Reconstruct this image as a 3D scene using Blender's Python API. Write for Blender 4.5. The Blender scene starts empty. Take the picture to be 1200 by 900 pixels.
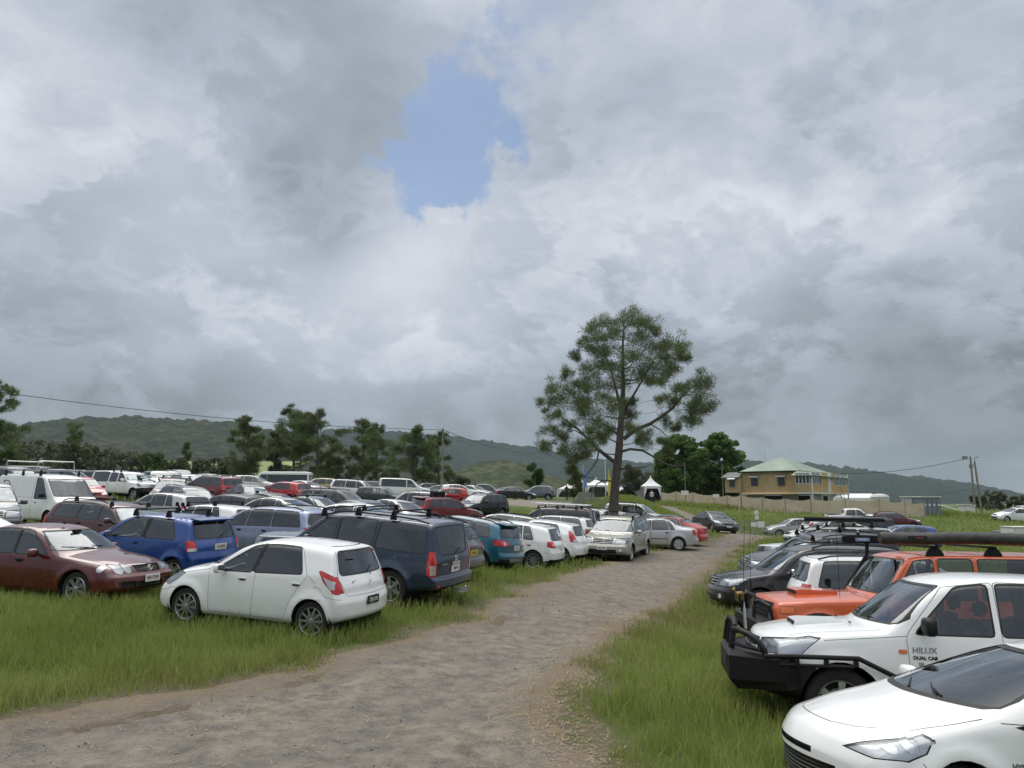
DEBUG = 0
import bpy, bmesh, math, random
import numpy as np
from mathutils import Vector, Matrix
R = math.radians
random.seed(7)
rng = np.random.default_rng(11)
scene = bpy.context.scene
COL = scene.collection
# ------------------------------------------------------------------ camera
CAM_H = 2.2; PITCH = math.atan(138/900)
cam_d = bpy.data.cameras.new('camera'); cam = bpy.data.objects.new('camera', cam_d); COL.objects.link(cam)
cam.location = (0, 0, CAM_H); cam.rotation_euler = (R(90)+PITCH, 0, 0)
cam_d.sensor_width = 36; cam_d.lens = 27; cam_d.clip_start = 0.05; cam_d.clip_end = 30000
scene.camera = cam
# ------------------------------------------------------------------ light
SUN_EL, SUN_AZ = R(58), R(-25)          # azimuth from +Y (ahead), negative = to the left
sun_d = bpy.data.lights.new('sun', 'SUN'); sun_d.energy = 1.5; sun_d.angle = R(50); sun_d.color = (1.0, .955, .89)
sun = bpy.data.objects.new('sun', sun_d); COL.objects.link(sun)
sd = Vector((math.sin(SUN_AZ)*math.cos(SUN_EL), math.cos(SUN_AZ)*math.cos(SUN_EL), math.sin(SUN_EL)))
sun.rotation_euler = sd.to_track_quat('Z', 'Y').to_euler()
scene.view_settings.view_transform = 'Standard'; scene.view_settings.look = 'None'
scene.view_settings.gamma = 1; scene.view_settings.exposure = 0.12
try: scene.view_settings.use_curve_mapping = False
except Exception: pass
HAZE = 0.00008
scene.cycles.max_bounces = 8; scene.cycles.transparent_max_bounces = 16
scene.cycles.diffuse_bounces = 3; scene.cycles.glossy_bounces = 3; scene.cycles.volume_bounces = 1

class NT:
    """small helper for node trees"""
    def __init__(s, nt): s.nt = nt; s.n = nt.nodes; s.l = nt.links
    def add(s, typ, **kw):
        nd = s.n.new(typ)
        ins = kw.pop('ins', {})
        for k, v in kw.items(): setattr(nd, k, v)
        for k, v in ins.items():
            sock = nd.inputs[k]
            if hasattr(v, 'is_output') or isinstance(v, bpy.types.NodeSocket): s.l.new(v, sock)
            else: sock.default_value = v
        return nd
    def math(s, op, a, b=0.0, c=None, clamp=False):
        nd = s.n.new('ShaderNodeMath'); nd.operation = op; nd.use_clamp = clamp
        for i, v in enumerate((a, b, c)):
            if v is None: continue
            if isinstance(v, bpy.types.NodeSocket): s.l.new(v, nd.inputs[i])
            else: nd.inputs[i].default_value = v
        return nd.outputs[0]
    def noise(s, vec, scale, detail=4, rough=.55, dist=0, lac=2.0):
        nd = s.add('ShaderNodeTexNoise', ins={'Scale': scale, 'Detail': detail, 'Roughness': rough, 'Distortion': dist, 'Lacunarity': lac})
        if vec is not None: s.l.new(vec, nd.inputs['Vector'])
        return nd.outputs['Fac']
    def ramp(s, fac, stops, interp='LINEAR'):
        nd = s.n.new('ShaderNodeValToRGB'); s.l.new(fac, nd.inputs[0]); cr = nd.color_ramp; cr.interpolation = interp
        while len(cr.elements) > 1: cr.elements.remove(cr.elements[-1])
        for i, (p, c) in enumerate(stops):
            e = cr.elements[0] if i == 0 else cr.elements.new(p)
            e.position = p
            if not isinstance(c, (tuple, list)): c = (c, c, c)
            e.color = (c[0], c[1], c[2], 1)
        return nd.outputs[0]
    def mix(s, fac, a, b, blend='MIX'):
        nd = s.n.new('ShaderNodeMix'); nd.data_type = 'RGBA'; nd.blend_type = blend
        for i, v in ((0, fac), (6, a), (7, b)):
            if isinstance(v, bpy.types.NodeSocket): s.l.new(v, nd.inputs[i])
            elif i == 0: nd.inputs[0].default_value = v
            else:
                if not isinstance(v, (tuple, list)): v = (v, v, v)
                nd.inputs[i].default_value = (v[0], v[1], v[2], 1)
        return nd.outputs[2]
    def vmath(s, op, a, b=None, scale=None):
        nd = s.n.new('ShaderNodeVectorMath'); nd.operation = op
        for i, v in enumerate((a, b)):
            if v is None: continue
            if isinstance(v, bpy.types.NodeSocket): s.l.new(v, nd.inputs[i])
            else: nd.inputs[i].default_value = v
        if scale is not None:
            if isinstance(scale, bpy.types.NodeSocket): s.l.new(scale, nd.inputs['Scale'])
            else: nd.inputs['Scale'].default_value = scale
        return nd.outputs['Value'] if op in ('DOT_PRODUCT', 'LENGTH', 'DISTANCE') else nd.outputs[0]
    def sstep(s, x, a, b):
        nd = s.n.new('ShaderNodeMapRange'); nd.interpolation_type = 'SMOOTHSTEP'
        s.l.new(x, nd.inputs[0]); nd.inputs[1].default_value = a; nd.inputs[2].default_value = b
        return nd.outputs[0]

def px_dir(u, v):
    dx, dy = (u-600)/900, (450-v)/900
    c, s_ = math.cos(PITCH), math.sin(PITCH)
    return Vector((dx, c-dy*s_, s_+dy*c))
def P(u, v, Y):
    d = px_dir(u, v); t = Y/d.y
    return Vector((d.x*t, Y, CAM_H+d.z*t))

# ------------------------------------------------------------------ world: Nishita sky seen through broken cloud
w = bpy.data.worlds.new('World'); scene.world = w; w.use_nodes = True
N = NT(w.node_tree)
bg = N.n['Background']; bg.inputs[1].default_value = 0.1
sky = N.add('ShaderNodeTexSky', sky_type='NISHITA', sun_disc=False, sun_elevation=SUN_EL, sun_rotation=SUN_AZ, altitude=100)
tc = N.add('ShaderNodeTexCoord'); D = tc.outputs['Generated']
sep = N.add('ShaderNodeSeparateXYZ', ins={'Vector': D})
z = N.math('MAXIMUM', sep.outputs['Z'], 0.0)
el = z
# cloud-deck coordinates: straight up from the eye onto a curved deck
inv = N.math('DIVIDE', 1.0, N.math('ADD', z, 0.42))
deck = N.vmath('SCALE', D, scale=inv)
deck = N.vmath('MULTIPLY', deck, (1, 1, 0))
warp = N.add('ShaderNodeTexNoise', ins={'Scale': .9, 'Detail': 3.0, 'Vector': deck})
deckw = N.vmath('ADD', deck, N.vmath('SCALE', N.vmath('SUBTRACT', warp.outputs['Color'], (.5, .5, .5)), scale=.55))
big = N.noise(N.vmath('ADD', deckw, (3.7, 1.3, 0)), 1.1, 5, .5)
mid = N.noise(N.vmath('ADD', deckw, (9.1, 4.2, 0)), 3.0, 12, .56)
Dw = N.vmath('ADD', N.vmath('MULTIPLY', D, (1, 1, 1.7)), N.vmath('SCALE', N.vmath('SUBTRACT', N.add('ShaderNodeTexNoise', ins={'Scale': 4.0, 'Detail': 5.0, 'Vector': D}).outputs['Color'], (.5, .5, .5)), scale=.16))
fin = N.noise(Dw, 5.2, 14, .60)
puf = N.noise(N.vmath('ADD', Dw, (5.3, 2.2, .7)), 3.4, 14, .60)
puf2 = N.noise(N.vmath('ADD', Dw, (1.3, 7.2, 2.7)), 8.5, 12, .62)
edge1 = N.math('SUBTRACT', N.sstep(puf, .485, .555), .5)
edge2 = N.math('SUBTRACT', N.sstep(puf2, .47, .58), .5)
def blob(u, v, ang, power=1):
    d = px_dir(u, v).normalized()
    dt = N.vmath('DOT_PRODUCT', D, tuple(d))
    return N.sstep(dt, math.cos(R(ang)), 1.0)
# base brightness by height above the horizon, then soft light/dark bodies
base = N.ramp(el, [(0, .235), (.05, .25), (.12, .305), (.22, .40), (.33, .47), (.45, .49), (.57, .52), (.68, .95), (.8, 1.45), (1, 1.7)])  # overhead stops, out of view, brightened to light the ground
def rim(nz, th, wd, fall):
    # bright where a cloud head starts, fading into its shaded body
    up = N.sstep(nz, th, th+wd); dn = N.sstep(nz, th+wd, th+fall)
    return N.math('SUBTRACT', up, N.math('MULTIPLY', dn, 1.15))
cl = N.math('ADD', N.math('MULTIPLY', N.math('SUBTRACT', big, .5), .9), N.math('MULTIPLY', N.math('SUBTRACT', mid, .5), .5))
cl = N.math('ADD', cl, N.math('MULTIPLY', N.math('SUBTRACT', fin, .5), .55))
lowk = N.sstep(el, .52, .30)                      # heads show best in the lower, nearer-the-horizon deck
rm = N.math('ADD', N.math('MULTIPLY', rim(puf, .49, .055, .20), .25), N.math('MULTIPLY', rim(puf2, .49, .07, .18), .11))
cl = N.math('ADD', cl, N.math('MULTIPLY', rm, N.math('ADD', .40, N.math('MULTIPLY', lowk, .60))))
for (u, v, a, k) in [(90, 255, 13, .26), (330, 275, 16, .30), (560, 315, 11, .24), (820, 270, 9, .20), (1000, 60, 17, .22), (940, 320, 9, .14), (0, 60, 10, .22),
                     (230, 110, 17, -.34), (1100, 235, 20, -.30), (60, 420, 17, -.20), (640, 110, 12, -.02), (480, 400, 9, .10), (700, 430, 10, -.08), (1150, 290, 7, .16), (420, 200, 9, -.22), (1000, 450, 18, -.10), (180, 435, 4, .16)]:
    cl = N.math('ADD', cl, N.math('MULTIPLY', blob(u, v, a), k))
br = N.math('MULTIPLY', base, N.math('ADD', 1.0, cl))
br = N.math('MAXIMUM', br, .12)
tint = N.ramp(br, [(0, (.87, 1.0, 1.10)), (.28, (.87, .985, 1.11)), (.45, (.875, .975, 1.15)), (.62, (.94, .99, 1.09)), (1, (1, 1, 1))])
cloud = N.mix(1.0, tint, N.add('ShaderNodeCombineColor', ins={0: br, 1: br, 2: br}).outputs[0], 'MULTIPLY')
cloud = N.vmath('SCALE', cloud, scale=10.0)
# holes of blue
nz1 = N.add('ShaderNodeTexNoise', ins={'Scale': 11.0, 'Detail': 9.0, 'Roughness': .66, 'Vector': D}).outputs['Color']
Dh = N.vmath('NORMALIZE', N.vmath('ADD', D, N.vmath('SCALE', N.vmath('SUBTRACT', nz1, (.5, .5, .5)), scale=.27)))
def hblob(u, v, ang):
    return N.sstep(N.vmath('DOT_PRODUCT', Dh, tuple(px_dir(u, v).normalized())), math.cos(R(ang)), 1.0)
hole = N.math('MULTIPLY', hblob(520, 172, 6.0), .62)
for (u, v, a, k) in [(538, 130, 4.6, .50), (500, 205, 4.6, .46), (540, 222, 4.0, .34), (600, 95, 4.0, .30), (632, 2, 5.0, .60), (965, -10, 5.0, .55), (300, 203, 4.5, .26), (70, 222, 3.2, .24), (780, -70, 6, .4)]:
    hole = N.math('ADD', hole, N.math('MULTIPLY', hblob(u, v, a), k))
hn = N.math('ADD', hole, N.math('MULTIPLY', N.math('SUBTRACT', fin, .5), 1.2))
hm = N.math('MULTIPLY', N.math('MULTIPLY', N.sstep(hn, .20, 1.05), N.sstep(hole, .03, .35)), .86)
blue = N.vmath('SCALE', sky.outputs[0], scale=1.0)
blue = N.mix(.35, blue, (1.5, 2.7, 5.0))
out = N.mix(hm, cloud, blue)
# below the horizon: dull ground light
gl = N.sstep(sep.outputs['Z'], -.02, .0)
out = N.mix(gl, (1.0, 1.1, .9), out)
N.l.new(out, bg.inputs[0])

# ------------------------------------------------------------------ naming helpers
def tag(o, label=None, cat=None, group=None, kind=None):
    if label: o['label'] = label
    if cat: o['category'] = cat
    if group: o['group'] = group
    if kind: o['kind'] = kind
    return o
def empty(name, loc=(0, 0, 0), rz=0, parent=None):
    o = bpy.data.objects.new(name, None); COL.objects.link(o); o.location = loc; o.rotation_euler = (0, 0, rz)
    o.empty_display_size = .1
    if parent: o.parent = parent
    return o
def link_mesh(name, me, parent=None, loc=None):
    o = bpy.data.objects.new(name, me); COL.objects.link(o)
    if parent: o.parent = parent
    if loc is not None: o.location = loc
    return o

# ------------------------------------------------------------------ materials
MATS = {}
def mat(name, col, rough=.5, metal=0, coat=0, bump=0, bscale=30, var=0, vscale=4, spec=.5, coords='Object', trans=0):
    if name in MATS: return MATS[name]
    m = bpy.data.materials.new(name); m.use_nodes = True; n = NT(m.node_tree); b = n.n['Principled BSDF']
    b.inputs['Base Color'].default_value = (*col, 1); b.inputs['Roughness'].default_value = rough
    b.inputs['Metallic'].default_value = metal; b.inputs['Specular IOR Level'].default_value = spec
    if coat: b.inputs['Coat Weight'].default_value = coat; b.inputs['Coat Roughness'].default_value = .04
    if var or bump:
        t = n.add('ShaderNodeTexCoord').outputs[coords]
    if var:
        nz = n.noise(t, vscale, 6, .6)
        f = n.ramp(nz, [(.3, 1-var), (.7, 1+var)])
        n.l.new(n.mix(1.0, col, f, 'MULTIPLY'), b.inputs['Base Color'])
    if bump:
        nz = n.noise(t, bscale, 5, .6)
        bn = n.add('ShaderNodeBump', ins={'Strength': min(1, bump), 'Distance': .02, 'Height': nz}); n.l.new(bn.outputs[0], b.inputs['Normal'])
    if trans: b.inputs['Subsurface Weight'].default_value = 0
    MATS[name] = m; return m
def paint(name, col, metal=0.0, rough=.32):
    key = 'paint_'+name
    if key in MATS: return MATS[key]
    m = bpy.data.materials.new(key); m.use_nodes = True; n = NT(m.node_tree); b = n.n['Principled BSDF']
    t = n.add('ShaderNodeTexCoord').outputs['Object']
    sp = n.add('ShaderNodeSeparateXYZ', ins={'Vector': t})
    nz = n.noise(t, 2.5, 8, .65)
    low = n.sstep(sp.outputs['Z'], .75, .15)                       # road dust thrown on the sills
    d = n.math('MULTIPLY', low, n.sstep(nz, .35, .75))
    d = n.math('ADD', n.math('MULTIPLY', d, .15 if max(col) < .3 else .28), n.math('MULTIPLY', n.sstep(n.noise(t, 1.2, 9, .7), .5, .8), .03))
    n.l.new(n.mix(d, col, (.20, .17, .13)), b.inputs['Base Color'])
    rr = n.math('ADD', n.math('MULTIPLY', d, .5), rough); n.l.new(rr, b.inputs['Roughness'])
    b.inputs['Metallic'].default_value = metal
    cw = n.math('SUBTRACT', .55 if max(col) < .05 else .9, n.math('MULTIPLY', d, 1.2), clamp=True); n.l.new(cw, b.inputs['Coat Weight'])
    b.inputs['Coat Roughness'].default_value = .05
    MATS[key] = m; return m
def glass_mat(name, tint, gl=(.9, .95, 1), rough=.02, ior=1.5, boost=0.0):
    m = bpy.data.materials.new(name); m.use_nodes = True; n = NT(m.node_tree)
    n.n.remove(n.n['Principled BSDF']); o = n.n['Material Output']
    fr = n.add('ShaderNodeFresnel', ins={'IOR': ior}).outputs[0]
    fr = n.math('ADD', n.math('MULTIPLY', fr, 1.35), boost, clamp=True)
    tr = n.add('ShaderNodeBsdfTransparent', ins={'Color': (*tint, 1)}); g = n.add('ShaderNodeBsdfGlossy', ins={'Color': (*gl, 1), 'Roughness': rough})
    mx = n.add('ShaderNodeMixShader', ins={0: fr, 1: tr.outputs[0], 2: g.outputs[0]})
    n.l.new(mx.outputs[0], o.inputs[0]); MATS[name] = m; return m
GLASS = glass_mat('window_glass', (.50, .54, .53), boost=.05)
GLASS_DARK = glass_mat('tinted_glass', (.17, .19, .19), boost=.05)
LENS = glass_mat('lamp_lens', (.9, .92, .93), boost=.03)
BLACKP = mat('black_plastic', (.007, .007, .008), .5, spec=.28, bump=.05, bscale=200)
GAP = mat('panel_gap', (.006, .006, .006), .9)
SEAL = mat('rubber_seal', (.01, .01, .01), .6)
RUBBER = mat('tyre_rubber', (.022, .021, .020), .85, bump=.2, bscale=60, var=.3)
CHROME = mat('chrome', (.75, .75, .76), .12, 1)
ALLOY = mat('alloy_metal', (.50, .51, .53), .3, .85)
DARKIN = mat('dark_interior', (.03, .03, .032), .8)
SEATM = mat('seat_cloth', (.06, .06, .065), .9, var=.2)
REDL = mat('red_lens', (.52, .012, .012), .12, 0, coat=1)
REDD = mat('dark_red_lens', (.22, .008, .008), .12, 0, coat=1)
WHITEL = mat('clear_reflector', (.62, .62, .63), .18, .6, coat=1)
AMBER = mat('amber_lens', (.70, .16, .02), .2, coat=1)
LAMPSIL = mat('headlamp_silver', (.74, .75, .76), .2, .4, coat=1)
PLATEW = mat('plate_white', (.72, .72, .70), .45)
PLATEY = mat('plate_yellow', (.62, .50, .05), .45)
PLATEK = mat('plate_black', (.015, .015, .015), .45)
WOODP = mat('pole_timber', (.20, .19, .16), .9, bump=.4, bscale=8, var=.25)
GREYM = mat('grey_metal', (.30, .31, .32), .4, .7)
SHADE = mat('sunshade_foil', (.60, .70, .72), .22, .75, bump=.5, bscale=14)

# ------------------------------------------------------------------ mesh builder
class MB:
    def __init__(s): s.v = []; s.f = []; s.m = []
    def add(s, vs, fs, mi=0):
        o = len(s.v); s.v += [tuple(p) for p in vs]; s.f += [tuple(i+o for i in f) for f in fs]; s.m += [mi]*len(fs)
    def box(s, c, d, mi=0, rz=0, M=None, bev=0):
        x, y, z_ = (k/2 for k in d)
        if bev:
            b = min(bev, x*.9, y*.9, z_*.9); vs = []; 
            bmx = bmesh.new(); bmesh.ops.create_cube(bmx, size=1.0, matrix=Matrix.Diagonal((d[0], d[1], d[2], 1)))
            bmesh.ops.bevel(bmx, geom=bmx.edges[:], offset=b, segments=2, affect='EDGES')
            vs = [v.co.copy() for v in bmx.verts]; bmx.verts.index_update(); fs = [[v.index for v in f.verts] for f in bmx.faces]; bmx.free()
        else:
            vs = [Vector((a*x, b*y, c_*z_)) for a in (-1, 1) for b in (-1, 1) for c_ in (-1, 1)]
            fs = [(0, 1, 3, 2), (4, 6, 7, 5), (0, 4, 5, 1), (2, 3, 7, 6), (0, 2, 6, 4), (1, 5, 7, 3)]
        if rz: rm = Matrix.Rotation(rz, 3, 'Z'); vs = [rm @ p for p in vs]
        if M is not None: vs = [M @ p for p in vs]
        vs = [p+Vector(c) for p in vs]; s.add(vs, fs, mi)
    def tube(s, pts, r, n=8, mi=0, caps=True):
        pts = [Vector(p) for p in pts]; rs = r if isinstance(r, (list, tuple)) else [r]*len(pts)
        vs = []; fs = []; ref = None
        for i, p in enumerate(pts):
            t = (pts[min(i+1, len(pts)-1)]-pts[max(i-1, 0)])
            if t.length < 1e-9: t = Vector((0, 0, 1))
            t.normalize()
            if ref is None: ref = Vector((0, 0, 1)) if abs(t.z) < .9 else Vector((1, 0, 0))
            a = t.cross(ref); 
            if a.length < 1e-4: a = t.orthogonal()
            a.normalize(); b = t.cross(a); ref = -b if False else ref
            for k in range(n):
                an = 2*math.pi*k/n; vs.append(p+(a*math.cos(an)+b*math.sin(an))*rs[i])
        for i in range(len(pts)-1):
            for k in range(n):
                k2 = (k+1) % n; fs.append((i*n+k, i*n+k2, (i+1)*n+k2, (i+1)*n+k))
        if caps: fs.append(tuple(range(n))); fs.append(tuple((len(pts)-1)*n+k for k in reversed(range(n))))
        s.add(vs, fs, mi)
    def lathe(s, prof, n=32, mi=0, axis='Y', c=(0, 0, 0), closed=False):
        """prof: list of (radius, along)"""
        vs = []; fs = []
        for (r, a) in prof:
            for k in range(n):
                an = 2*math.pi*k/n; x, z_ = r*math.cos(an), r*math.sin(an)
                vs.append((x+c[0], a+c[1], z_+c[2]) if axis == 'Y' else (x+c[0], z_+c[1], a+c[2]))
        m = len(prof)
        for i in range(m if closed else m-1):
            j = (i+1) % m
            for k in range(n):
                k2 = (k+1) % n; fs.append((i*n+k, j*n+k, j*n+k2, i*n+k2))
        s.add(vs, fs, mi)
    def prism(s, poly, a0, a1, axis='Y', mi=0):
        """poly 2D extruded along axis; axis Y: poly=(x,z); X: (y,z); Z: (x,y)"""
        def q(p, a): return {'Y': (p[0], a, p[1]), 'X': (a, p[0], p[1]), 'Z': (p[0], p[1], a)}[axis]
        n = len(poly); vs = [q(p, a0) for p in poly]+[q(p, a1) for p in poly]
        fs = [tuple(range(n)), tuple(reversed(range(n, 2*n)))]+[(i, i+n, (i+1) % n+n, (i+1) % n) for i in range(n)]
        s.add(vs, fs, mi)
    def mesh(s, name, mats, smooth=True, angle=35):
        me = bpy.data.meshes.new(name); me.from_pydata(s.v, [], s.f)
        for m in (mats if isinstance(mats, (list, tuple)) else [mats]): me.materials.append(m)
        if any(s.m): me.polygons.foreach_set('material_index', s.m)
        bmx = bmesh.new(); bmx.from_mesh(me); bmesh.ops.recalc_face_normals(bmx, faces=bmx.faces[:]); bmx.to_mesh(me); bmx.free()
        if smooth:
            me.polygons.foreach_set('use_smooth', [True]*len(me.polygons))
            me.set_sharp_from_angle(angle=R(angle))
        me.update(); return me
    def build(s, name, mats, parent=None, loc=None, smooth=True, angle=35):
        return link_mesh(name, s.mesh(name, mats, smooth, angle), parent, loc)

_txt = {}
def text_mesh(txt, size, mt, ext=.002, bold=.0):
    key = (txt, size, mt.name)
    if key in _txt: return _txt[key]
    c = bpy.data.curves.new('t', 'FONT'); c.body = txt; c.size = size; c.align_x = 'CENTER'; c.align_y = 'CENTER'; c.extrude = ext; c.offset = bold; c.resolution_u = 3
    o = bpy.data.objects.new('t', c); COL.objects.link(o)
    dg = bpy.context.evaluated_depsgraph_get(); me = bpy.data.meshes.new_from_object(o.evaluated_get(dg))
    me.name = 'lettering'; me.materials.clear(); me.materials.append(mt)
    bpy.data.objects.remove(o); bpy.data.curves.remove(c); _txt[key] = me; return me

# value noise in numpy
def _h(ix, iy, seed):
    n = (ix*374761393+iy*668265263+seed*974634777) & 0xffffffff
    n = ((n ^ (n >> 13))*1274126177) & 0xffffffff
    return ((n ^ (n >> 16)) & 0xffff)/65535.0
def vnoise(x, y, seed=0):
    x = np.asarray(x, float); y = np.asarray(y, float)
    ix = np.floor(x).astype(np.int64); iy = np.floor(y).astype(np.int64); fx = x-ix; fy = y-iy
    fx = fx*fx*(3-2*fx); fy = fy*fy*(3-2*fy)
    a = _h(ix, iy, seed); b = _h(ix+1, iy, seed); c = _h(ix, iy+1, seed); d = _h(ix+1, iy+1, seed)
    return (a*(1-fx)+b*fx)*(1-fy)+(c*(1-fx)+d*fx)*fy
def fbm(x, y, oct=4, seed=0):
    s_ = 0; a = .5; t = 0
    for i in range(oct): s_ = s_+a*vnoise(x*2**i, y*2**i, seed+i*17); t += a; a *= .5
    return s_/t
def np_mesh(name, V, F, mats, smooth=True, attrs=None, midx=None):
    """V (n,3), F (m,k) all same k"""
    me = bpy.data.meshes.new(name); V = np.asarray(V, np.float32); F = np.asarray(F, np.int32)
    me.vertices.add(len(V)); me.vertices.foreach_set('co', V.ravel())
    k = F.shape[1]; me.loops.add(F.size); me.loops.foreach_set('vertex_index', F.ravel())
    me.polygons.add(len(F)); me.polygons.foreach_set('loop_start', np.arange(0, F.size, k, dtype=np.int32))
    try: me.polygons.foreach_set('loop_total', np.full(len(F), k, np.int32))
    except Exception: pass
    if midx is not None: me.polygons.foreach_set('material_index', np.asarray(midx, np.int32))
    for m in (mats if isinstance(mats, (list, tuple)) else [mats]): me.materials.append(m)
    me.update(calc_edges=True)
    if smooth: me.polygons.foreach_set('use_smooth', np.ones(len(F), bool))
    for an, arr in (attrs or {}).items():
        at = me.attributes.new(an, 'FLOAT', 'POINT'); at.data.foreach_set('value', np.asarray(arr, np.float32))
    me.update(); return me
# ================================================================== VEHICLES
def fillet_poly(pts, n=5):
    """pts [(x,y,r)] -> smooth polyline (quadratic fillets)"""
    out = [pts[0][:2]]
    for i in range(1, len(pts)-1):
        a, b, c = Vector(pts[i-1][:2]), Vector(pts[i][:2]), Vector(pts[i+1][:2]); r = pts[i][2] if len(pts[i]) > 2 else .05
        la, lc = (a-b).length, (c-b).length
        r1 = min(r, la*.49); r2 = min(r, lc*.49)
        if r1 < 1e-4 or r2 < 1e-4: out += [tuple(b)]*(n); continue
        p, q = b+(a-b)/la*r1, b+(c-b)/lc*r2
        for k in range(n):
            t = k/(n-1); out.append(tuple((1-t)**2*p+2*t*(1-t)*b+t*t*q))
    out.append(pts[-1][:2]); return out
def interp(pts, x):
    if x <= pts[0][0]: return pts[0][1]
    for a, b in zip(pts, pts[1:]):
        if x <= b[0]: return a[1]+(b[1]-a[1])*(x-a[0])/max(1e-9, b[0]-a[0])
    return pts[-1][1]
def expand(poly, d):
    """offset a convex polygon outward"""
    n = len(poly); ar = sum(poly[i][0]*poly[(i+1) % n][1]-poly[(i+1) % n][0]*poly[i][1] for i in range(n))
    if ar < 0: poly = poly[::-1]
    out = []
    for i in range(n):
        p0, p1, p2 = Vector(poly[i-1]), Vector(poly[i]), Vector(poly[(i+1) % n])
        e1, e2 = (p1-p0).normalized(), (p2-p1).normalized()
        n1, n2 = Vector((e1.y, -e1.x)), Vector((e2.y, -e2.x)); b = n1+n2
        if b.length < 1e-6: b = n1
        b.normalize(); k = d/max(.35, b.dot(n1)); out.append(tuple(p1+b*k))
    return out
def roundpoly(poly, r=.05, n=3):
    m = len(poly); out = []
    for i in range(m):
        a, b, c = Vector(poly[i-1][:2]), Vector(poly[i][:2]), Vector(poly[(i+1) % m][:2])
        rr = poly[i][2] if len(poly[i]) > 2 else r
        r1 = min(rr, (a-b).length*.45); r2 = min(rr, (c-b).length*.45)
        if r1 < .004 or r2 < .004: out.append(tuple(b)); continue
        p, q = b+(a-b).normalized()*r1, b+(c-b).normalized()*r2
        for k in range(n):
            t = k/(n-1); out.append(tuple((1-t)**2*p+2*t*(1-t)*b+t*t*q))
    return out

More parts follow.
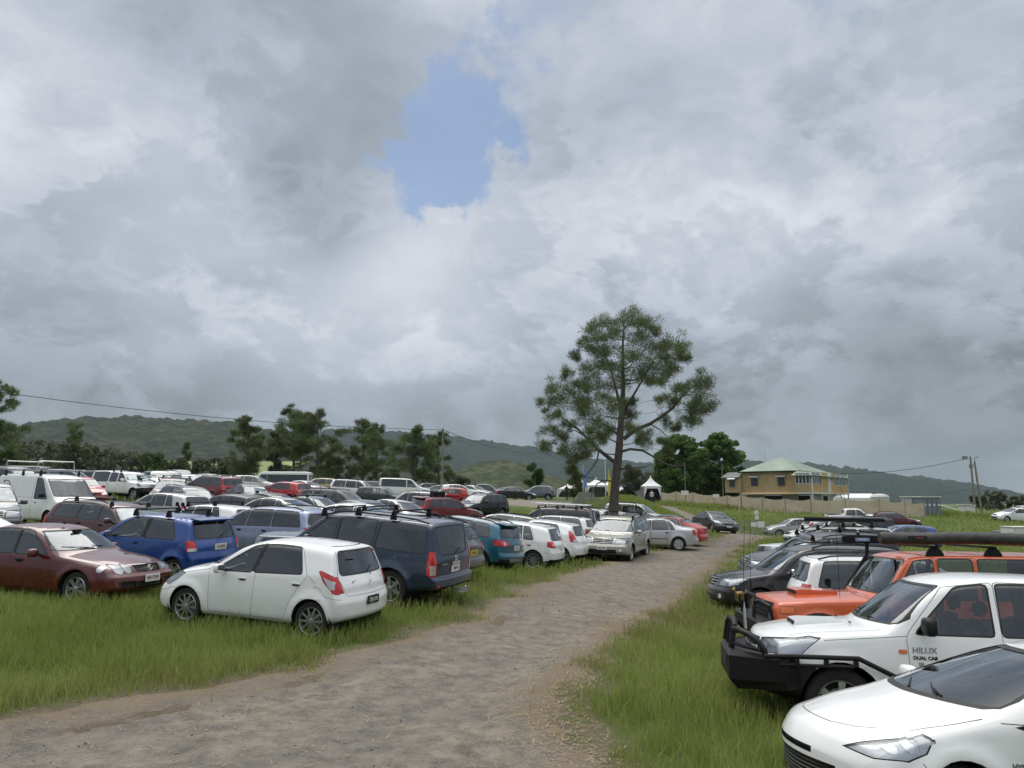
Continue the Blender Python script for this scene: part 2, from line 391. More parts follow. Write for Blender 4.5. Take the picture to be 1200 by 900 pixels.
class Shell:
    """half body surface (y>=0) as a fine grid; regions are cut out along exact outlines, then mirrored"""
    def __init__(s, S):
        s.S = S; s.L = S['L']; s.W = S['W']/2; s.H = S['H']
        s.top = fillet_poly(S['top'], 6); s.bot = S['bot']; s.belt = fillet_poly(S['belt'], 5)
        def s_of(real):
            q = real
            for _ in range(12): q = real-interp(S['bow'], q)*.93
            return q
        s.ax_s = (s_of(S['fo']), s_of(S['fo']+S['wb']))
        s.tum = S.get('tumble', .74); s.bow = S['bow']; s.noser = S.get('nose_r', .10)
        st = set()
        L = s.L
        for k in range(0, 9): st.add(round(s.noser*(1-math.cos(math.pi/2*k/8)), 4)); st.add(round(L-s.noser*(1-math.cos(math.pi/2*k/8)), 4))
        for p in s.top:
            if s.noser < p[0] < L-s.noser: st.add(round(p[0], 4))
        x = s.noser
        while x < L-s.noser: st.add(round(x, 4)); x += .07
        st = sorted(st); ss = [st[0]]
        for v in st[1:]:
            if v-ss[-1] > .012 or v < s.noser or v > L-s.noser: 
                if v-ss[-1] > 1e-4: ss.append(v)
        s.stations = ss
        secs = [s.section(x) for x in ss]
        m = len(secs[0])
        bm = bmesh.new(); s.bm = bm
        grid = [[(x, y, z_) for (y, z_) in sec] for x, sec in zip(ss, secs)]
        # caps: columns from the section outline to the centreline
        def cap(sec, x):
            rows = []; n = 10
            for k in range(1, n+1):
                f = 1-k/n; rows.append([(x, y*f, z_) for (y, z_) in sec])
            return rows
        g0 = cap(secs[0], ss[0]); g1 = cap(secs[-1], ss[-1])
        G = g0[::-1]+grid+g1
        A = np.array(G, float)                               # rows x m x 3
        Dm = s.deform(A.reshape(-1, 3)).reshape(A.shape)
        du = np.zeros_like(Dm); dv = np.zeros_like(Dm)
        du[1:-1] = Dm[2:]-Dm[:-2]; du[0] = Dm[1]-Dm[0]; du[-1] = Dm[-1]-Dm[-2]
        # at the centre of the caps use mirror symmetry
        dv[:, 1:-1] = Dm[:, 2:]-Dm[:, :-2]; dv[:, 0] = Dm[:, 1]-Dm[:, 0]; dv[:, -1] = Dm[:, -1]-Dm[:, -2]
        nr = np.cross(du, dv); ln = np.linalg.norm(nr, axis=2, keepdims=True); nr = nr/np.maximum(ln, 1e-9)
        c = np.array([0, 0, s.H*.5])
        if (nr*(Dm-c)).sum() < 0: nr = -nr
        cl = A[:, :, 1] < 1e-6; nr[cl, 1] = 0; nr /= np.maximum(np.linalg.norm(nr, axis=2, keepdims=True), 1e-9)
        s.nl = bm.verts.layers.float_vector.new('n'); s.rl = bm.faces.layers.int.new('reg')
        V = [[None]*m for _ in G]
        for i, row in enumerate(G):
            for j, p in enumerate(row):
                v = bm.verts.new(p); v[s.nl] = Vector(nr[i, j]); V[i][j] = v
        for i in range(len(G)-1):
            for j in range(m-1):
                try:
                    f = bm.faces.new((V[i][j], V[i+1][j], V[i+1][j+1], V[i][j+1])); f[s.rl] = 0
                except ValueError: pass
        bmesh.ops.recalc_face_normals(bm, faces=bm.faces[:])
        bm.faces.ensure_lookup_table(); bm.normal_update()
        c0 = Vector((L/2, 0, s.H*.5))
        if sum(f.normal.dot(f.calc_center_median()-c0)*f.calc_area() for f in bm.faces) < 0:
            for q in bm.faces: q.normal_flip()
        s.names = {0: 'body'}
        s.mats = [None, BLACKP, GAP, SEAL, CHROME, GREYM]
    def zt(s, x): return interp(s.top, x)
    def zs(s, x):
        return min(interp(s.belt, x), s.zt(x)-.075)
    def section(s, x):
        L = s.L; r = s.noser
        ins = 0
        for dd in (x, L-x):
            if dd < r: ins = r*(1-math.sqrt(max(0, 1-(1-dd/r)**2)))
        W = s.W*interp(s.S.get('wplan', [(0, .97), (.5, 1), (L-.5, 1), (L, .97)]), x)
        zt, zl, zs = s.zt(x), interp(s.bot, x), s.zs(x)
        roof = s.H; beltz = interp(s.belt, x)
        t = min(1, max(0, (zt-beltz-.02)/max(.05, roof-beltz-.02)))
        wsh = W-.03
        wr = (wsh-.03)*(1-t)+(s.tum*s.W)*t
        drop = .05*(1-t)+s.S.get('roof_drop', .045)*t
        zt -= ins*.55; zl += ins*.8; zs = min(zs-ins*.3, zt-.05)
        W -= ins; wsh -= ins; wr -= ins*.9
        h = zs-zl; fl = s.S.get('flat', .05)
        pts = [(0, zl), (W*.90, zl, .05), (W*.975, zl+h*.10, .06), (W, zl+h*.42, .12), (W-.004, zl+h*.70, .12), (wsh, zs, .05), (wr, zt-drop, s.S.get('roof_r', .10)*t+.05*(1-t)), (wr*.62, zt-.012, .25), (0, zt)]
        return s.samp(pts)
    def samp(s, pts):
        out = []; k = len(pts)
        P2 = fillet_poly(pts, 5)
        # fixed subdivision of long straight runs
        res = [P2[0]]; 
        for i in range(k-1):
            a = P2[0] if i == 0 else P2[1+(i-1)*5+4]
            b = P2[1+i*5] if i < k-2 else P2[-1]
            nsub = (6, 1, 3, 3, 3, 6, 3, 5)[i]
            for q in range(1, nsub): t = q/nsub; res.append((a[0]+(b[0]-a[0])*t, a[1]+(b[1]-a[1])*t))
            if i < k-2: res += P2[1+i*5:1+i*5+5]
            else: res.append(P2[-1])
        return res
    def deform(s, A):
        """s-space -> car space (x forward)"""
        A = np.array(A, float); x, y, z_ = A[:, 0].copy(), A[:, 1].copy(), A[:, 2].copy(); L = s.L
        b = np.interp(x, [p[0] for p in s.bow], [p[1] for p in s.bow]); X = L/2-x
        X = X-b*(y/s.W)**2
        nd, td = s.S.get('nose_dx'), s.S.get('tail_dx')
        if nd:
            wgt = np.clip(1-x/.55, 0, 1); wgt = wgt*wgt*(3-2*wgt); X = X+wgt*np.interp(z_, [p[0] for p in nd], [p[1] for p in nd])
        if td:
            wgt = np.clip(1-(L-x)/.5, 0, 1); wgt = wgt*wgt*(3-2*wgt); X = X-wgt*np.interp(z_, [p[0] for p in td], [p[1] for p in td])
        # wheel-arch swell
        Y = y.copy()
        for ax in s.ax_s:
            rr = np.sqrt((x-ax)**2+(z_-s.S['R'])**2); k = np.exp(-((rr-(s.S['R']+.06))/.075)**2)*s.S.get('swell', .016)
            Y = Y+k*(y > s.W*.75)*np.clip((z_-.1)/.3, 0, 1)
        return np.stack([X, Y, z_], 1)
    def cut(s, poly, proj, reg=None, mi=None, only=None, zmin=None):
        """poly: convex 2D. proj side:(x,z) front/rear:(y,z) top:(x,y)"""
        bm = s.bm; ax = {'side': (0, 2), 'front': (1, 2), 'rear': (1, 2), 'top': (0, 1)}[proj]
        n = len(poly); ar = sum(poly[i][0]*poly[(i+1) % n][1]-poly[(i+1) % n][0]*poly[i][1] for i in range(n))
        if ar < 0: poly = poly[::-1]
        x0, x1 = min(p[0] for p in poly), max(p[0] for p in poly); y0, y1 = min(p[1] for p in poly), max(p[1] for p in poly)
        L = s.L
        def ok(f):
            if only is not None and f[s.rl] not in only: return False
            nn = f.verts[0][s.nl]
            c = f.calc_center_median()
            if proj == 'side':
                if abs(f.normal.y) < .25 or c.y < s.W*.4: return False
            elif proj == 'front':
                if c.x > L*.55 or (f.normal.x > -.12): return False
            elif proj == 'rear':
                if c.x < L*.5 or (f.normal.x < .10): return False
            elif proj == 'top':
                if f.normal.z < .3: return False
            a = [v.co[ax[0]] for v in f.verts]; b = [v.co[ax[1]] for v in f.verts]
            return max(a) > x0 and min(a) < x1 and max(b) > y0 and min(b) < y1
        faces = [f for f in bm.faces if ok(f)]
        for i in range(n):
            a, b = poly[i], poly[(i+1) % n]; dx, dy = b[0]-a[0], b[1]-a[1]
            if math.hypot(dx, dy) < 1e-6: continue
            co = [0, 0, 0]; no = [0, 0, 0]; co[ax[0]] = a[0]; co[ax[1]] = a[1]; no[ax[0]] = dy; no[ax[1]] = -dx   # outward
            es = set(); vs = set()
            for f in faces: es.update(f.edges); vs.update(f.verts)
            res = bmesh.ops.bisect_plane(bm, geom=list(faces)+list(es)+list(vs), dist=1e-5, plane_co=co, plane_no=no)
            fs = [g for g in res['geom'] if isinstance(g, bmesh.types.BMFace)]
            cv, nv = Vector(co), Vector(no)
            faces = [f for f in fs if (f.calc_center_median()-cv).dot(nv) < 0]
        for f in faces:
            if reg is not None: f[s.rl] = reg
            if mi is not None: f.material_index = mi
        return faces
    def region(s, rid, name): s.names[rid] = name
    def seam(s, pts, proj, wd=.007, only=(0,), mi=2):
        for (a, b) in zip(pts, pts[1:]):
            a, b = Vector(a), Vector(b); d = (b-a)
            if d.length < 1e-5: continue
            d.normalize(); n = Vector((-d.y, d.x))*wd/2; e = d*wd*.3
            s.cut([tuple(a-n-e), tuple(b-n+e), tuple(b+n+e), tuple(a+n-e)], proj, None, mi, only)
    def arrays(s, regs):
        bm = s.bm; vs = {}; V = []; Nn = []; F = []; M = []
        for f in bm.faces:
            if f[s.rl] not in regs: continue
            ids = []
            for v in f.verts:
                if v not in vs: vs[v] = len(V); V.append(v.co[:]); Nn.append(v[s.nl][:])
                ids.append(vs[v])
            F.append(ids); M.append(f.material_index)
        if not V: return None
        V = s.deform(np.array(V)); Nn = np.array(Nn); Nn /= np.maximum(np.linalg.norm(Nn, axis=1, keepdims=True), 1e-9)
        return V, Nn, F, M
    def make(s, regs, name, mats, side='both', inset=0.0, extra=None, thick=0):
        """side: both (mirrored and joined), left, right"""
        a = s.arrays(regs)
        if a is None: return None
        V, Nn, F, M = a
        V = V-Nn*inset; F = [f[::-1] for f in F]
        def mirror(V, Nn, F):
            V2 = V*np.array([1, -1, 1]); N2 = Nn*np.array([1, -1, 1]); return V2, N2, [f[::-1] for f in F]
        if side == 'both':
            V2, N2, F2 = mirror(V, Nn, F); o = len(V); V = np.vstack([V, V2]); Nn = np.vstack([Nn, N2]); F = F+[[i+o for i in f] for f in F2]; M = M+M
        elif side == 'right': V, Nn, F = mirror(V, Nn, F)
        V = V.tolist(); nn = Nn.tolist(); nfb = len(F)
        if extra:                                            # plain extra geometry (arch liners, floor): MB
            o = len(V); V += [list(p) for p in extra.v]; F = F+[[i+o for i in f] for f in extra.f]; M = M+extra.m
            nn += [[0, 0, 0]]*len(extra.v)
        me = bpy.data.meshes.new(name); me.from_pydata(V, [], F)
        for m_ in mats: me.materials.append(m_)
        me.polygons.foreach_set('material_index', M); me.polygons.foreach_set('use_smooth', [True]*len(F))
        me.update()
        me.normals_split_custom_set_from_vertices(nn)
        return me

# ------------------------------------------------------------------ wheels
_wheels = {}
def wheel_meshes(Rr, wd, style):
    """axis Y, outer face towards +Y. returns (tyre mesh, rim mesh)"""
    key = (Rr, wd, style)
    if key in _wheels: return _wheels[key]
    rim = Rr*{'alloy10': .70, 'alloy5': .69, 'alloy6': .66, 'star': .70, 'hub': .66, 'steel': .60, 'hub7': .67}[style]; h = wd/2
    t = MB()
    prof = [(rim, -h+.01), (rim+.02, -h), (Rr*.90, -h-.004), (Rr*.975, -h+.02), (Rr, -h+.045)]
    for k in (-1, 0, 1):
        prof += [(Rr, k*h*.45-.006), (Rr-.008, k*h*.45-.003), (Rr-.008, k*h*.45+.003), (Rr, k*h*.45+.006)]
    prof += [(Rr, h-.045), (Rr*.975, h-.02), (Rr*.90, h+.004), (rim+.02, h), (rim, h-.01)]
    t.lathe(prof, 40)
    tm = t.mesh('tyre', RUBBER, angle=50)
    r = MB()
    r.lathe([(rim+.004, h-.012), (rim-.004, h-.002), (rim-.014, h-.008), (rim-.02, h-.03), (rim-.022, -h+.02), (rim, -h+.01)], 40)
    r.lathe([(rim-.02, h-.075), (.001, h-.075)], 32, 1)           # dark disc behind the spokes
    r.lathe([(rim*.62, h-.070), (rim*.62, h-.062), (rim*.2, h-.062)], 32, 2)
    def spoke(a, w0, w1, r0, r1, y0, y1, th=.02, mi=0):
        ca, sa = math.cos(a), math.sin(a)
        vs = []
        for rr, ww, yy in ((r0, w0, y0), (r1, w1, y1)):
            for sgn in (-1, 1):
                for dd in (0, -th): vs.append((rr*ca-sgn*ww*sa, yy+dd, rr*sa+sgn*ww*ca))
        # rounded: centre ridge
        r.add(vs, [(0, 2, 6, 4), (1, 5, 7, 3), (0, 4, 5, 1), (2, 3, 7, 6), (0, 1, 3, 2), (4, 6, 7, 5)], mi)
    if style == 'alloy10':
        for k in range(10):
            a = 2*math.pi*k/10+.1; spoke(a, .013, .017, rim*.2, rim*.98, h-.012, h-.016)
    elif style == 'alloy5':
        for k in range(5): spoke(2*math.pi*k/5+.3, .035, .028, rim*.12, rim*.98, h-.010, h-.014)
    elif style == 'alloy6':
        for k in range(6): spoke(2*math.pi*k/6, .022, .040, rim*.15, rim*.98, h-.02, h-.016)
    elif style == 'star':
        for k in range(7):
            a = 2*math.pi*k/7
            for d in (-.13, .13): spoke(a+d, .009, .012, rim*.2, rim*.98, h-.012, h-.012)
    elif style == 'hub':                                        # plastic cover with oval holes
        for k in range(5): spoke(2*math.pi*k/5+.1, .05, .075, rim*.15, rim*.80, h-.006, h-.014, .012)
        r.lathe([(rim-.01, h-.010), (rim*.80, h-.004), (rim*.76, h-.016)], 40)
    elif style == 'hub7':
        for k in range(7): spoke(2*math.pi*k/7+.1, .028, .032, rim*.15, rim*.95, h-.006, h-.014, .012)
        r.lathe([(rim-.01, h-.010), (rim*.85, h-.004), (rim*.82, h-.016)], 40)
    elif style == 'steel':
        r.lathe([(rim-.01, h-.04), (rim*.75, h-.05), (rim*.45, h-.03), (rim*.4, h-.01), (.001, h-.008)], 32)
        for k in range(8):
            a = 2*math.pi*k/8; r.lathe([(.022, -.002), (.001, 0)], 8, 1, c=(rim*.63*math.cos(a), h-.036, rim*.63*math.sin(a)))
    r.lathe([(rim*.22, h-.02), (rim*.20, h-.006), (rim*.1, h-.001), (.001, h)], 20)
    if style.startswith('alloy'):
        for k in range(5):
            a = 2*math.pi*k/5; r.lathe([(.011, h-.004), (.009, h+.002), (.001, h+.002)], 6, 2, c=(rim*.15*math.cos(a), 0, rim*.15*math.sin(a)))
    rm = r.mesh('rim', [ALLOY, GAP, GREYM], angle=30)
    _wheels[key] = (tm, rm); return tm, rm

# ------------------------------------------------------------------ a kind of car: meshes made once
LIB = {}
def build_kind(K):
    """K: spec dict -> dict of part meshes; parts: list of (name, mesh, parentname, loc, rot, paintslot)"""
    sh = Shell(K); L, W, H, Rw = sh.L, sh.W, sh.H, K['R']
    parts = []                                              # (name, mesh, parent index or None, has_paint)
    def s_of(real):                                        # s-space station whose flank lands on the real distance
        q = real
        for _ in range(12): q = real-interp(K['bow'], q)*.93
        return q
    fa, ra = s_of(K['fo']), s_of(K['fo']+K['wb'])
    sh.axles = (fa, ra)
    rid = [1]
    def new(name): sh.region(rid[0], name); rid[0] += 1; return rid[0]-1
    # ---- doors
    doors = []
    for d in K.get('doors', []):
        r = new('door'); poly = roundpoly(d, .05, 3)
        sh.cut(poly, 'side', r, None, (0,)); doors.append((r, poly))
    tg = None
    if K.get('tailgate'):
        tg = new('tailgate'); sh.cut(roundpoly(K['tailgate'], .04, 3), 'rear', tg, None, (0,))
    # ---- hood seam
    for pts in K.get('seams_top', []): sh.seam(pts, 'top', .008)
    for pts in K.get('seams_side', []): sh.seam(pts, 'side', .006, only=[0]+[d[0] for d in doors])
    for pts in K.get('seams_front', []): sh.seam(pts, 'front', .008)
    for pts in K.get('seams_rear', []): sh.seam(pts, 'rear', .007, only=[0]+([tg] if tg else []))
    for (r, poly) in doors:
        cl = poly+[poly[0]]; sh.seam(cl, 'side', .006, only=[0]+[d[0] for d in doors])
    if tg: sh.seam(roundpoly(K['tailgate'], .04, 3), 'rear', .006, only=(0, tg))
    alld = [0]+[d[0] for d in doors]
    # ---- plastics
    for (proj, poly, mi) in K.get('trim', []): sh.cut(poly, proj, None, mi, alld+([tg] if tg else []))
    # ---- glass
    glass = []
    for wn in K.get('side_windows', []):
        poly = roundpoly(wn['poly'], wn.get('r', .04), 3)
        sh.cut(expand(poly, wn.get('seal', .018)), 'side', None, 3, alld)
        r = new('side_window'); sh.cut(poly, 'side', r, 0, alld); glass.append(('side_window', r, 'lr', wn.get('dark', K.get('dark_rear', False) and wn['poly'][0][0] > L*.45), wn.get('door')))
    if K.get('windscreen'):
        poly = roundpoly(K['windscreen'], .05, 3); sh.cut(expand(poly, .02), 'front', None, 3, (0,))
        r = new('windscreen'); sh.cut(poly, 'front', r, 0, (0,)); glass.append(('windscreen', r, 'c', False, None))
    if K.get('rear_window'):
        poly = roundpoly(K['rear_window'], K.get('rear_r', .07), 4); rr = (0, tg) if tg else (0,)
        sh.cut(expand(poly, .02), 'rear', None, 3, rr)
        r = new('rear_window'); sh.cut(poly, 'rear', r, 0, rr); glass.append(('rear_window', r, 'c', K.get('dark_rear', False), None))
    # ---- lamps, grille, plates: (name, proj, poly, kind)
    lamps = []
    for lm in K.get('lamps', []):
        r = new(lm['name']); anyr = alld+([tg] if tg else [])
        for pj, poly in lm['polys']:
            sh.cut(expand(poly, .008), pj, None, 2, anyr)
        for pj, poly in lm['polys']: sh.cut(poly, pj, r, 0, anyr)
        sub = []
        for (nm, pj, poly, m_) in lm.get('subs', []):
            r2 = new(nm); sh.cut(poly, pj, r2, 0, (r,)); sub.append((nm, r2, m_))
        lamps.append((lm, r, sub))
    grs = []
    for g in K.get('grilles', []):
        r = new('grille'); sh.cut(expand(g['poly'], .01), 'front', None, 4 if g.get('chrome') else 2, (0,)); sh.cut(g['poly'], 'front', r, 0, (0,)); grs.append((g, r))
    # ---- wheel arches
    arch = K.get('arch_gap', .045)
    for ax in (fa, ra):
        def circ(rr): return [(ax+rr*math.cos(2*math.pi*(k+.5)/28), Rw+rr*math.sin(2*math.pi*(k+.5)/28)) for k in range(28)]
        if K.get('clad'): 
            sh.cut(circ(Rw+arch+K['clad']), 'side', None, K.get('clad_mi', 1), None)
        s_faces = sh.cut([(p[0], p[1]) for p in circ(Rw+arch)], 'side', 999, None, None)
        # lower skin inside the arch
        for f in sh.bm.faces:
            c = f.calc_center_median()
            if c.y > W*.5 and math.hypot(c.x-ax, c.z-Rw) < Rw+arch and f[sh.rl] != 999 and c.z < Rw+arch: f[sh.rl] = 999
    ex = MB(); dk = 1
    for ax, real in ((fa, K['fo']), (ra, K['fo']+K['wb'])):
        xx = L/2-real; rr = Rw+arch; yo = W*interp(K.get('wplan', [(0, 1)]), ax)-.012
        for sg in (-1, 1):
            vs = []; fs = []; n = 28
            for k in range(n+1):
                a = R(-25)+R(230)*k/n
                for y in (yo+.004, W*.42): vs.append((xx+rr*math.cos(a), sg*y, Rw+rr*math.sin(a)))
            for k in range(n): fs.append((2*k, 2*k+1, 2*k+3, 2*k+2))
            ex.add(vs, fs, 2)
            ex.add([(xx-rr, sg*W*.42, .15), (xx+rr, sg*W*.42, .15), (xx+rr, sg*W*.42, Rw+rr), (xx-rr, sg*W*.42, Rw+rr)], [(0, 1, 2, 3)], 2)
    # underbody
    zl = interp(K['bot'], L/2)
    ex.box((0, 0, zl+.07), (L*.66, W*1.4, .10), 2)
    P_ = parts.append
    body = sh.make([0], 'body', [None]+sh.mats[1:], 'both', extra=ex); P_(('body', body, None, True, None))
    for (r, poly) in doors:
        zc = K.get('handle_z', .86)
        xr = max(p[0] for p in poly)-K.get('handle_in', .20)
        for side in ('left', 'right'):
            me = sh.make([r], 'door', [None]+sh.mats[1:], side); i = len(parts); P_(('door', me, None, True, None))
            sg = 1 if side == 'left' else -1
            yb = sh.section(xr); yy = max((y for (y, z_) in yb if abs(z_-zc) < .06), default=W-.02)
            hb = MB(); hb.box((0, 0, 0), (.17, .022, .028), 0, bev=.009); hb.box((.0, -sg*.012, -.022), (.11, .006, .035), 2)
            hm_ = hb.mesh('door_handle', [None, BLACKP, GAP]); P_(('door_handle', hm_, i, K.get('handle_mat', 'paint'), (L/2-xr, sg*(yy+.014), zc)))
            # windows of this door
            for (nm, rg, lr, dark, dd) in glass:
                if lr == 'lr' and dd == doors.index((r, poly)):
                    P_((nm, sh.make([rg], nm, [GLASS_DARK if dark else GLASS], side, inset=.006), i, False, None))
    gi = None
    if tg:
        gi = len(parts); P_(('tailgate', sh.make([tg], 'tailgate', [None]+sh.mats[1:], 'both'), None, True, None))
    for (nm, rg, lr, dark, dd) in glass:
        if lr == 'c':
            P_((nm, sh.make([rg], nm, [GLASS_DARK if dark else GLASS], 'both', inset=.005), gi if (nm == 'rear_window' and tg) else None, False, None))
        elif dd is None:
            for side in ('left', 'right'): P_((nm, sh.make([rg], nm, [GLASS_DARK if dark else GLASS], side, inset=.006), None, False, None))
    for (lm, r, sub) in lamps:
        regs_all = [r]+[q[1] for q in sub]
        for side in (('left', 'right') if not lm.get('center') else ('both',)):
            i = len(parts)
            if lm.get('lens'):
                P_((lm['name'], sh.make([r], lm['name'], [lm['mat']], side, inset=.014), None, False, None))
                for (nm, r2, m_) in sub: P_((nm, sh.make([r2], nm, [m_], side, inset=.009), i, False, None))
                P_(('lens', sh.make(regs_all, 'lens', [LENS], side, inset=.000), i, False, None))
            else:
                me = sh.make([r], lm['name'], [lm['mat']], side, inset=-.004)
                if me is None: continue
                P_((lm['name'], me, None, False, None))
                for (nm, r2, m_) in sub:
                    me2 = sh.make([r2], nm, [m_], side, inset=-.006)
                    if me2: P_((nm, me2, i, False, None))
    for (g, r) in grs:
        m_ = GRILLE_M if not g.get('mat') else g['mat']
        for side in (('left', 'right') if g.get('pair') else ('both',)):
            me = sh.make([r], 'grille', [m_], side, inset=.015)
            if me is not None: i = len(parts); P_(('grille', me, None, False, None))
        if me is None: continue
        if g.get('bars'):
            ys = max(p[0] for p in g['poly']); z0 = min(p[1] for p in g['poly']); z1 = max(p[1] for p in g['poly']); b = MB()
            for k in range(g['bars']):
                zz = z0+(z1-z0)*(k+.5)/g['bars']; pts = []
                for q in range(9):
                    y = -ys*.97+2*ys*.97*q/8; pts.append(sh.point_front(y, zz, .004))
                b.tube(pts, g.get('bar_r', .009), 6)
            P_(('grille_bar', b.mesh('grille_bar', g.get('bar_mat', CHROME)), i, False, None))
    # interior
    P_(('interior', interior_mesh(sh, K), None, False, None))
    sw = MB(); dxs = K['cabin'][0]
    rg_ = [(.175+.014*math.cos(a), .014*math.sin(a)) for a in [k*math.pi/3 for k in range(6)]]
    sw.lathe(rg_, 20, closed=True, axis='Y'); sw.box((0, 0, 0), (.33, .02, .04)); 
    me = sw.mesh('steering_wheel', DARKIN); me.transform(Matrix.Rotation(R(90), 4, 'Z')); me.transform(Matrix.Rotation(R(-25), 4, 'Y'))
    P_(('steering_wheel', me, None, False, (L/2-dxs-.45, -W*.42, K['belt_in']+.02)))
    # mirrors
    mx = K['mirror']                                           # (s, z)
    mm = MB(); ms = K.get('mirror_size', (.11, .21, .15))
    def se(c, e): return math.copysign(abs(c)**e, c)
    nu, nv = 16, 9; vs = []; fs = []
    for j in range(nv):
        ph = -math.pi/2+math.pi*j/(nv-1)
        for i_ in range(nu):
            th = 2*math.pi*i_/nu; cx = se(math.cos(ph), .5)*se(math.cos(th), .55)
            if cx < 0: cx *= .55
            vs.append((ms[0]*.6*cx, ms[1]/2*se(math.cos(ph), .5)*se(math.sin(th), .55), ms[2]/2*se(math.sin(ph), .7)))
    for j in range(nv-1):
        for i_ in range(nu): fs.append((j*nu+i_, j*nu+(i_+1) % nu, (j+1)*nu+(i_+1) % nu, (j+1)*nu+i_))
    mm.add(vs, fs)
    me = mm.mesh('mirror', [None, BLACKP, CHROME], angle=60)
    mg = MB(); mg.box((-ms[0]*.33-.002, 0, 0), (.004, ms[1]*.8, ms[2]*.75), 0, bev=.001); gme = mg.mesh('mirror_glass', CHROME)
    arm = MB(); arm.box((0, 0, 0), (.05, .10, .035), 0, bev=.01); ame = arm.mesh('mirror_arm', BLACKP)
    for sg in (1, -1):
        i = len(parts); yy = W+ms[1]/2-.0
        P_(('mirror', me, None, K.get('mirror_mat', 'paint'), (L/2-mx[0]-interp(K['bow'], mx[0])*.5, sg*yy, mx[1])))
        P_(('mirror_glass', gme, i, False, (0, 0, 0)))
        P_(('mirror_arm', ame, i, False, (0, -sg*(ms[1]/2+.03), -ms[2]*.25)))
    # wipers
    if K.get('windscreen'):
        for wi, (y0, y1) in enumerate(((-.05, -.60), (.35, -.02)) if not K.get('wiper_rev') else ((.05, .6), (-.35, .02))):
            b = MB(); zb = min(p[1] for p in K['windscreen'])
            a = sh.point_front(y0*W/.85, zb+.005, .02); c = sh.point_front(y1*W/.85, zb+.05, .015); mid = sh.point_front((y0+y1)/2*W/.85, zb+.035, .035)
            b.tube([a, mid], .009, 6); b.tube([tuple(Vector(mid)+(Vector(a)-Vector(c))*.5-Vector((0, 0, .03))), mid, c], .006, 6)
            P_(('wiper', b.mesh('wiper', BLACKP), None, False, None))
    if K.get('rear_wiper'):
        zb = min(p[1] for p in K['rear_window']); b = MB()
        a = sh.point_rear(0, zb-.02, .025); c = sh.point_rear(-.30, zb+.09, .022)
        b.tube([a, c], .009, 6); b.tube([tuple(Vector(c)+Vector((0, .2, -.03))), c], .007, 5); P_(('rear_wiper', b.mesh('rear_wiper', BLACKP), gi, False, None))
    # extra: list of (name, mesh builder function, paint flag)
    for (nm, fn, pf, mats_) in K.get('extras', []):
        b = MB(); fn(b, sh); P_((nm, b.mesh(nm, mats_), None, pf, None))
    # plates are added per car
    sh.bm.free() if False else None
    kd = dict(parts=parts, K=K, sh=sh, ax=(L/2-K['fo'], L/2-K['fo']-K['wb']))
    return kd

def _pt(s, y, z_, off, front):
    """a point on the nose/tail surface (deformed) at half-breadth y and height z"""
    best = None
    ss = s.stations if front else s.stations[::-1]
    def outx(x):
        sec = s.section(x); ymax = 0; prev = None
        # half breadth at height z
        for (a, b) in zip(sec, sec[1:]):
            if (a[1]-z_)*(b[1]-z_) <= 0 and abs(a[1]-b[1]) > 1e-9:
                t = (z_-a[1])/(b[1]-a[1]); ymax = max(ymax, a[0]+(b[0]-a[0])*t)
        return ymax
    for x in ss:
        if outx(x) >= abs(y): best = x; break
    if best is None: best = ss[len(ss)//2]
    p = s.deform(np.array([[best, abs(y), z_]]))[0]
    return (p[0]+(off if front else -off), y, z_)
Shell.point_front = lambda s, y, z_, off=0: _pt(s, y, z_, off, True)
Shell.point_rear = lambda s, y, z_, off=0: _pt(s, y, z_, off, False)

def interior_mesh(sh, K):
    L, W, H = sh.L, sh.W, sh.H; b = MB(); s0, s1 = K['cabin']; bi = K['belt_in']
    x0, x1 = L/2-s0, L/2-s1
    fl = .30 if H < 1.6 else .45
    b.box(((x0+x1+.6)/2, 0, fl+.03), (x0-x1-.6, W*1.45, .04), 0)
    dz_ = min(bi-.02, sh.zt(s0+.05)-.15); b.box((x0-.32, 0, dz_-.10), (.40, W*1.35, .16), 0, bev=.04)
    seat_s = [s0+1.05, s0+1.9] if (s1-s0) > 2.0 else [s0+1.0]
    for k, ss in enumerate(seat_s):
        xs = L/2-ss
        for yy in ((-W*.42, W*.42) if k == 0 else (-W*.42, 0, W*.42)):
            wd = .46
            b.box((xs+.18, yy, fl+.20), (.50, wd, .16), 1, bev=.05)
            M = Matrix.Rotation(R(-16), 3, 'Y')
            top = min(.60, H-fl-.50)
            b.box((xs-.12, yy, fl+.20+top/2), (.12, wd, top), 1, M=M, bev=.05)
            b.box((xs-.12-math.sin(R(16))*(top/2+.12), yy, fl+.20+top+.10), (.09, .25, .17), 1, M=M, bev=.035)
    # door cards
    for sg in (-1, 1): b.box((x0-.9, sg*(W-.085), bi-.32), (1.4, .03, .50), 0)
    me = b.mesh('interior', [DARKIN, SEATM]); return me

GRILLE_M = None
def _grille():
    m = bpy.data.materials.new('grille_mesh'); m.use_nodes = True; n = NT(m.node_tree); b = n.n['Principled BSDF']
    t = n.add('ShaderNodeTexCoord').outputs['Object']
    wv = n.add('ShaderNodeTexWave', bands_direction='Z', ins={'Vector': t, 'Scale': 11.0}).outputs['Fac']
    c = n.ramp(wv, [(.35, .004), (.6, .03)]); n.l.new(c, b.inputs['Base Color']); b.inputs['Roughness'].default_value = .4
    bn = n.add('ShaderNodeBump', ins={'Strength': 1.0, 'Distance': .02, 'Height': wv}); n.l.new(bn.outputs[0], b.inputs['Normal']); return m
GRILLE_M = _grille()

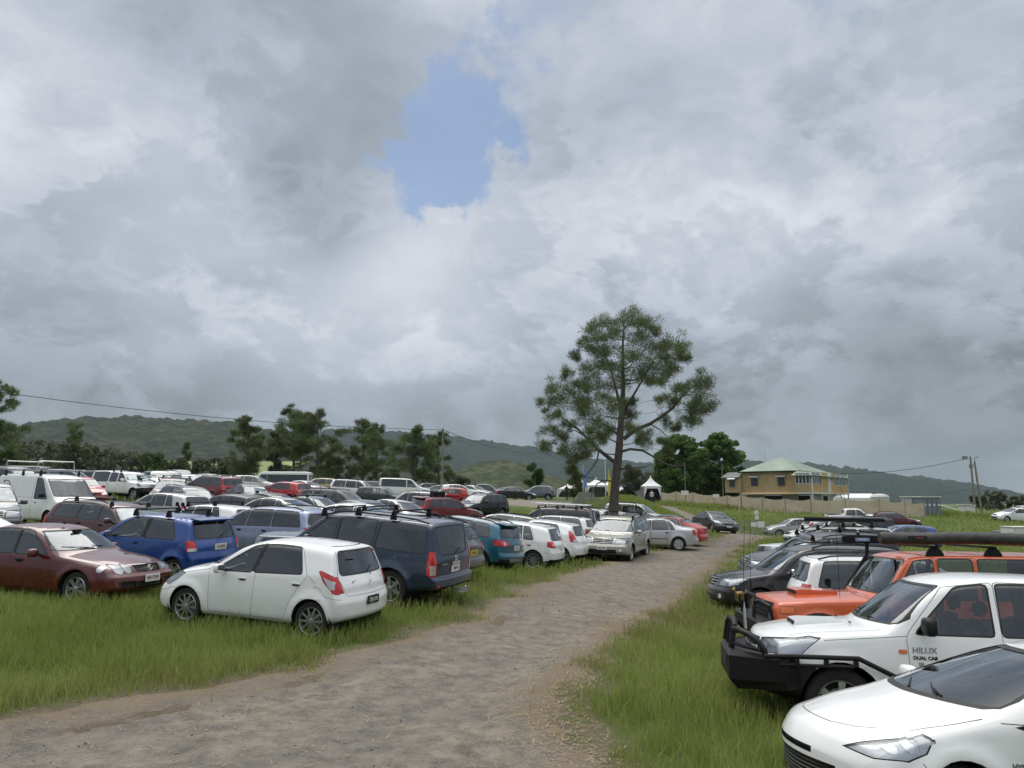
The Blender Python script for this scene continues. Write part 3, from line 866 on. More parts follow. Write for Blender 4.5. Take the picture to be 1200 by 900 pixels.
GENERIC_PLATE = {}
def plate_mesh(kind):
    if kind in GENERIC_PLATE: return GENERIC_PLATE[kind]
    b = MB(); b.box((0, 0, 0), (.012, .372, .134), 0, bev=.004)
    m = {'w': PLATEW, 'y': PLATEY, 'k': PLATEK}[kind]
    me = b.mesh('number_plate', m); GENERIC_PLATE[kind] = me; return me
INK_RED = mat('plate_ink_maroon', (.12, .01, .015), .5); INK_BLACK = mat('plate_ink_black', (.012, .012, .012), .5); INK_WHITE = mat('plate_ink_white', (.7, .7, .7), .5); INK_GREEN = mat('plate_ink_green', (.01, .12, .04), .5)

def spawn(kind, loc, heading, paint_m, label, cat='car', group=None, name='parked_car', tilt=None, detail=2,
          wheel='alloy5', front_plate=None, rear_plate=None, plate='w', ink=None, dark=None):
    """one vehicle: an Empty with its parts; part meshes are shared between vehicles of a kind"""
    if kind not in LIB: LIB[kind] = build_kind(KINDS[kind])
    kd = LIB[kind]; K = kd['K']; sh = kd['sh']; L, W = sh.L, sh.W
    root = empty(name, loc, 0); root.rotation_mode = 'QUATERNION'
    q = Matrix.Rotation(heading, 4, 'Z').to_quaternion()
    if tilt is not None: q = Vector((0, 0, 1)).rotation_difference(tilt) @ q
    root.rotation_quaternion = q
    tag(root, label, cat, group)
    objs = []
    skip = {2: (), 1: ('steering_wheel', 'wiper', 'mirror_arm', 'mirror_glass', 'lens', 'rear_wiper', 'door_handle') if not K.get('keep') else (), 0: ('steering_wheel', 'wiper', 'mirror_arm', 'mirror_glass', 'lens', 'interior', 'rear_wiper', 'door_handle', 'grille_bar', 'reverse_lamp', 'indicator')}[detail]
    for (nm, me, par, pf, lc) in kd['parts']:
        if me is None or nm in skip or (par is not None and objs[par] is None): objs.append(None); continue
        o = bpy.data.objects.new(nm, me); COL.objects.link(o)
        if lc is not None: o.location = lc
        o.parent = root if par is None else objs[par]
        if pf:
            mt = {'paint': paint_m, True: paint_m, 'black': BLACKP, 'chrome': CHROME}[pf]
            if me.materials and me.materials[0] is None or True:
                o.material_slots[0].link = 'OBJECT'; o.material_slots[0].material = mt
        objs.append(o)
        if detail < 2 and nm in ('side_window', 'rear_window') and dark: 
            o.material_slots[0].link = 'OBJECT'; o.material_slots[0].material = GLASS_DARK
        elif dark and nm == 'rear_window': o.material_slots[0].link = 'OBJECT'; o.material_slots[0].material = GLASS_DARK
    tw = K.get('tyre_w', .20); tm, rm = wheel_meshes(K['R'], tw, wheel)
    for xx in kd['ax']:
        for sg in (1, -1):
            we = bpy.data.objects.new('wheel', None); COL.objects.link(we); we.parent = root; we.empty_display_size = .1
            we.location = (xx, sg*(W-tw/2-.025), K['R']); we.rotation_euler = (0, random.uniform(0, 6), 0 if sg > 0 else math.pi)
            if sg < 0: we.rotation_euler = (0, 0, math.pi)
            for me, nm in ((tm, 'tyre'), (rm, 'rim')):
                o = bpy.data.objects.new(nm, me); COL.objects.link(o); o.parent = we
    inkm = ink or {'w': INK_RED, 'y': INK_BLACK, 'k': INK_WHITE}[plate]
    for txt, fr in ((front_plate, True), (rear_plate, False)):
        if txt is None: continue
        y, z_ = K['plate_f' if fr else 'plate_r']
        p = (sh.point_front if fr else sh.point_rear)(y, z_, .012)
        po = link_mesh('number_plate', plate_mesh(plate), root, p)
        if txt and detail >= 1:
            tmh = text_mesh(txt, .092, inkm, .0012, .0012 if len(txt) else 0); to = link_mesh('lettering', tmh, po)
            to.location = (.0075 if fr else -.0075, 0, -.003); to.rotation_euler = (R(90), 0, R(90) if fr else R(-90))
            to.scale = (.80, 1, 1)
    return root, kd
# ------------------------------------------------------------------ the kinds of vehicle in the field (s = metres back from the nose)
KINDS = {}
def mk(name, base=None, **kw):
    d = dict(KINDS[base]) if base else {}
    d.update(kw); KINDS[name] = d; return d
def zline(top, s): return interp(top, s)
def auto(K):
    """fill in windows, doors and glass from a few numbers"""
    L, W, H = K['L'], K['W']/2, K['H']; top = fillet_poly(K['top'], 6); belt = K['belt']; tum = K.get('tumble', .74)
    cowl, wt, rr, rb = K['cowl'], K['ws_top'], K['roof_rear'], K['rear_bot']        # s positions on the top profile
    zb = lambda s: interp(belt, s)
    dz = K.get('frame_h', .085)
    def tz(s): return interp(top, s)-dz
    P0 = K['pillars']                                    # [(s_bottom, s_top)...] first = A (front of glass), last = rear end of glass
    wins = []
    for i in range(len(P0)-1):
        (a0, a1), (b0, b1) = P0[i], P0[i+1]; g = K.get('gap_p', .035)
        a0_, a1_, b0_, b1_ = a0+(g if i else 0), a1+(g if i else 0), b0-(g if i < len(P0)-2 else 0), b1-(g if i < len(P0)-2 else 0)
        low = [(a0_, zb(a0_)+.03), (b0_, zb(b0_)+.03)]
        hi = [(b1_, tz(b1_))]+[(b1_+(a1_-b1_)*q, tz(b1_+(a1_-b1_)*q)) for q in (.25, .5, .75)]+[(a1_, tz(a1_))]
        if K.get('flat_win'): hi = [(b1_, min(tz(b1_), K['flat_win'])), (a1_, min(tz(a1_), K['flat_win']))]
        w_ = dict(poly=low+hi, r=K.get('win_r', .035))
        dmap = K.get('win_door', [0, 1, None, None]); w_['door'] = dmap[i] if i < len(dmap) else None
        if K.get('dark_from') is not None: w_['dark'] = i >= K['dark_from']
        wins.append(w_)
    K['side_windows'] = wins
    zc = interp(top, cowl); wsz1 = interp(top, wt)-.035; fw = K.get('ws_w', (.90, .93))
    K.setdefault('windscreen', [(-W*fw[0], zc+.03), (W*fw[0], zc+.03), (W*tum*fw[1], wsz1), (-W*tum*fw[1], wsz1)])
    if 'rear_window' not in K:
        z0 = interp(top, rb)+.03; z1 = interp(top, rr)-.06; rw = K.get('rw_w', (.84, .90))
        K['rear_window'] = [(-W*rw[0], z0), (W*rw[0], z0), (W*tum*rw[1], z1), (-W*tum*rw[1], z1)]
    K.setdefault('mirror', (cowl+.50, zb(cowl+.4)+.07))
    K.setdefault('cabin', (cowl-.05, rb)); K.setdefault('belt_in', zb(L/2)+.0)
    K.setdefault('plate_f', (0, .42)); K.setdefault('plate_r', (0, .75))
    K.setdefault('handle_z', zb(L/2)-.10)
def lampf(poly, side=None, subs=(), lens=True):
    ps = [('front', poly)]
    if side: ps.append(('side', side))
    return dict(name='headlight', polys=ps, mat=LAMPSIL, lens=lens, subs=list(subs))
def lampr(poly, side=None, subs=(), m_=None):
    ps = [('rear', poly)] if poly else []
    if side: ps.append(('side', side))
    return dict(name='tail_light', polys=ps, mat=m_ or REDL, subs=list(subs))
def round_(cx, cz, r, n=14, sx=1): return [(cx+r*sx*math.cos(2*math.pi*k/n), cz+r*math.sin(2*math.pi*k/n)) for k in range(n)]
def roofbar(s0, z_off=.09, feet=True, over=0.0):
    def fn(b, sh):
        zz = sh.zt(s0); w_ = sh.tum*sh.W
        x = sh.L/2-s0
        b.box((x, 0, zz+z_off), (.045, 2*w_+.10+over, .028), 0, bev=.01)
        for sg in (-1, 1): b.prism([(x-.07, zz-.04), (x+.07, zz-.04), (x+.03, zz+z_off-.01), (x-.03, zz+z_off-.01)], sg*(w_-.03), sg*(w_+.035), 'Y', 1)
    return fn
def rails(s0, s1):
    def fn(b, sh):
        for sg in (-1, 1):
            pts = []
            for q in range(9):
                s_ = s0+(s1-s0)*q/8; h = .05*(1-abs(2*q/8-1)**6)
                pts.append((sh.L/2-s_, sg*(sh.tum*sh.W-.05), sh.zt(s_)-.02+h))
            b.tube(pts, .018, 6)
    return fn

# --- white small five-door hatch (rounded, blacked-out pillars, boomerang tail lamps)
top = [(0, .66), (.10, .79, .10), (.55, .93, .3), (.98, 1.01, .10), (1.80, 1.425, .30), (2.35, 1.51, .5), (3.30, 1.455, .3), (3.50, 1.41, .06), (3.79, 1.00, .08), (3.85, .90)]
K = mk('hatch_small', L=3.85, W=1.695, H=1.51, wb=2.43, fo=.80, R=.305, top=top, bot=[(0, .24), (.35, .20), (3.4, .22), (3.85, .34)],
   belt=[(0, .60), (.5, .80, .3), (1.1, .915, .3), (2.4, .95, .5), (3.85, 1.02)], tumble=.73, bow=[(0, .26), (.5, .14), (1.2, .13), (1.9, .07), (2.6, 0), (3.4, -.04), (3.7, -.10), (3.85, -.16)],
   nose_dx=[(.2, -.04), (.4, .02), (.55, 0), (.8, -.10)], tail_dx=[(.2, -.06), (.35, .0), (.6, .0), (.75, -.06), (1.0, -.10), (1.4, -.10)],
   cowl=.98, ws_top=1.80, roof_rear=3.48, rear_bot=3.77, pillars=[(1.22, 1.93), (2.02, 2.14), (3.02, 2.86)], win_door=[0, 1], dark_rear=True, swell=.03,
   doors=[[(1.15, .28), (1.10, .95), (1.75, 1.36), (2.10, 1.415), (2.06, .28)], [(2.06, .28), (2.10, 1.415), (2.90, 1.40), (3.14, .98), (2.85, .62), (2.72, .28)]],
   rear_window=[(-.64, 1.02), (.64, 1.02), (.54, 1.36), (-.54, 1.36)], rear_wiper=True,
   tailgate=[(-.60, .70), (.60, .70), (.70, .98), (.56, 1.43), (-.56, 1.43), (-.70, .98)],
   trim=[('side', [(1.985, .975), (2.055, .975), (2.185, 1.415), (2.105, 1.415)], 3)],
   lamps=[dict(name='headlight', polys=[('side', [(.06, .66), (.10, .74), (.52, .86), (.60, .84), (.45, .74), (.2, .64)]), ('front', [(.45, .60), (.80, .66), (.80, .80), (.60, .74)])], mat=LAMPSIL, lens=True, subs=[]),
          dict(name='tail_light', polys=[('side', [(3.27, 1.03), (3.36, 1.075), (3.85, .99), (3.85, .745), (3.66, .73), (3.48, .92)]), ('rear', [(.66, .76), (.90, .76), (.90, .99), (.70, .99)])], mat=REDL,
               subs=[('reverse_lamp', 'side', [(3.46, .99), (3.80, .93), (3.80, .81), (3.68, .81)], WHITEL)])],
   grilles=[dict(poly=[(-.32, .62), (.32, .62), (.36, .70), (-.36, .70)]), dict(poly=[(-.45, .30), (.45, .30), (.50, .46), (-.50, .46)])],
   plate_r=(0, .60), plate_f=(0, .50), handle_z=.86, handle_mat='paint',
   seams_side=[[(1.10, .95), (.60, .86)], [(3.14, 1.0), (3.55, .70), (3.85, .66)], [(.0, .52), (.45, .62)]])
KINDS['hatch_small']['extras'] = [
   ('fuel_flap', lambda b, sh: [b.lathe([(.075, 0), (.072, .003), (.001, .004)], 24, 0, 'Y', (sh.L/2-3.30, s_*(sh.W-.012), .80)) for s_ in (1,)], True, [None]),
   ('spoiler_lamp', lambda b, sh: b.box(sh.point_rear(0, 1.385, .004), (.02, .28, .022), 0, bev=.005), False, [REDD])]
auto(K)

# --- generic five-door hatch (upright tail)
top = [(0, .68), (.10, .78, .10), (.55, .92, .3), (1.08, 1.00, .10), (1.86, 1.41, .30), (2.5, 1.485, .5), (3.60, 1.44, .3), (3.82, 1.38, .08), (4.12, .99, .08), (4.20, .92)]
K = mk('hatch', L=4.2, W=1.76, H=1.485, wb=2.578, fo=.87, R=.318, top=top, bot=[(0, .22), (.35, .19), (3.8, .21), (4.2, .32)],
   belt=[(0, .62), (.5, .80, .3), (1.1, .90, .3), (2.6, .93, .5), (4.2, .96)], tumble=.735, bow=[(0, .22), (.5, .12), (1.2, .13), (1.9, .06), (2.6, 0), (3.8, -.03), (4.0, -.08), (4.2, -.14)],
   nose_dx=[(.2, -.04), (.4, .02), (.55, 0), (.8, -.08)], tail_dx=[(.2, -.06), (.35, .0), (.6, .0), (.75, -.05), (1.0, -.06), (1.4, -.06)],
   cowl=1.08, ws_top=1.86, roof_rear=3.80, rear_bot=4.10, pillars=[(1.32, 2.00), (2.18, 2.26), (3.02, 2.95), (3.40, 3.18)], win_door=[0, 1, 1],
   doors=[[(1.22, .28), (1.20, .93), (1.86, 1.35), (2.24, 1.40), (2.20, .28)], [(2.20, .28), (2.24, 1.40), (3.24, 1.37), (3.48, .96), (3.12, .60), (2.95, .28)]],
   rear_window=[(-.66, 1.02), (.66, 1.02), (.56, 1.34), (-.56, 1.34)], rear_wiper=True, tailgate=[(-.60, .60), (.60, .60), (.70, .98), (.58, 1.41), (-.58, 1.41), (-.70, .98)],
   lamps=[lampf([(.46, .58), (.84, .62), (.84, .76), (.50, .73)], [(.0, .62), (.38, .70), (.40, .79), (.12, .77)]),
          lampr([(.56, .80), (.90, .80), (.90, .98), (.62, .98)], [(4.2, .80), (4.2, .98), (3.96, .98), (3.98, .82)], [('reverse_lamp', 'rear', round_(.68, .88, .045), WHITEL)])],
   grilles=[dict(poly=[(-.40, .62), (.40, .62), (.42, .70), (-.42, .70)]), dict(poly=[(-.55, .26), (.55, .26), (.60, .44), (-.60, .44)])],
   trim=[('rear', [(-.85, .30), (.85, .30), (.85, .42), (-.85, .42)], 1)], plate_r=(0, .74), seams_side=[[(3.48, .96), (3.75, .64), (4.2, .60)], [(0, .54), (.42, .60)]])
auto(K)
# --- wedge hatch with high boomerang lamps
top = [(0, .66), (.10, .76, .10), (.5, .88, .3), (.92, .99, .10), (1.86, 1.42, .35), (2.4, 1.475, .5), (3.40, 1.43, .3), (3.56, 1.38, .06), (3.88, 1.00, .08), (3.95, .90)]
K = mk('hatch_wedge', 'hatch_small', L=3.95, W=1.722, H=1.475, wb=2.489, fo=.83, R=.305, top=top, cowl=.92, ws_top=1.86, roof_rear=3.54, rear_bot=3.86,
   bot=[(0, .22), (.35, .18), (3.5, .21), (3.95, .32)], belt=[(0, .60), (.5, .78, .3), (1.1, .88, .3), (2.4, .97, .5), (3.5, 1.06, .2), (3.95, 1.08)], pillars=[(1.20, 1.98), (2.10, 2.20), (3.20, 3.02)],
   bow=[(0, .26), (.5, .14), (1.2, .13), (1.9, .07), (2.6, 0), (3.5, -.04), (3.8, -.10), (3.95, -.16)],
   doors=[[(1.15, .28), (1.12, .92), (1.85, 1.36), (2.16, 1.39), (2.12, .28)], [(2.12, .28), (2.16, 1.39), (2.98, 1.36), (3.30, 1.02), (2.95, .62), (2.82, .28)]],
   rear_window=[(-.60, 1.05), (.60, 1.05), (.50, 1.34), (-.50, 1.34)], trim=[('side', [(2.08, 1.0), (2.10, 1.39), (2.22, 1.39), (2.20, 1.0)], 3), ('rear', [(-.7, .22), (.7, .22), (.8, .40), (-.8, .40)], 1)],
   tailgate=[(-.58, .62), (.58, .62), (.66, 1.0), (.54, 1.40), (-.54, 1.40), (-.66, 1.0)],
   lamps=[lampf([(.42, .60), (.82, .70), (.82, .84), (.50, .72)], [(.05, .66), (.5, .82), (.55, .90), (.12, .78)]),
          lampr([(.60, .84), (.92, .84), (.92, 1.12), (.68, 1.12)], [(3.95, .84), (3.72, .84), (3.50, 1.18), (3.60, 1.20), (3.95, 1.0)], [('reverse_lamp', 'rear', [(.62, .85), (.82, .85), (.80, .92), (.64, .92)], WHITEL)])],
   seams_side=[[(3.30, 1.02), (3.60, .66), (3.95, .62)]], extras=[], side_windows=None)
K.pop('windscreen', None); K.pop('mirror'); K.pop('cabin'); auto(K)
# --- three-door small hatch (blue)
top = [(0, .68), (.10, .80, .10), (.5, .92, .3), (.90, 1.02, .10), (1.62, 1.43, .35), (2.3, 1.50, .5), (3.30, 1.46, .3), (3.55, 1.42, .06), (3.80, 1.02, .08), (3.88, .92)]
K = mk('hatch_threedoor', 'hatch_small', L=3.88, W=1.67, H=1.50, wb=2.48, fo=.79, R=.295, top=top, cowl=.90, ws_top=1.62, roof_rear=3.53, rear_bot=3.78, tumble=.75,
   bot=[(0, .24), (.35, .20), (3.4, .22), (3.88, .34)], belt=[(0, .60), (.5, .80, .3), (1.1, .92, .3), (3.88, .98)], pillars=[(1.14, 1.78), (2.28, 2.34), (3.26, 3.02)], win_door=[0, None], gap_p=.05,
   bow=[(0, .26), (.5, .14), (1.2, .13), (1.9, .07), (2.6, 0), (3.4, -.04), (3.7, -.08), (3.88, -.14)], dark_rear=False,
   doors=[[(1.05, .28), (1.05, .94), (1.62, 1.38), (2.34, 1.43), (2.32, .28)]],
   rear_window=[(-.62, 1.03), (.62, 1.03), (.56, 1.38), (-.56, 1.38)], trim=[('side', [(2.22, .98), (2.28, 1.41), (2.40, 1.41), (2.34, .98)], 3)],
   tailgate=[(-.62, .60), (.62, .60), (.66, 1.0), (.58, 1.44), (-.58, 1.44), (-.66, 1.0)],
   lamps=[lampf([(.40, .60), (.82, .66), (.82, .82), (.46, .78)], [(.05, .64), (.4, .76), (.45, .86), (.12, .82)]),
          lampr([(.63, .76), (.90, .76), (.90, .99), (.67, .99)], [(3.88, .76), (3.72, .76), (3.68, .99), (3.88, .99)], [('reverse_lamp', 'rear', [(.64, .765), (.82, .765), (.82, .83), (.645, .83)], WHITEL)])],
   seams_side=[[(3.2, .62), (3.88, .58)]], extras=[('roof_spoiler', lambda b, sh: b.prism([(sh.L/2-3.40, 1.455), (sh.L/2-3.66, 1.43), (sh.L/2-3.66, 1.40), (sh.L/2-3.42, 1.42)], -.56, .56, 'Y'), True, [None])], plate_r=(0, .84))
K.pop('windscreen', None); K.pop('mirror'); K.pop('cabin'); auto(K)

# --- older rounded liftback sedan (maroon, four round lamps)
top = [(0, .62), (.08, .70, .08), (.6, .81, .3), (1.20, .90, .10), (1.92, 1.315, .30), (2.45, 1.385, .5), (3.05, 1.36, .4), (3.70, 1.10, .5), (4.12, .98, .15), (4.27, .93)]
K = mk('liftback', L=4.3, W=1.69, H=1.385, wb=2.465, fo=.88, R=.295, top=top, bot=[(0, .22), (.35, .19), (3.9, .21), (4.3, .30)],
   belt=[(0, .58), (.5, .70, .3), (1.2, .82, .3), (2.6, .85, .5), (4.3, .88)], tumble=.725, bow=[(0, .20), (.5, .12), (1.2, .14), (1.9, .07), (2.6, 0), (3.8, -.04), (4.3, -.14)],
   nose_dx=[(.2, -.05), (.32, .03), (.50, .03), (.56, -.03), (.8, -.08)], tail_dx=[(.2, -.06), (.35, .0), (.5, .0), (.6, -.05), (1.4, -.06)], swell=.02,
   cowl=1.20, ws_top=1.92, roof_rear=3.05, rear_bot=3.72, pillars=[(1.48, 2.05), (2.30, 2.36), (3.08, 3.04), (3.40, 3.12)], win_door=[0, 1, 1], gap_p=.03, frame_h=.075,
   doors=[[(1.32, .28), (1.34, .85), (1.92, 1.27), (2.36, 1.32), (2.32, .28)], [(2.32, .28), (2.36, 1.32), (3.10, 1.29), (3.50, .93), (3.12, .52), (3.02, .28)]],
   trim=[('side', [(2.26, .88), (2.32, 1.30), (2.40, 1.30), (2.36, .88)], 3)],
   lamps=[dict(name='headlight', polys=[('front', round_(.44, .635, .078, sx=1.0))], mat=LAMPSIL, lens=True, subs=[]), dict(name='headlight', polys=[('front', round_(.60, .635, .085, sx=1.0))], mat=LAMPSIL, lens=True, subs=[]),
          dict(name='indicator', polys=[('side', round_(.24, .645, .055, sx=1.6))], mat=WHITEL, subs=[]),
          lampr([(.42, .70), (.86, .70), (.86, .86), (.46, .86)], [(4.3, .70), (4.3, .86), (4.08, .84), (4.08, .72)])],
   grilles=[dict(poly=[(-.28, .57), (.28, .57), (.32, .68), (-.32, .68)], bars=2, bar_r=.004, bar_mat=BLACKP), dict(poly=[(-.30, .30), (.30, .30), (.30, .40), (-.30, .40)]), dict(poly=[(.36, .33), (.62, .33), (.62, .42), (.36, .42)], pair=1)],
   plate_f=(0, .455), plate_r=(0, .60), handle_mat='black', handle_z=.76, seams_side=[[(0, .54), (.52, .54)], [(1.34, .85), (.3, .70)]], seams_top=[[(.12, .60), (1.2, .74)]])
auto(K)
# --- three-box sedan
top = [(0, .62), (.08, .70, .08), (.6, .83, .3), (1.15, .93, .10), (1.90, 1.36, .30), (2.45, 1.43, .5), (3.05, 1.40, .4), (3.66, 1.07, .12), (4.28, 1.02, .10), (4.42, .92)]
K = mk('sedan', 'liftback', L=4.42, W=1.71, H=1.43, wb=2.61, fo=.86, R=.305, top=top, bot=[(0, .22), (.35, .19), (4.0, .21), (4.42, .30)], belt=[(0, .58), (.5, .72, .3), (1.2, .86, .3), (2.6, .89, .5), (4.42, .94)],
   cowl=1.15, ws_top=1.90, roof_rear=3.10, rear_bot=3.64, pillars=[(1.42, 2.03), (2.24, 2.30), (3.10, 2.98), (3.34, 3.12)], win_door=[0, 1, None],
   bow=[(0, .20), (.5, .12), (1.2, .14), (1.9, .07), (2.6, 0), (3.8, -.04), (4.42, -.14)], trim=[('side', [(1.30, .50), (3.02, .50), (3.02, .535), (1.30, .535)], 1)], frame_h=.085,
   doors=[[(1.26, .28), (1.28, .87), (1.90, 1.31), (2.28, 1.37), (2.26, .28)], [(2.26, .28), (2.28, 1.37), (3.00, 1.34), (3.18, .95), (3.02, .55), (2.98, .28)]],
   lamps=[lampf([(.42, .56), (.82, .58), (.82, .72), (.46, .71)], [(.0, .58), (.32, .62), (.34, .73), (.08, .72)]), lampr([(.52, .72), (.88, .72), (.88, .94), (.56, .94)], [(4.42, .72), (4.42, .94), (4.20, .96), (4.24, .74)])],
   grilles=[dict(poly=[(-.36, .58), (.36, .58), (.38, .69), (-.38, .69)], bars=2), dict(poly=[(-.50, .28), (.50, .28), (.54, .42), (-.54, .42)])],
   plate_f=(0, .42), plate_r=(0, .74), side_windows=None, handle_z=.80, seams_side=[[(0, .54), (.42, .54)], [(3.9, .70), (4.42, .68)]], seams_top=[[(.12, .60), (1.15, .74)]])
K.pop('windscreen'); K.pop('rear_window'); K.pop('mirror'); K.pop('cabin'); K.pop('belt_in'); auto(K)
# --- sleek late hatch-sedan (dark hybrid)
top = [(0, .64), (.08, .74, .10), (.5, .88, .3), (.95, .99, .15), (1.90, 1.40, .45), (2.45, 1.49, .5), (3.20, 1.44, .5), (4.20, 1.10, .2), (4.40, 1.02, .08), (4.48, .90)]
K = mk('fastback', 'liftback', L=4.48, W=1.745, H=1.49, wb=2.70, fo=.92, R=.315, top=top, bot=[(0, .22), (.35, .17), (4.0, .21), (4.48, .34)], belt=[(0, .62), (.5, .80, .3), (1.2, .90, .3), (2.6, .95, .5), (4.48, 1.02)],
   cowl=.95, ws_top=1.90, roof_rear=3.20, rear_bot=4.15, pillars=[(1.28, 2.03), (2.28, 2.36), (3.10, 3.06), (3.60, 3.30)], win_door=[0, 1, None], bow=[(0, .30), (.5, .16), (1.2, .14), (1.9, .07), (2.6, 0), (3.8, -.04), (4.48, -.16)],
   doors=[[(1.22, .28), (1.24, .92), (1.90, 1.36), (2.34, 1.43), (2.30, .28)], [(2.30, .28), (2.34, 1.43), (3.14, 1.40), (3.36, 1.0), (3.14, .60), (3.06, .28)]], trim=[],
   lamps=[lampf([(.40, .62), (.84, .74), (.84, .92), (.56, .80)], [(.05, .68), (.5, .84), (.50, .92), (.12, .84)]), lampr([(.60, .80), (.90, .80), (.90, 1.04), (.66, 1.04)], [(4.48, .80), (4.48, 1.04), (4.22, 1.04), (4.26, .82)])],
   grilles=[dict(poly=[(-.42, .30), (.42, .30), (.36, .44), (-.36, .44)]), dict(poly=[(-.30, .60), (.30, .60), (.32, .65), (-.32, .65)])], plate_f=(0, .48), side_windows=None, seams_side=[], handle_z=.86)
for k_ in ('windscreen', 'rear_window', 'mirror', 'cabin', 'belt_in'): K.pop(k_, None)
auto(K)
# --- station wagon
top = [(0, .64), (.08, .72, .08), (.6, .85, .3), (1.15, .94, .10), (1.90, 1.37, .30), (2.45, 1.46, .5), (3.90, 1.43, .4), (4.22, 1.36, .12), (4.48, .96, .10), (4.58, .90)]
K = mk('wagon', 'sedan', L=4.58, W=1.75, H=1.46, wb=2.66, fo=.90, R=.31, top=top, bot=[(0, .22), (.35, .19), (4.1, .21), (4.58, .30)], belt=[(0, .60), (.5, .74, .3), (1.2, .88, .3), (2.6, .91, .5), (4.58, .93)],
   cowl=1.15, ws_top=1.90, roof_rear=4.20, rear_bot=4.46, pillars=[(1.42, 2.03), (2.24, 2.30), (3.14, 3.10), (4.16, 3.92)], win_door=[0, 1, None], trim=[],
   bow=[(0, .20), (.5, .12), (1.2, .14), (1.9, .07), (2.6, 0), (4.0, -.03), (4.58, -.12)], rear_wiper=True,
   doors=[[(1.26, .28), (1.28, .89), (1.90, 1.33), (2.28, 1.39), (2.26, .28)], [(2.26, .28), (2.28, 1.39), (3.10, 1.38), (3.14, .93), (3.06, .55), (3.0, .28)]],
   lamps=[lampf([(.42, .58), (.84, .60), (.84, .74), (.46, .73)], [(.0, .60), (.34, .64), (.36, .75), (.08, .74)]), lampr([(.60, .70), (.90, .70), (.90, .94), (.64, .94)], [(4.58, .70), (4.58, .94), (4.36, .94), (4.38, .72)], [('reverse_lamp', 'rear', [(.62, .71), (.82, .71), (.82, .77), (.63, .77)], WHITEL)])],
   tailgate=[(-.62, .52), (.62, .52), (.70, .94), (.60, 1.39), (-.60, 1.39), (-.70, .94)], plate_r=(0, .70), side_windows=None, seams_side=[], handle_z=.82, extras=[('roof_rail', rails(2.2, 4.0), 'black', [None])])
for k_ in ('windscreen', 'rear_window', 'mirror', 'cabin', 'belt_in'): K.pop(k_, None)
auto(K)
# --- soft five-door SUV (silver, facing the camera)
top = [(0, .78), (.08, .90, .08), (.6, 1.00, .3), (1.10, 1.08, .10), (1.86, 1.59, .30), (2.45, 1.68, .5), (4.05, 1.66, .4), (4.33, 1.60, .12), (4.60, 1.12, .10), (4.68, 1.02)]
K = mk('suv', L=4.68, W=1.825, H=1.68, wb=2.715, fo=.92, R=.345, tyre_w=.225, top=top, bot=[(0, .34), (.4, .27), (4.2, .29), (4.68, .42)], belt=[(0, .74), (.5, .90, .3), (1.2, 1.02, .3), (4.68, 1.06)], tumble=.76,
   bow=[(0, .20), (.5, .12), (1.2, .13), (1.9, .07), (2.6, 0), (4.1, -.03), (4.68, -.12)], nose_dx=[(.3, -.05), (.45, .03), (.62, .02), (.7, -.03), (1.0, -.07)], tail_dx=[(.3, -.06), (.45, .02), (.62, .02), (.72, -.05), (1.6, -.06)], swell=.03, arch_gap=.055,
   cowl=1.10, ws_top=1.86, roof_rear=4.32, rear_bot=4.58, pillars=[(1.40, 2.02), (2.30, 2.34), (3.22, 3.18), (4.26, 4.06)], win_door=[0, 1, None], rear_wiper=True, ws_w=(.90, .92),
   doors=[[(1.30, .36), (1.32, 1.02), (1.86, 1.53), (2.34, 1.60), (2.32, .36)], [(2.32, .36), (2.34, 1.60), (3.20, 1.60), (3.24, 1.06), (3.14, .66), (3.06, .36)]],
   lamps=[lampf([(.44, .72), (.88, .74), (.88, .92), (.48, .90)], [(.0, .74), (.32, .78), (.34, .92), (.08, .92)], [('indicator', 'front', [(.72, .73), (.88, .73), (.88, .92), (.78, .92)], WHITEL)]),
          dict(name='fog_lamp', polys=[('front', round_(.66, .50, .06))], mat=LAMPSIL, subs=[]),
          lampr([(.62, .84), (.92, .84), (.92, 1.12), (.66, 1.12)], [(4.68, .84), (4.68, 1.12), (4.46, 1.12), (4.50, .86)], [('reverse_lamp', 'rear', [(.64, .85), (.84, .85), (.84, .92), (.645, .92)], WHITEL)])],
   grilles=[dict(poly=[(-.38, .72), (.38, .72), (.40, .90), (-.40, .90)], bars=3, chrome=True), dict(poly=[(-.50, .38), (.50, .38), (.50, .50), (-.50, .50)])],
   tailgate=[(-.66, .62), (.66, .62), (.74, 1.06), (.62, 1.62), (-.62, 1.62), (-.74, 1.06)], plate_f=(0, .56), plate_r=(0, .82), seams_side=[[(0, .66), (.46, .68)]], handle_z=.96, extras=[('roof_rail', rails(2.2, 4.15), 'black', [None])])
auto(K)
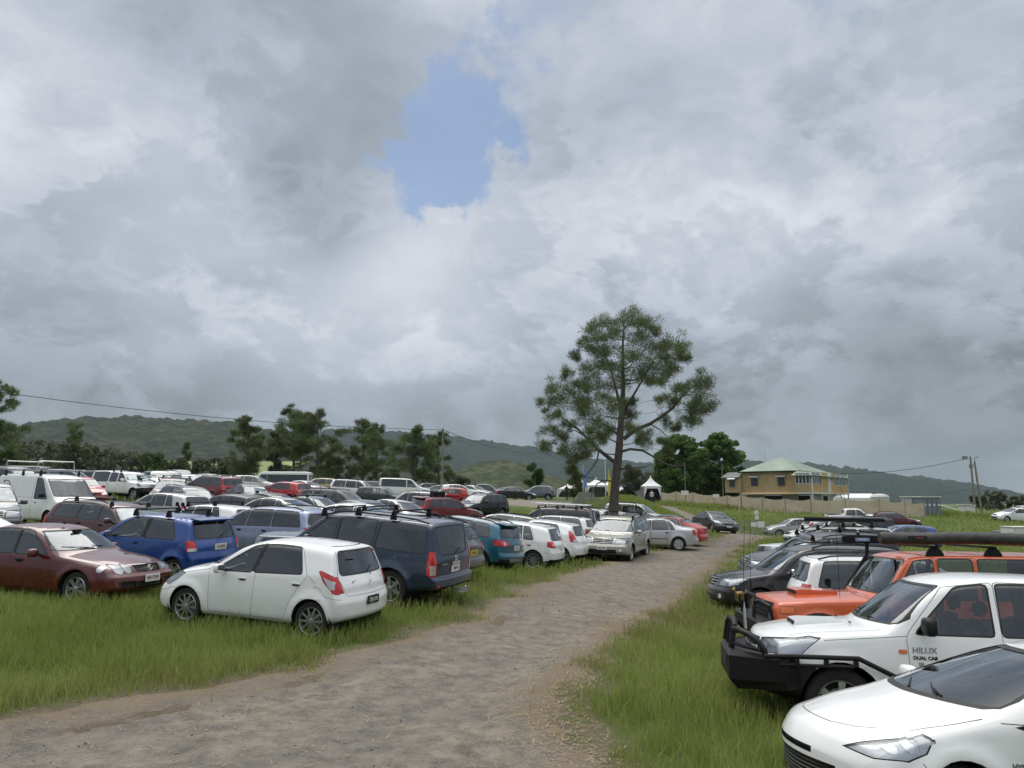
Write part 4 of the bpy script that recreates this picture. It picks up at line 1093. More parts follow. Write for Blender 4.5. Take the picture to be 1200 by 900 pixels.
# --- compact SUV (teal): short, clad arches, wrap lamps
top = [(0, .82), (.06, .93, .08), (.6, 1.01, .3), (1.05, 1.07, .10), (1.72, 1.53, .30), (2.3, 1.60, .5), (3.60, 1.56, .4), (3.86, 1.50, .10), (4.10, 1.10, .10), (4.17, 1.0)]
K = mk('suv_compact', 'suv', L=4.17, W=1.775, H=1.60, wb=2.50, fo=.83, R=.335, top=top, bot=[(0, .34), (.4, .26), (3.7, .28), (4.17, .40)], belt=[(0, .76), (.5, .92, .3), (1.2, 1.02, .3), (4.17, 1.10)],
   bow=[(0, .18), (.5, .12), (1.2, .13), (1.9, .07), (2.6, 0), (3.7, -.04), (4.17, -.14)], cowl=1.05, ws_top=1.72, roof_rear=3.84, rear_bot=4.08, pillars=[(1.30, 1.88), (2.12, 2.18), (2.94, 2.94), (3.62, 3.44)], win_door=[0, 1, None], dark_from=1, dark_rear=True, frame_h=.09,
   doors=[[(1.22, .36), (1.24, 1.02), (1.72, 1.47), (2.18, 1.52), (2.14, .36)], [(2.14, .36), (2.18, 1.52), (2.96, 1.51), (3.02, 1.10), (2.88, .68), (2.78, .36)]], clad=.055, side_windows=None,
   trim=[('side', [(.4, .2), (3.8, .2), (3.8, .40), (.4, .38)], 1), ('rear', [(-.95, .3), (.95, .3), (.95, .54), (-.95, .54)], 1), ('rear', [(-.40, .40), (.40, .40), (.46, .56), (-.46, .56)], 5)],
   lamps=[lampf([(.44, .74), (.88, .76), (.88, .94), (.48, .92)], [(.0, .76), (.32, .80), (.34, .94), (.08, .94)]),
          lampr([(.42, .92), (.95, .90), (.95, 1.08), (.50, 1.06)], [(4.17, .90), (4.17, 1.08), (3.80, 1.06), (3.86, .92)], [('reverse_lamp', 'rear', [(.60, .93), (.70, .93), (.70, 1.03), (.62, 1.03)], WHITEL)])],
   grilles=[dict(poly=[(-.42, .74), (.42, .74), (.42, .90), (-.42, .90)], bars=2), dict(poly=[(-.50, .38), (.50, .38), (.50, .52), (-.50, .52)])],
   tailgate=[(-.62, .58), (.62, .58), (.70, 1.06), (.60, 1.54), (-.60, 1.54), (-.70, 1.06)], plate_r=(0, .86), extras=[('roof_rail', rails(2.0, 3.7), 'black', [None]), ('roof_spoiler', lambda b, sh: b.prism([(sh.L/2-3.66, 1.555), (sh.L/2-3.98, 1.52), (sh.L/2-3.98, 1.49), (sh.L/2-3.72, 1.50)], -.60, .60, 'Y'), True, [None])], seams_side=[])
for k_ in ('windscreen', 'rear_window', 'mirror', 'cabin', 'belt_in', 'handle_z'): K.pop(k_, None)
auto(K)
# --- big square-backed 4WD wagon (navy)
top = [(0, .98), (.06, 1.08, .06), (.6, 1.13, .3), (1.20, 1.18, .08), (1.84, 1.68, .25), (2.4, 1.765, .5), (4.20, 1.77, .4), (4.55, 1.74, .08), (4.70, 1.15, .10), (4.74, 1.05)]
K = mk('bigwagon', 'suv', L=4.74, W=1.86, H=1.77, wb=2.85, fo=.88, R=.375, tyre_w=.25, top=top, tumble=.82, bot=[(0, .42), (.4, .34), (4.2, .36), (4.74, .46)], belt=[(0, .92), (.5, 1.03, .3), (1.2, 1.10, .3), (4.74, 1.12)],
   bow=[(0, .14), (.5, .10), (1.2, .10), (1.9, .06), (2.6, 0), (4.3, -.02), (4.74, -.07)], tail_dx=[(.3, -.03), (.45, .05), (.66, .05), (.70, -.02), (1.8, -.02)], cowl=1.20, ws_top=1.84, roof_rear=4.54, rear_bot=4.69, noser=.06,
   pillars=[(1.42, 1.98), (2.28, 2.30), (3.24, 3.30), (4.50, 4.44)], win_door=[0, 1, None], gap_p=.05, dark_from=1, dark_rear=True, frame_h=.10, clad=.075, clad_mi=0, swell=.05, nose_r=.07, rear_r=.10,
   doors=[[(1.34, .42), (1.36, 1.10), (1.84, 1.62), (2.32, 1.69), (2.30, .42)], [(2.30, .42), (2.32, 1.69), (3.26, 1.69), (3.24, 1.10), (3.18, .74), (3.10, .42)]],
   rear_window=[(-.62, 1.18), (-.50, 1.12), (.50, 1.12), (.62, 1.18), (.66, 1.66), (-.66, 1.66)], trim=[('rear', [(-.80, .46), (.80, .46), (.80, .50), (-.80, .50)], 1)],
   lamps=[lampf([(.46, .82), (.90, .82), (.90, 1.02), (.50, 1.02)], [(.0, .82), (.26, .84), (.28, 1.02), (.08, 1.02)]),
          lampr([(.74, .72), (.98, .72), (.98, 1.20), (.76, 1.20)], [(4.74, .72), (4.74, 1.20), (4.60, 1.20), (4.60, .74)], [('reverse_lamp', 'rear', [(.78, .75), (.90, .75), (.90, .94), (.78, .94)], WHITEL)]),
          dict(name='rear_fog_lamp', polys=[('rear', round_(.74, .52, .045, sx=1))], mat=REDL, subs=[])],
   grilles=[dict(poly=[(-.40, .80), (.40, .80), (.44, 1.02), (-.44, 1.02)], bars=3, chrome=True), dict(poly=[(-.50, .48), (.50, .48), (.50, .60), (-.50, .60)])],
   tailgate=[(-.72, .68), (.72, .68), (.74, 1.15), (.72, 1.73), (-.72, 1.73), (-.74, 1.15)], plate_f=(0, .62), plate_r=(0, .82), side_windows=None, seams_side=[],
   extras=[('roof_rail', lambda b, sh: rails(1.9, 4.4)(b, sh), 'black', [None])])
for k_ in ('windscreen', 'mirror', 'cabin', 'belt_in', 'handle_z'): K.pop(k_, None)
auto(K)
# --- old square 4WD (orange)
top = [(0, 1.02), (.05, 1.10, .05), (.6, 1.14, .3), (1.72, 1.18, .06), (2.20, 1.80, .14), (2.55, 1.86, .5), (4.45, 1.86, .4), (4.78, 1.82, .06), (4.86, 1.2, .10), (4.90, 1.1)]
K = mk('squarewagon', 'bigwagon', L=4.90, W=1.86, H=1.86, wb=2.97, fo=.76, R=.39, top=top, tumble=.84, flat=.0, bot=[(0, .55), (.4, .46), (4.4, .48), (4.9, .55)], belt=[(0, .96), (.5, 1.06, .3), (1.2, 1.12, .3), (4.9, 1.12)],
   bow=[(0, .08), (.5, .06), (1.72, .07), (1.9, .03), (2.6, 0), (4.9, -.05)], cowl=1.72, ws_top=2.20, roof_rear=4.77, rear_bot=4.85, pillars=[(1.93, 2.32), (2.66, 2.66), (3.28, 3.28), (4.70, 4.66)], dark_from=3, dark_rear=False, clad=.09, clad_mi=1,
   doors=[[(1.83, .52), (1.83, 1.12), (2.23, 1.72), (2.68, 1.78), (2.68, .52)], [(2.68, .52), (2.68, 1.78), (3.32, 1.78), (3.32, 1.12), (3.26, .80), (3.18, .52)]],
   rear_window=[(-.66, 1.18), (.66, 1.18), (.66, 1.70), (-.66, 1.70)], trim=[('rear', [(-.9, .46), (.9, .46), (.9, .66), (-.9, .66)], 1), ('front', [(-.9, .46), (.9, .46), (.9, .68), (-.9, .68)], 1), ('front', [(-.66, .72), (.66, .72), (.66, 1.04), (-.66, 1.04)], 1)],
   lamps=[dict(name='headlight', polys=[('front', round_(.62, .88, .10))], mat=LAMPSIL, lens=True, subs=[]), dict(name='indicator', polys=[('side', [(.05, .90), (.30, .90), (.30, 1.0), (.05, 1.0)])], mat=AMBER, subs=[]),
          lampr([(.78, .80), (.92, .80), (.92, 1.10), (.78, 1.10)])],
   grilles=[dict(poly=[(-.48, .74), (.48, .74), (.48, 1.0), (-.48, 1.0)], bars=4, bar_mat=BLACKP)], tailgate=None, mirror_size=(.10, .20, .18), mirror_mat='black',
   extras=[('hood_scoop', lambda b, sh: b.prism([(sh.L/2-.62, 1.13), (sh.L/2-.60, 1.21), (sh.L/2-.72, 1.225), (sh.L/2-1.28, 1.20), (sh.L/2-1.28, 1.16)], -.28, .28, 'Y'), True, [None]),
           ('scoop_mouth', lambda b, sh: b.box((sh.L/2-.603, 0, 1.175), (.012, .50, .05)), False, [GAP])])
for k_ in ('windscreen', 'mirror', 'cabin', 'belt_in', 'handle_z'): K.pop(k_, None)
auto(K)
# --- dual-cab ute
top = [(0, .90), (.06, 1.04, .08), (.6, 1.12, .4), (1.30, 1.17, .08), (1.98, 1.66, .25), (2.4, 1.735, .4), (3.30, 1.72, .3), (3.50, 1.66, .08), (3.70, 1.16, .03), (5.12, 1.14, .03), (5.20, 1.12)]
UTE = K = mk('ute', 'suv', L=5.20, W=1.80, H=1.735, wb=3.085, fo=.90, R=.37, tyre_w=.24, top=top, tumble=.80, bot=[(0, .44), (.4, .38), (4.8, .42), (5.2, .50)], belt=[(0, .86), (.5, 1.0, .3), (1.3, 1.09, .3), (5.2, 1.08)],
   bow=[(0, .22), (.5, .14), (1.3, .13), (2.0, .06), (2.8, 0), (5.2, -.02)], tail_dx=None, cowl=1.30, ws_top=1.98, roof_rear=3.48, rear_bot=3.68, pillars=[(1.62, 2.13), (2.50, 2.52), (3.40, 3.32)], win_door=[0, 1], gap_p=.05, frame_h=.095, clad=0, swell=.035, nose_r=.09, arch_gap=.07,
   doors=[[(1.50, .46), (1.50, 1.09), (2.00, 1.60), (2.54, 1.66), (2.52, .46)], [(2.52, .46), (2.54, 1.66), (3.42, 1.64), (3.52, 1.09), (3.42, .80), (3.30, .46)]],
   rear_window=[(-.60, 1.24), (.60, 1.24), (.58, 1.58), (-.58, 1.58)], rear_wiper=False, trim=[('front', [(-.95, .3), (.95, .3), (.95, .78), (-.95, .78)], 1), ('side', [(0, .3), (.52, .3), (.52, .74), (0, .78)], 1)],
   lamps=[dict(name='headlight', polys=[('front', [(.42, .82), (.90, .88), (.90, 1.04), (.46, .98)]), ('side', [(.03, .84), (.30, .84), (.60, 1.04), (.52, 1.05), (.05, .99)])], mat=LAMPSIL, lens=True, subs=[('indicator', 'side', [(.36, .87), (.60, 1.03), (.5, 1.04), (.36, 1.0)], WHITEL)]), lampr([(.78, .78), (.92, .78), (.92, 1.06), (.78, 1.06)], [(5.2, .78), (5.2, 1.06), (5.10, 1.06), (5.10, .78)])],
   grilles=[dict(poly=[(-.38, .78), (.38, .78), (.40, .97), (-.40, .97)], bars=3), dict(poly=[(-.50, .50), (.50, .50), (.50, .66), (-.50, .66)])],
   tailgate=[(-.70, .66), (.70, .66), (.70, 1.10), (-.70, 1.10)], plate_f=(0, .60), plate_r=(0, .55), side_windows=None, cabin=(1.25, 3.6), mirror_size=(.12, .25, .19), mirror_mat='black', mirror=(1.76, 1.21), handle_z=.98, handle_in=.16,
   seams_side=[[(3.62, .5), (3.62, 1.10)], [(1.50, 1.09), (.64, 1.02)]], seams_top=[[(.30, .68), (1.30, .74)]],
   extras=[('tray_bed', lambda b, sh: b.box((sh.L/2-4.42, 0, 1.137), (1.40, 1.48, .03)), False, [BLACKP])])
for k_ in ('windscreen', 'belt_in'): K.pop(k_, None)
auto(K)
# --- the same with a fibreglass canopy
top = [(0, .90), (.06, 1.04, .08), (.6, 1.12, .4), (1.30, 1.17, .08), (1.98, 1.66, .25), (2.4, 1.735, .4), (3.30, 1.74, .2), (3.60, 1.80, .2), (4.95, 1.78, .3), (5.10, 1.70, .06), (5.16, 1.12, .04), (5.20, 1.08)]
K = mk('ute_canopy', 'ute', top=top, roof_rear=5.08, rear_bot=5.15, H=1.79, pillars=[(1.62, 2.13), (2.50, 2.52), (3.38, 3.32), (4.98, 4.90)], win_door=[0, 1, None], gap_p=.07, side_windows=None, extras=[], rear_window=[(-.56, 1.22), (.56, 1.22), (.54, 1.62), (-.54, 1.62)], dark_from=2, dark_rear=True,
   seams_side=[[(3.56, .5), (3.56, 1.70)], [(3.56, 1.11), (5.1, 1.11)]], mirror_mat='paint')
K.pop('windscreen', None); auto(K)
# --- box van (white, short nose)
top = [(0, .70), (.06, .82, .06), (.45, .98, .2), (.72, 1.10, .12), (1.45, 1.84, .25), (1.9, 1.95, .4), (4.2, 1.97, .4), (4.55, 1.92, .08), (4.66, 1.1, .1), (4.70, 1.0)]
K = mk('van', 'suv', L=4.70, W=1.70, H=1.97, wb=2.43, fo=1.05, R=.315, top=top, tumble=.86, bot=[(0, .30), (.4, .26), (4.3, .30), (4.7, .36)], belt=[(0, .68), (.5, .92, .3), (.9, 1.02, .2), (4.7, 1.06)],
   bow=[(0, .14), (.5, .12), (1.2, .12), (1.9, .04), (2.6, 0), (4.7, -.04)], cowl=.74, ws_top=1.45, roof_rear=4.54, rear_bot=4.65, pillars=[(1.14, 1.62), (2.00, 2.00)], win_door=[0], frame_h=.14, clad=0, swell=.015,
   doors=[[(1.05, .34), (1.04, 1.0), (1.50, 1.76), (2.10, 1.86), (2.10, .34)]], side_windows=None, seams_side=[[(2.16, .4), (2.16, 1.84)], [(3.3, .4), (3.3, 1.84)], [(2.16, 1.1), (4.5, 1.1)]], ws_w=(.88, .93),
   rear_window=[(-.62, 1.15), (.62, 1.15), (.60, 1.75), (-.60, 1.75)],
   lamps=[lampf([(.50, .68), (.84, .68), (.84, .80), (.54, .80)], [(.0, .68), (.22, .70), (.22, .80), (.08, .80)]), lampr([(.76, .60), (.88, .60), (.88, 1.0), (.76, 1.0)])],
   grilles=[dict(poly=[(-.40, .66), (.40, .66), (.40, .76), (-.40, .76)], bars=2, bar_mat=BLACKP)], trim=[('front', [(-.9, .3), (.9, .3), (.9, .56), (-.9, .56)], 1), ('side', [(0, .3), (.72, .3), (.72, .56), (0, .56)], 1)], tailgate=[(-.72, .5), (.72, .5), (.74, 1.8), (-.74, 1.8)], plate_f=(0, .46), extras=[], mirror_mat='black', mirror=(1.3, 1.18))
for k_ in ('windscreen', 'cabin', 'belt_in', 'handle_z'): K.pop(k_, None)
auto(K)
# --- people-mover van
top = [(0, .74), (.06, .90, .06), (.6, 1.06, .2), (1.05, 1.14, .12), (1.85, 1.80, .25), (2.3, 1.90, .4), (4.6, 1.92, .4), (4.98, 1.86, .08), (5.10, 1.1, .1), (5.15, 1.0)]
K = mk('people_van', 'van', L=5.15, W=1.90, H=1.92, wb=3.2, fo=.95, R=.34, top=top, tumble=.82, bot=[(0, .30), (.4, .26), (4.7, .30), (5.15, .36)], belt=[(0, .72), (.6, .98, .3), (1.2, 1.06, .2), (5.15, 1.10)], cowl=1.05, ws_top=1.85, roof_rear=4.97, rear_bot=5.09,
   pillars=[(1.45, 2.0), (2.45, 2.45), (4.85, 4.78)], win_door=[0, None], gap_p=.06, doors=[[(1.36, .34), (1.34, 1.06), (1.88, 1.74), (2.45, 1.82), (2.45, .34)]], dark_from=1, dark_rear=True, trim=[], seams_side=[[(2.5, .4), (2.5, 1.84)], [(3.6, .4), (3.6, 1.84)]], side_windows=None, frame_h=.13,
   rear_window=[(-.70, 1.15), (.70, 1.15), (.68, 1.72), (-.68, 1.72)], mirror=(1.6, 1.22), mirror_mat='paint', lamps=[lampf([(.50, .74), (.92, .76), (.92, .92), (.54, .90)], [(.0, .74), (.3, .80), (.3, .92), (.08, .90)]), lampr([(.80, .78), (.96, .78), (.96, 1.2), (.80, 1.2)], [(5.15, .78), (5.15, 1.2), (5.0, 1.2), (5.0, .78)])])
for k_ in ('windscreen', 'cabin', 'belt_in', 'handle_z'): K.pop(k_, None)
auto(K)
# --- minibus
top = [(0, .9), (.05, 1.0, .05), (.30, 1.25, .10), (.75, 2.30, .25), (1.2, 2.55, .4), (6.5, 2.58, .4), (6.9, 2.50, .15), (6.98, 1.2, .1), (7.0, 1.1)]
K = mk('minibus', 'van', L=7.0, W=2.08, H=2.58, wb=3.95, fo=1.1, R=.38, top=top, tumble=.90, bot=[(0, .36), (7.0, .42)], belt=[(0, .9), (.5, 1.2, .2), (7, 1.25)], cowl=.32, ws_top=.76, roof_rear=6.88, rear_bot=6.97,
   bow=[(0, .10), (1.2, .06), (1.9, 0), (7, -.04)], pillars=[(.80, 1.1), (1.9, 1.9), (6.75, 6.70)], win_door=[0, None], dark_from=0, doors=[[(.70, .5), (.70, 1.3), (1.0, 2.2), (1.9, 2.3), (1.9, .5)]], flat_win=2.18, side_windows=None, seams_side=[], frame_h=.3, trim=[],
   rear_window=[(-.8, 1.4), (.8, 1.4), (.78, 2.2), (-.78, 2.2)], tailgate=None, mirror=(.5, 1.7), mirror_size=(.1, .2, .34), mirror_mat='black',
   lamps=[lampf([(.60, .75), (.98, .75), (.98, .95), (.60, .95)]), lampr([(.86, .7), (1.0, .7), (1.0, 1.1), (.86, 1.1)])], grilles=[dict(poly=[(-.40, .70), (.40, .70), (.40, .86), (-.40, .86)])])
for k_ in ('windscreen', 'cabin', 'belt_in', 'handle_z'): K.pop(k_, None)
auto(K)
# --- near hybrid hatch (bottom right): wedge nose, big swept lamp
top = [(0, .60), (.05, .71, .10), (.45, .83, .3), (.86, .925, .22), (1.98, 1.345, .45), (2.55, 1.41, .5), (3.5, 1.385, .4), (3.78, 1.34, .06), (3.94, 1.02, .08), (4.0, .92)]
K = mk('hybrid_hatch', 'hatch_small', L=4.0, W=1.695, H=1.41, wb=2.55, fo=.86, R=.30, top=top, cowl=.86, ws_top=1.96, roof_rear=3.74, rear_bot=3.93, tumble=.72, nose_r=.09,
   bot=[(0, .22), (.35, .17), (3.5, .21), (4.0, .32)], belt=[(0, .54), (.35, .73, .3), (.9, .85, .3), (1.3, .885, .4), (4.0, 1.0)], pillars=[(1.26, 2.07), (2.26, 2.32), (3.24, 3.02)],
   bow=[(0, .34), (.3, .26), (.6, .20), (.9, .17), (1.9, .10), (2.6, 0), (3.5, -.04), (3.8, -.10), (4.0, -.16)], nose_dx=[(.2, -.02), (.4, .0), (.55, 0), (.8, -.06)],
   doors=[[(1.36, .28), (1.32, .90), (2.0, 1.33), (2.32, 1.37), (2.28, .28)], [(2.28, .28), (2.32, 1.37), (3.10, 1.34), (3.40, 1.02), (3.10, .62), (3.0, .28)]],
   rear_window=[(-.60, 1.05), (.60, 1.05), (.50, 1.30), (-.50, 1.30)], ws_w=(.85, .86), trim=[('side', [(1.10, .862), (1.20, .835), (1.42, .80), (1.58, .80), (1.58, .90), (1.3, .90)], 1)], tailgate=None,
   lamps=[dict(name='headlight', polys=[('side', [(.0, .645), (.04, .69), (.27, .768), (.44, .78), (.47, .75), (.40, .665), (.25, .605), (.05, .62)]), ('front', [(.56, .625), (.75, .60), (.90, .62), (.90, .76), (.74, .73)])], mat=LAMPSIL, lens=True,
            subs=[('reflector_bowl', 'side', round_(.15, .675, .036, sx=1.2), CHROME), ('reflector_bowl', 'side', round_(.28, .695, .038, sx=1.1), CHROME), ('indicator', 'side', [(.35, .67), (.36, .765), (.44, .775), (.42, .70)], WHITEL)]),
          lampr([(.66, .76), (.90, .76), (.90, 1.04), (.70, 1.04)], [(4.0, .76), (4.0, 1.04), (3.80, 1.04), (3.84, .8)])],
   grilles=[dict(poly=[(-.62, .26), (.62, .26), (.52, .47), (-.52, .47)]), dict(poly=[(-.30, .52), (.30, .52), (.30, .545), (-.30, .545)])], plate_f=(0, .40),
   seams_side=[[(1.24, .88), (1.02, .88)], [(.36, .60), (.44, .50), (.50, .38)]], seams_top=[[(.13, 0), (.14, .28), (.20, .46), (.30, .58)], [(.42, .70), (.66, .74), (.92, .76)]], extras=[], side_windows=None, wiper_rev=False)
for k_ in ('windscreen', 'mirror', 'cabin', 'belt_in'): K.pop(k_, None)
auto(K)
# ================================================================== WHERE EVERY VEHICLE STANDS
KINDS['squarewagon_x'] = None; del KINDS['squarewagon_x']
C_ = dict(white=((.80, .815, .81), 0, .28), offwhite=((.62, .63, .60), 0, .3), maroon=((.085, .002, .005), 0, .25), darkred=((.17, .008, .012), .2, .3), red=((.42, .012, .012), 0, .3), brown=((.065, .010, .010), 0, .34), navy=((.014, .030, .066), .3, .36), blue=((.008, .055, .25), .2, .28),
          lavender=((.22, .265, .40), .4, .32), silver=((.42, .43, .42), .65, .34), warmsilver=((.40, .40, .36), .6, .36), grey=((.11, .115, .12), .5, .36), darkgrey=((.035, .038, .042), .4, .36), black=((.010, .011, .013), .1, .26), teal=((.006, .105, .165), .35, .3),
          orange=((.60, .105, .022), 0, .32), gold=((.42, .40, .20), .45, .34), bluegrey=((.13, .17, .21), .5, .35), brightsilver=((.52, .53, .54), .6, .3))
def pc(n): return paint(n, *C_[n])
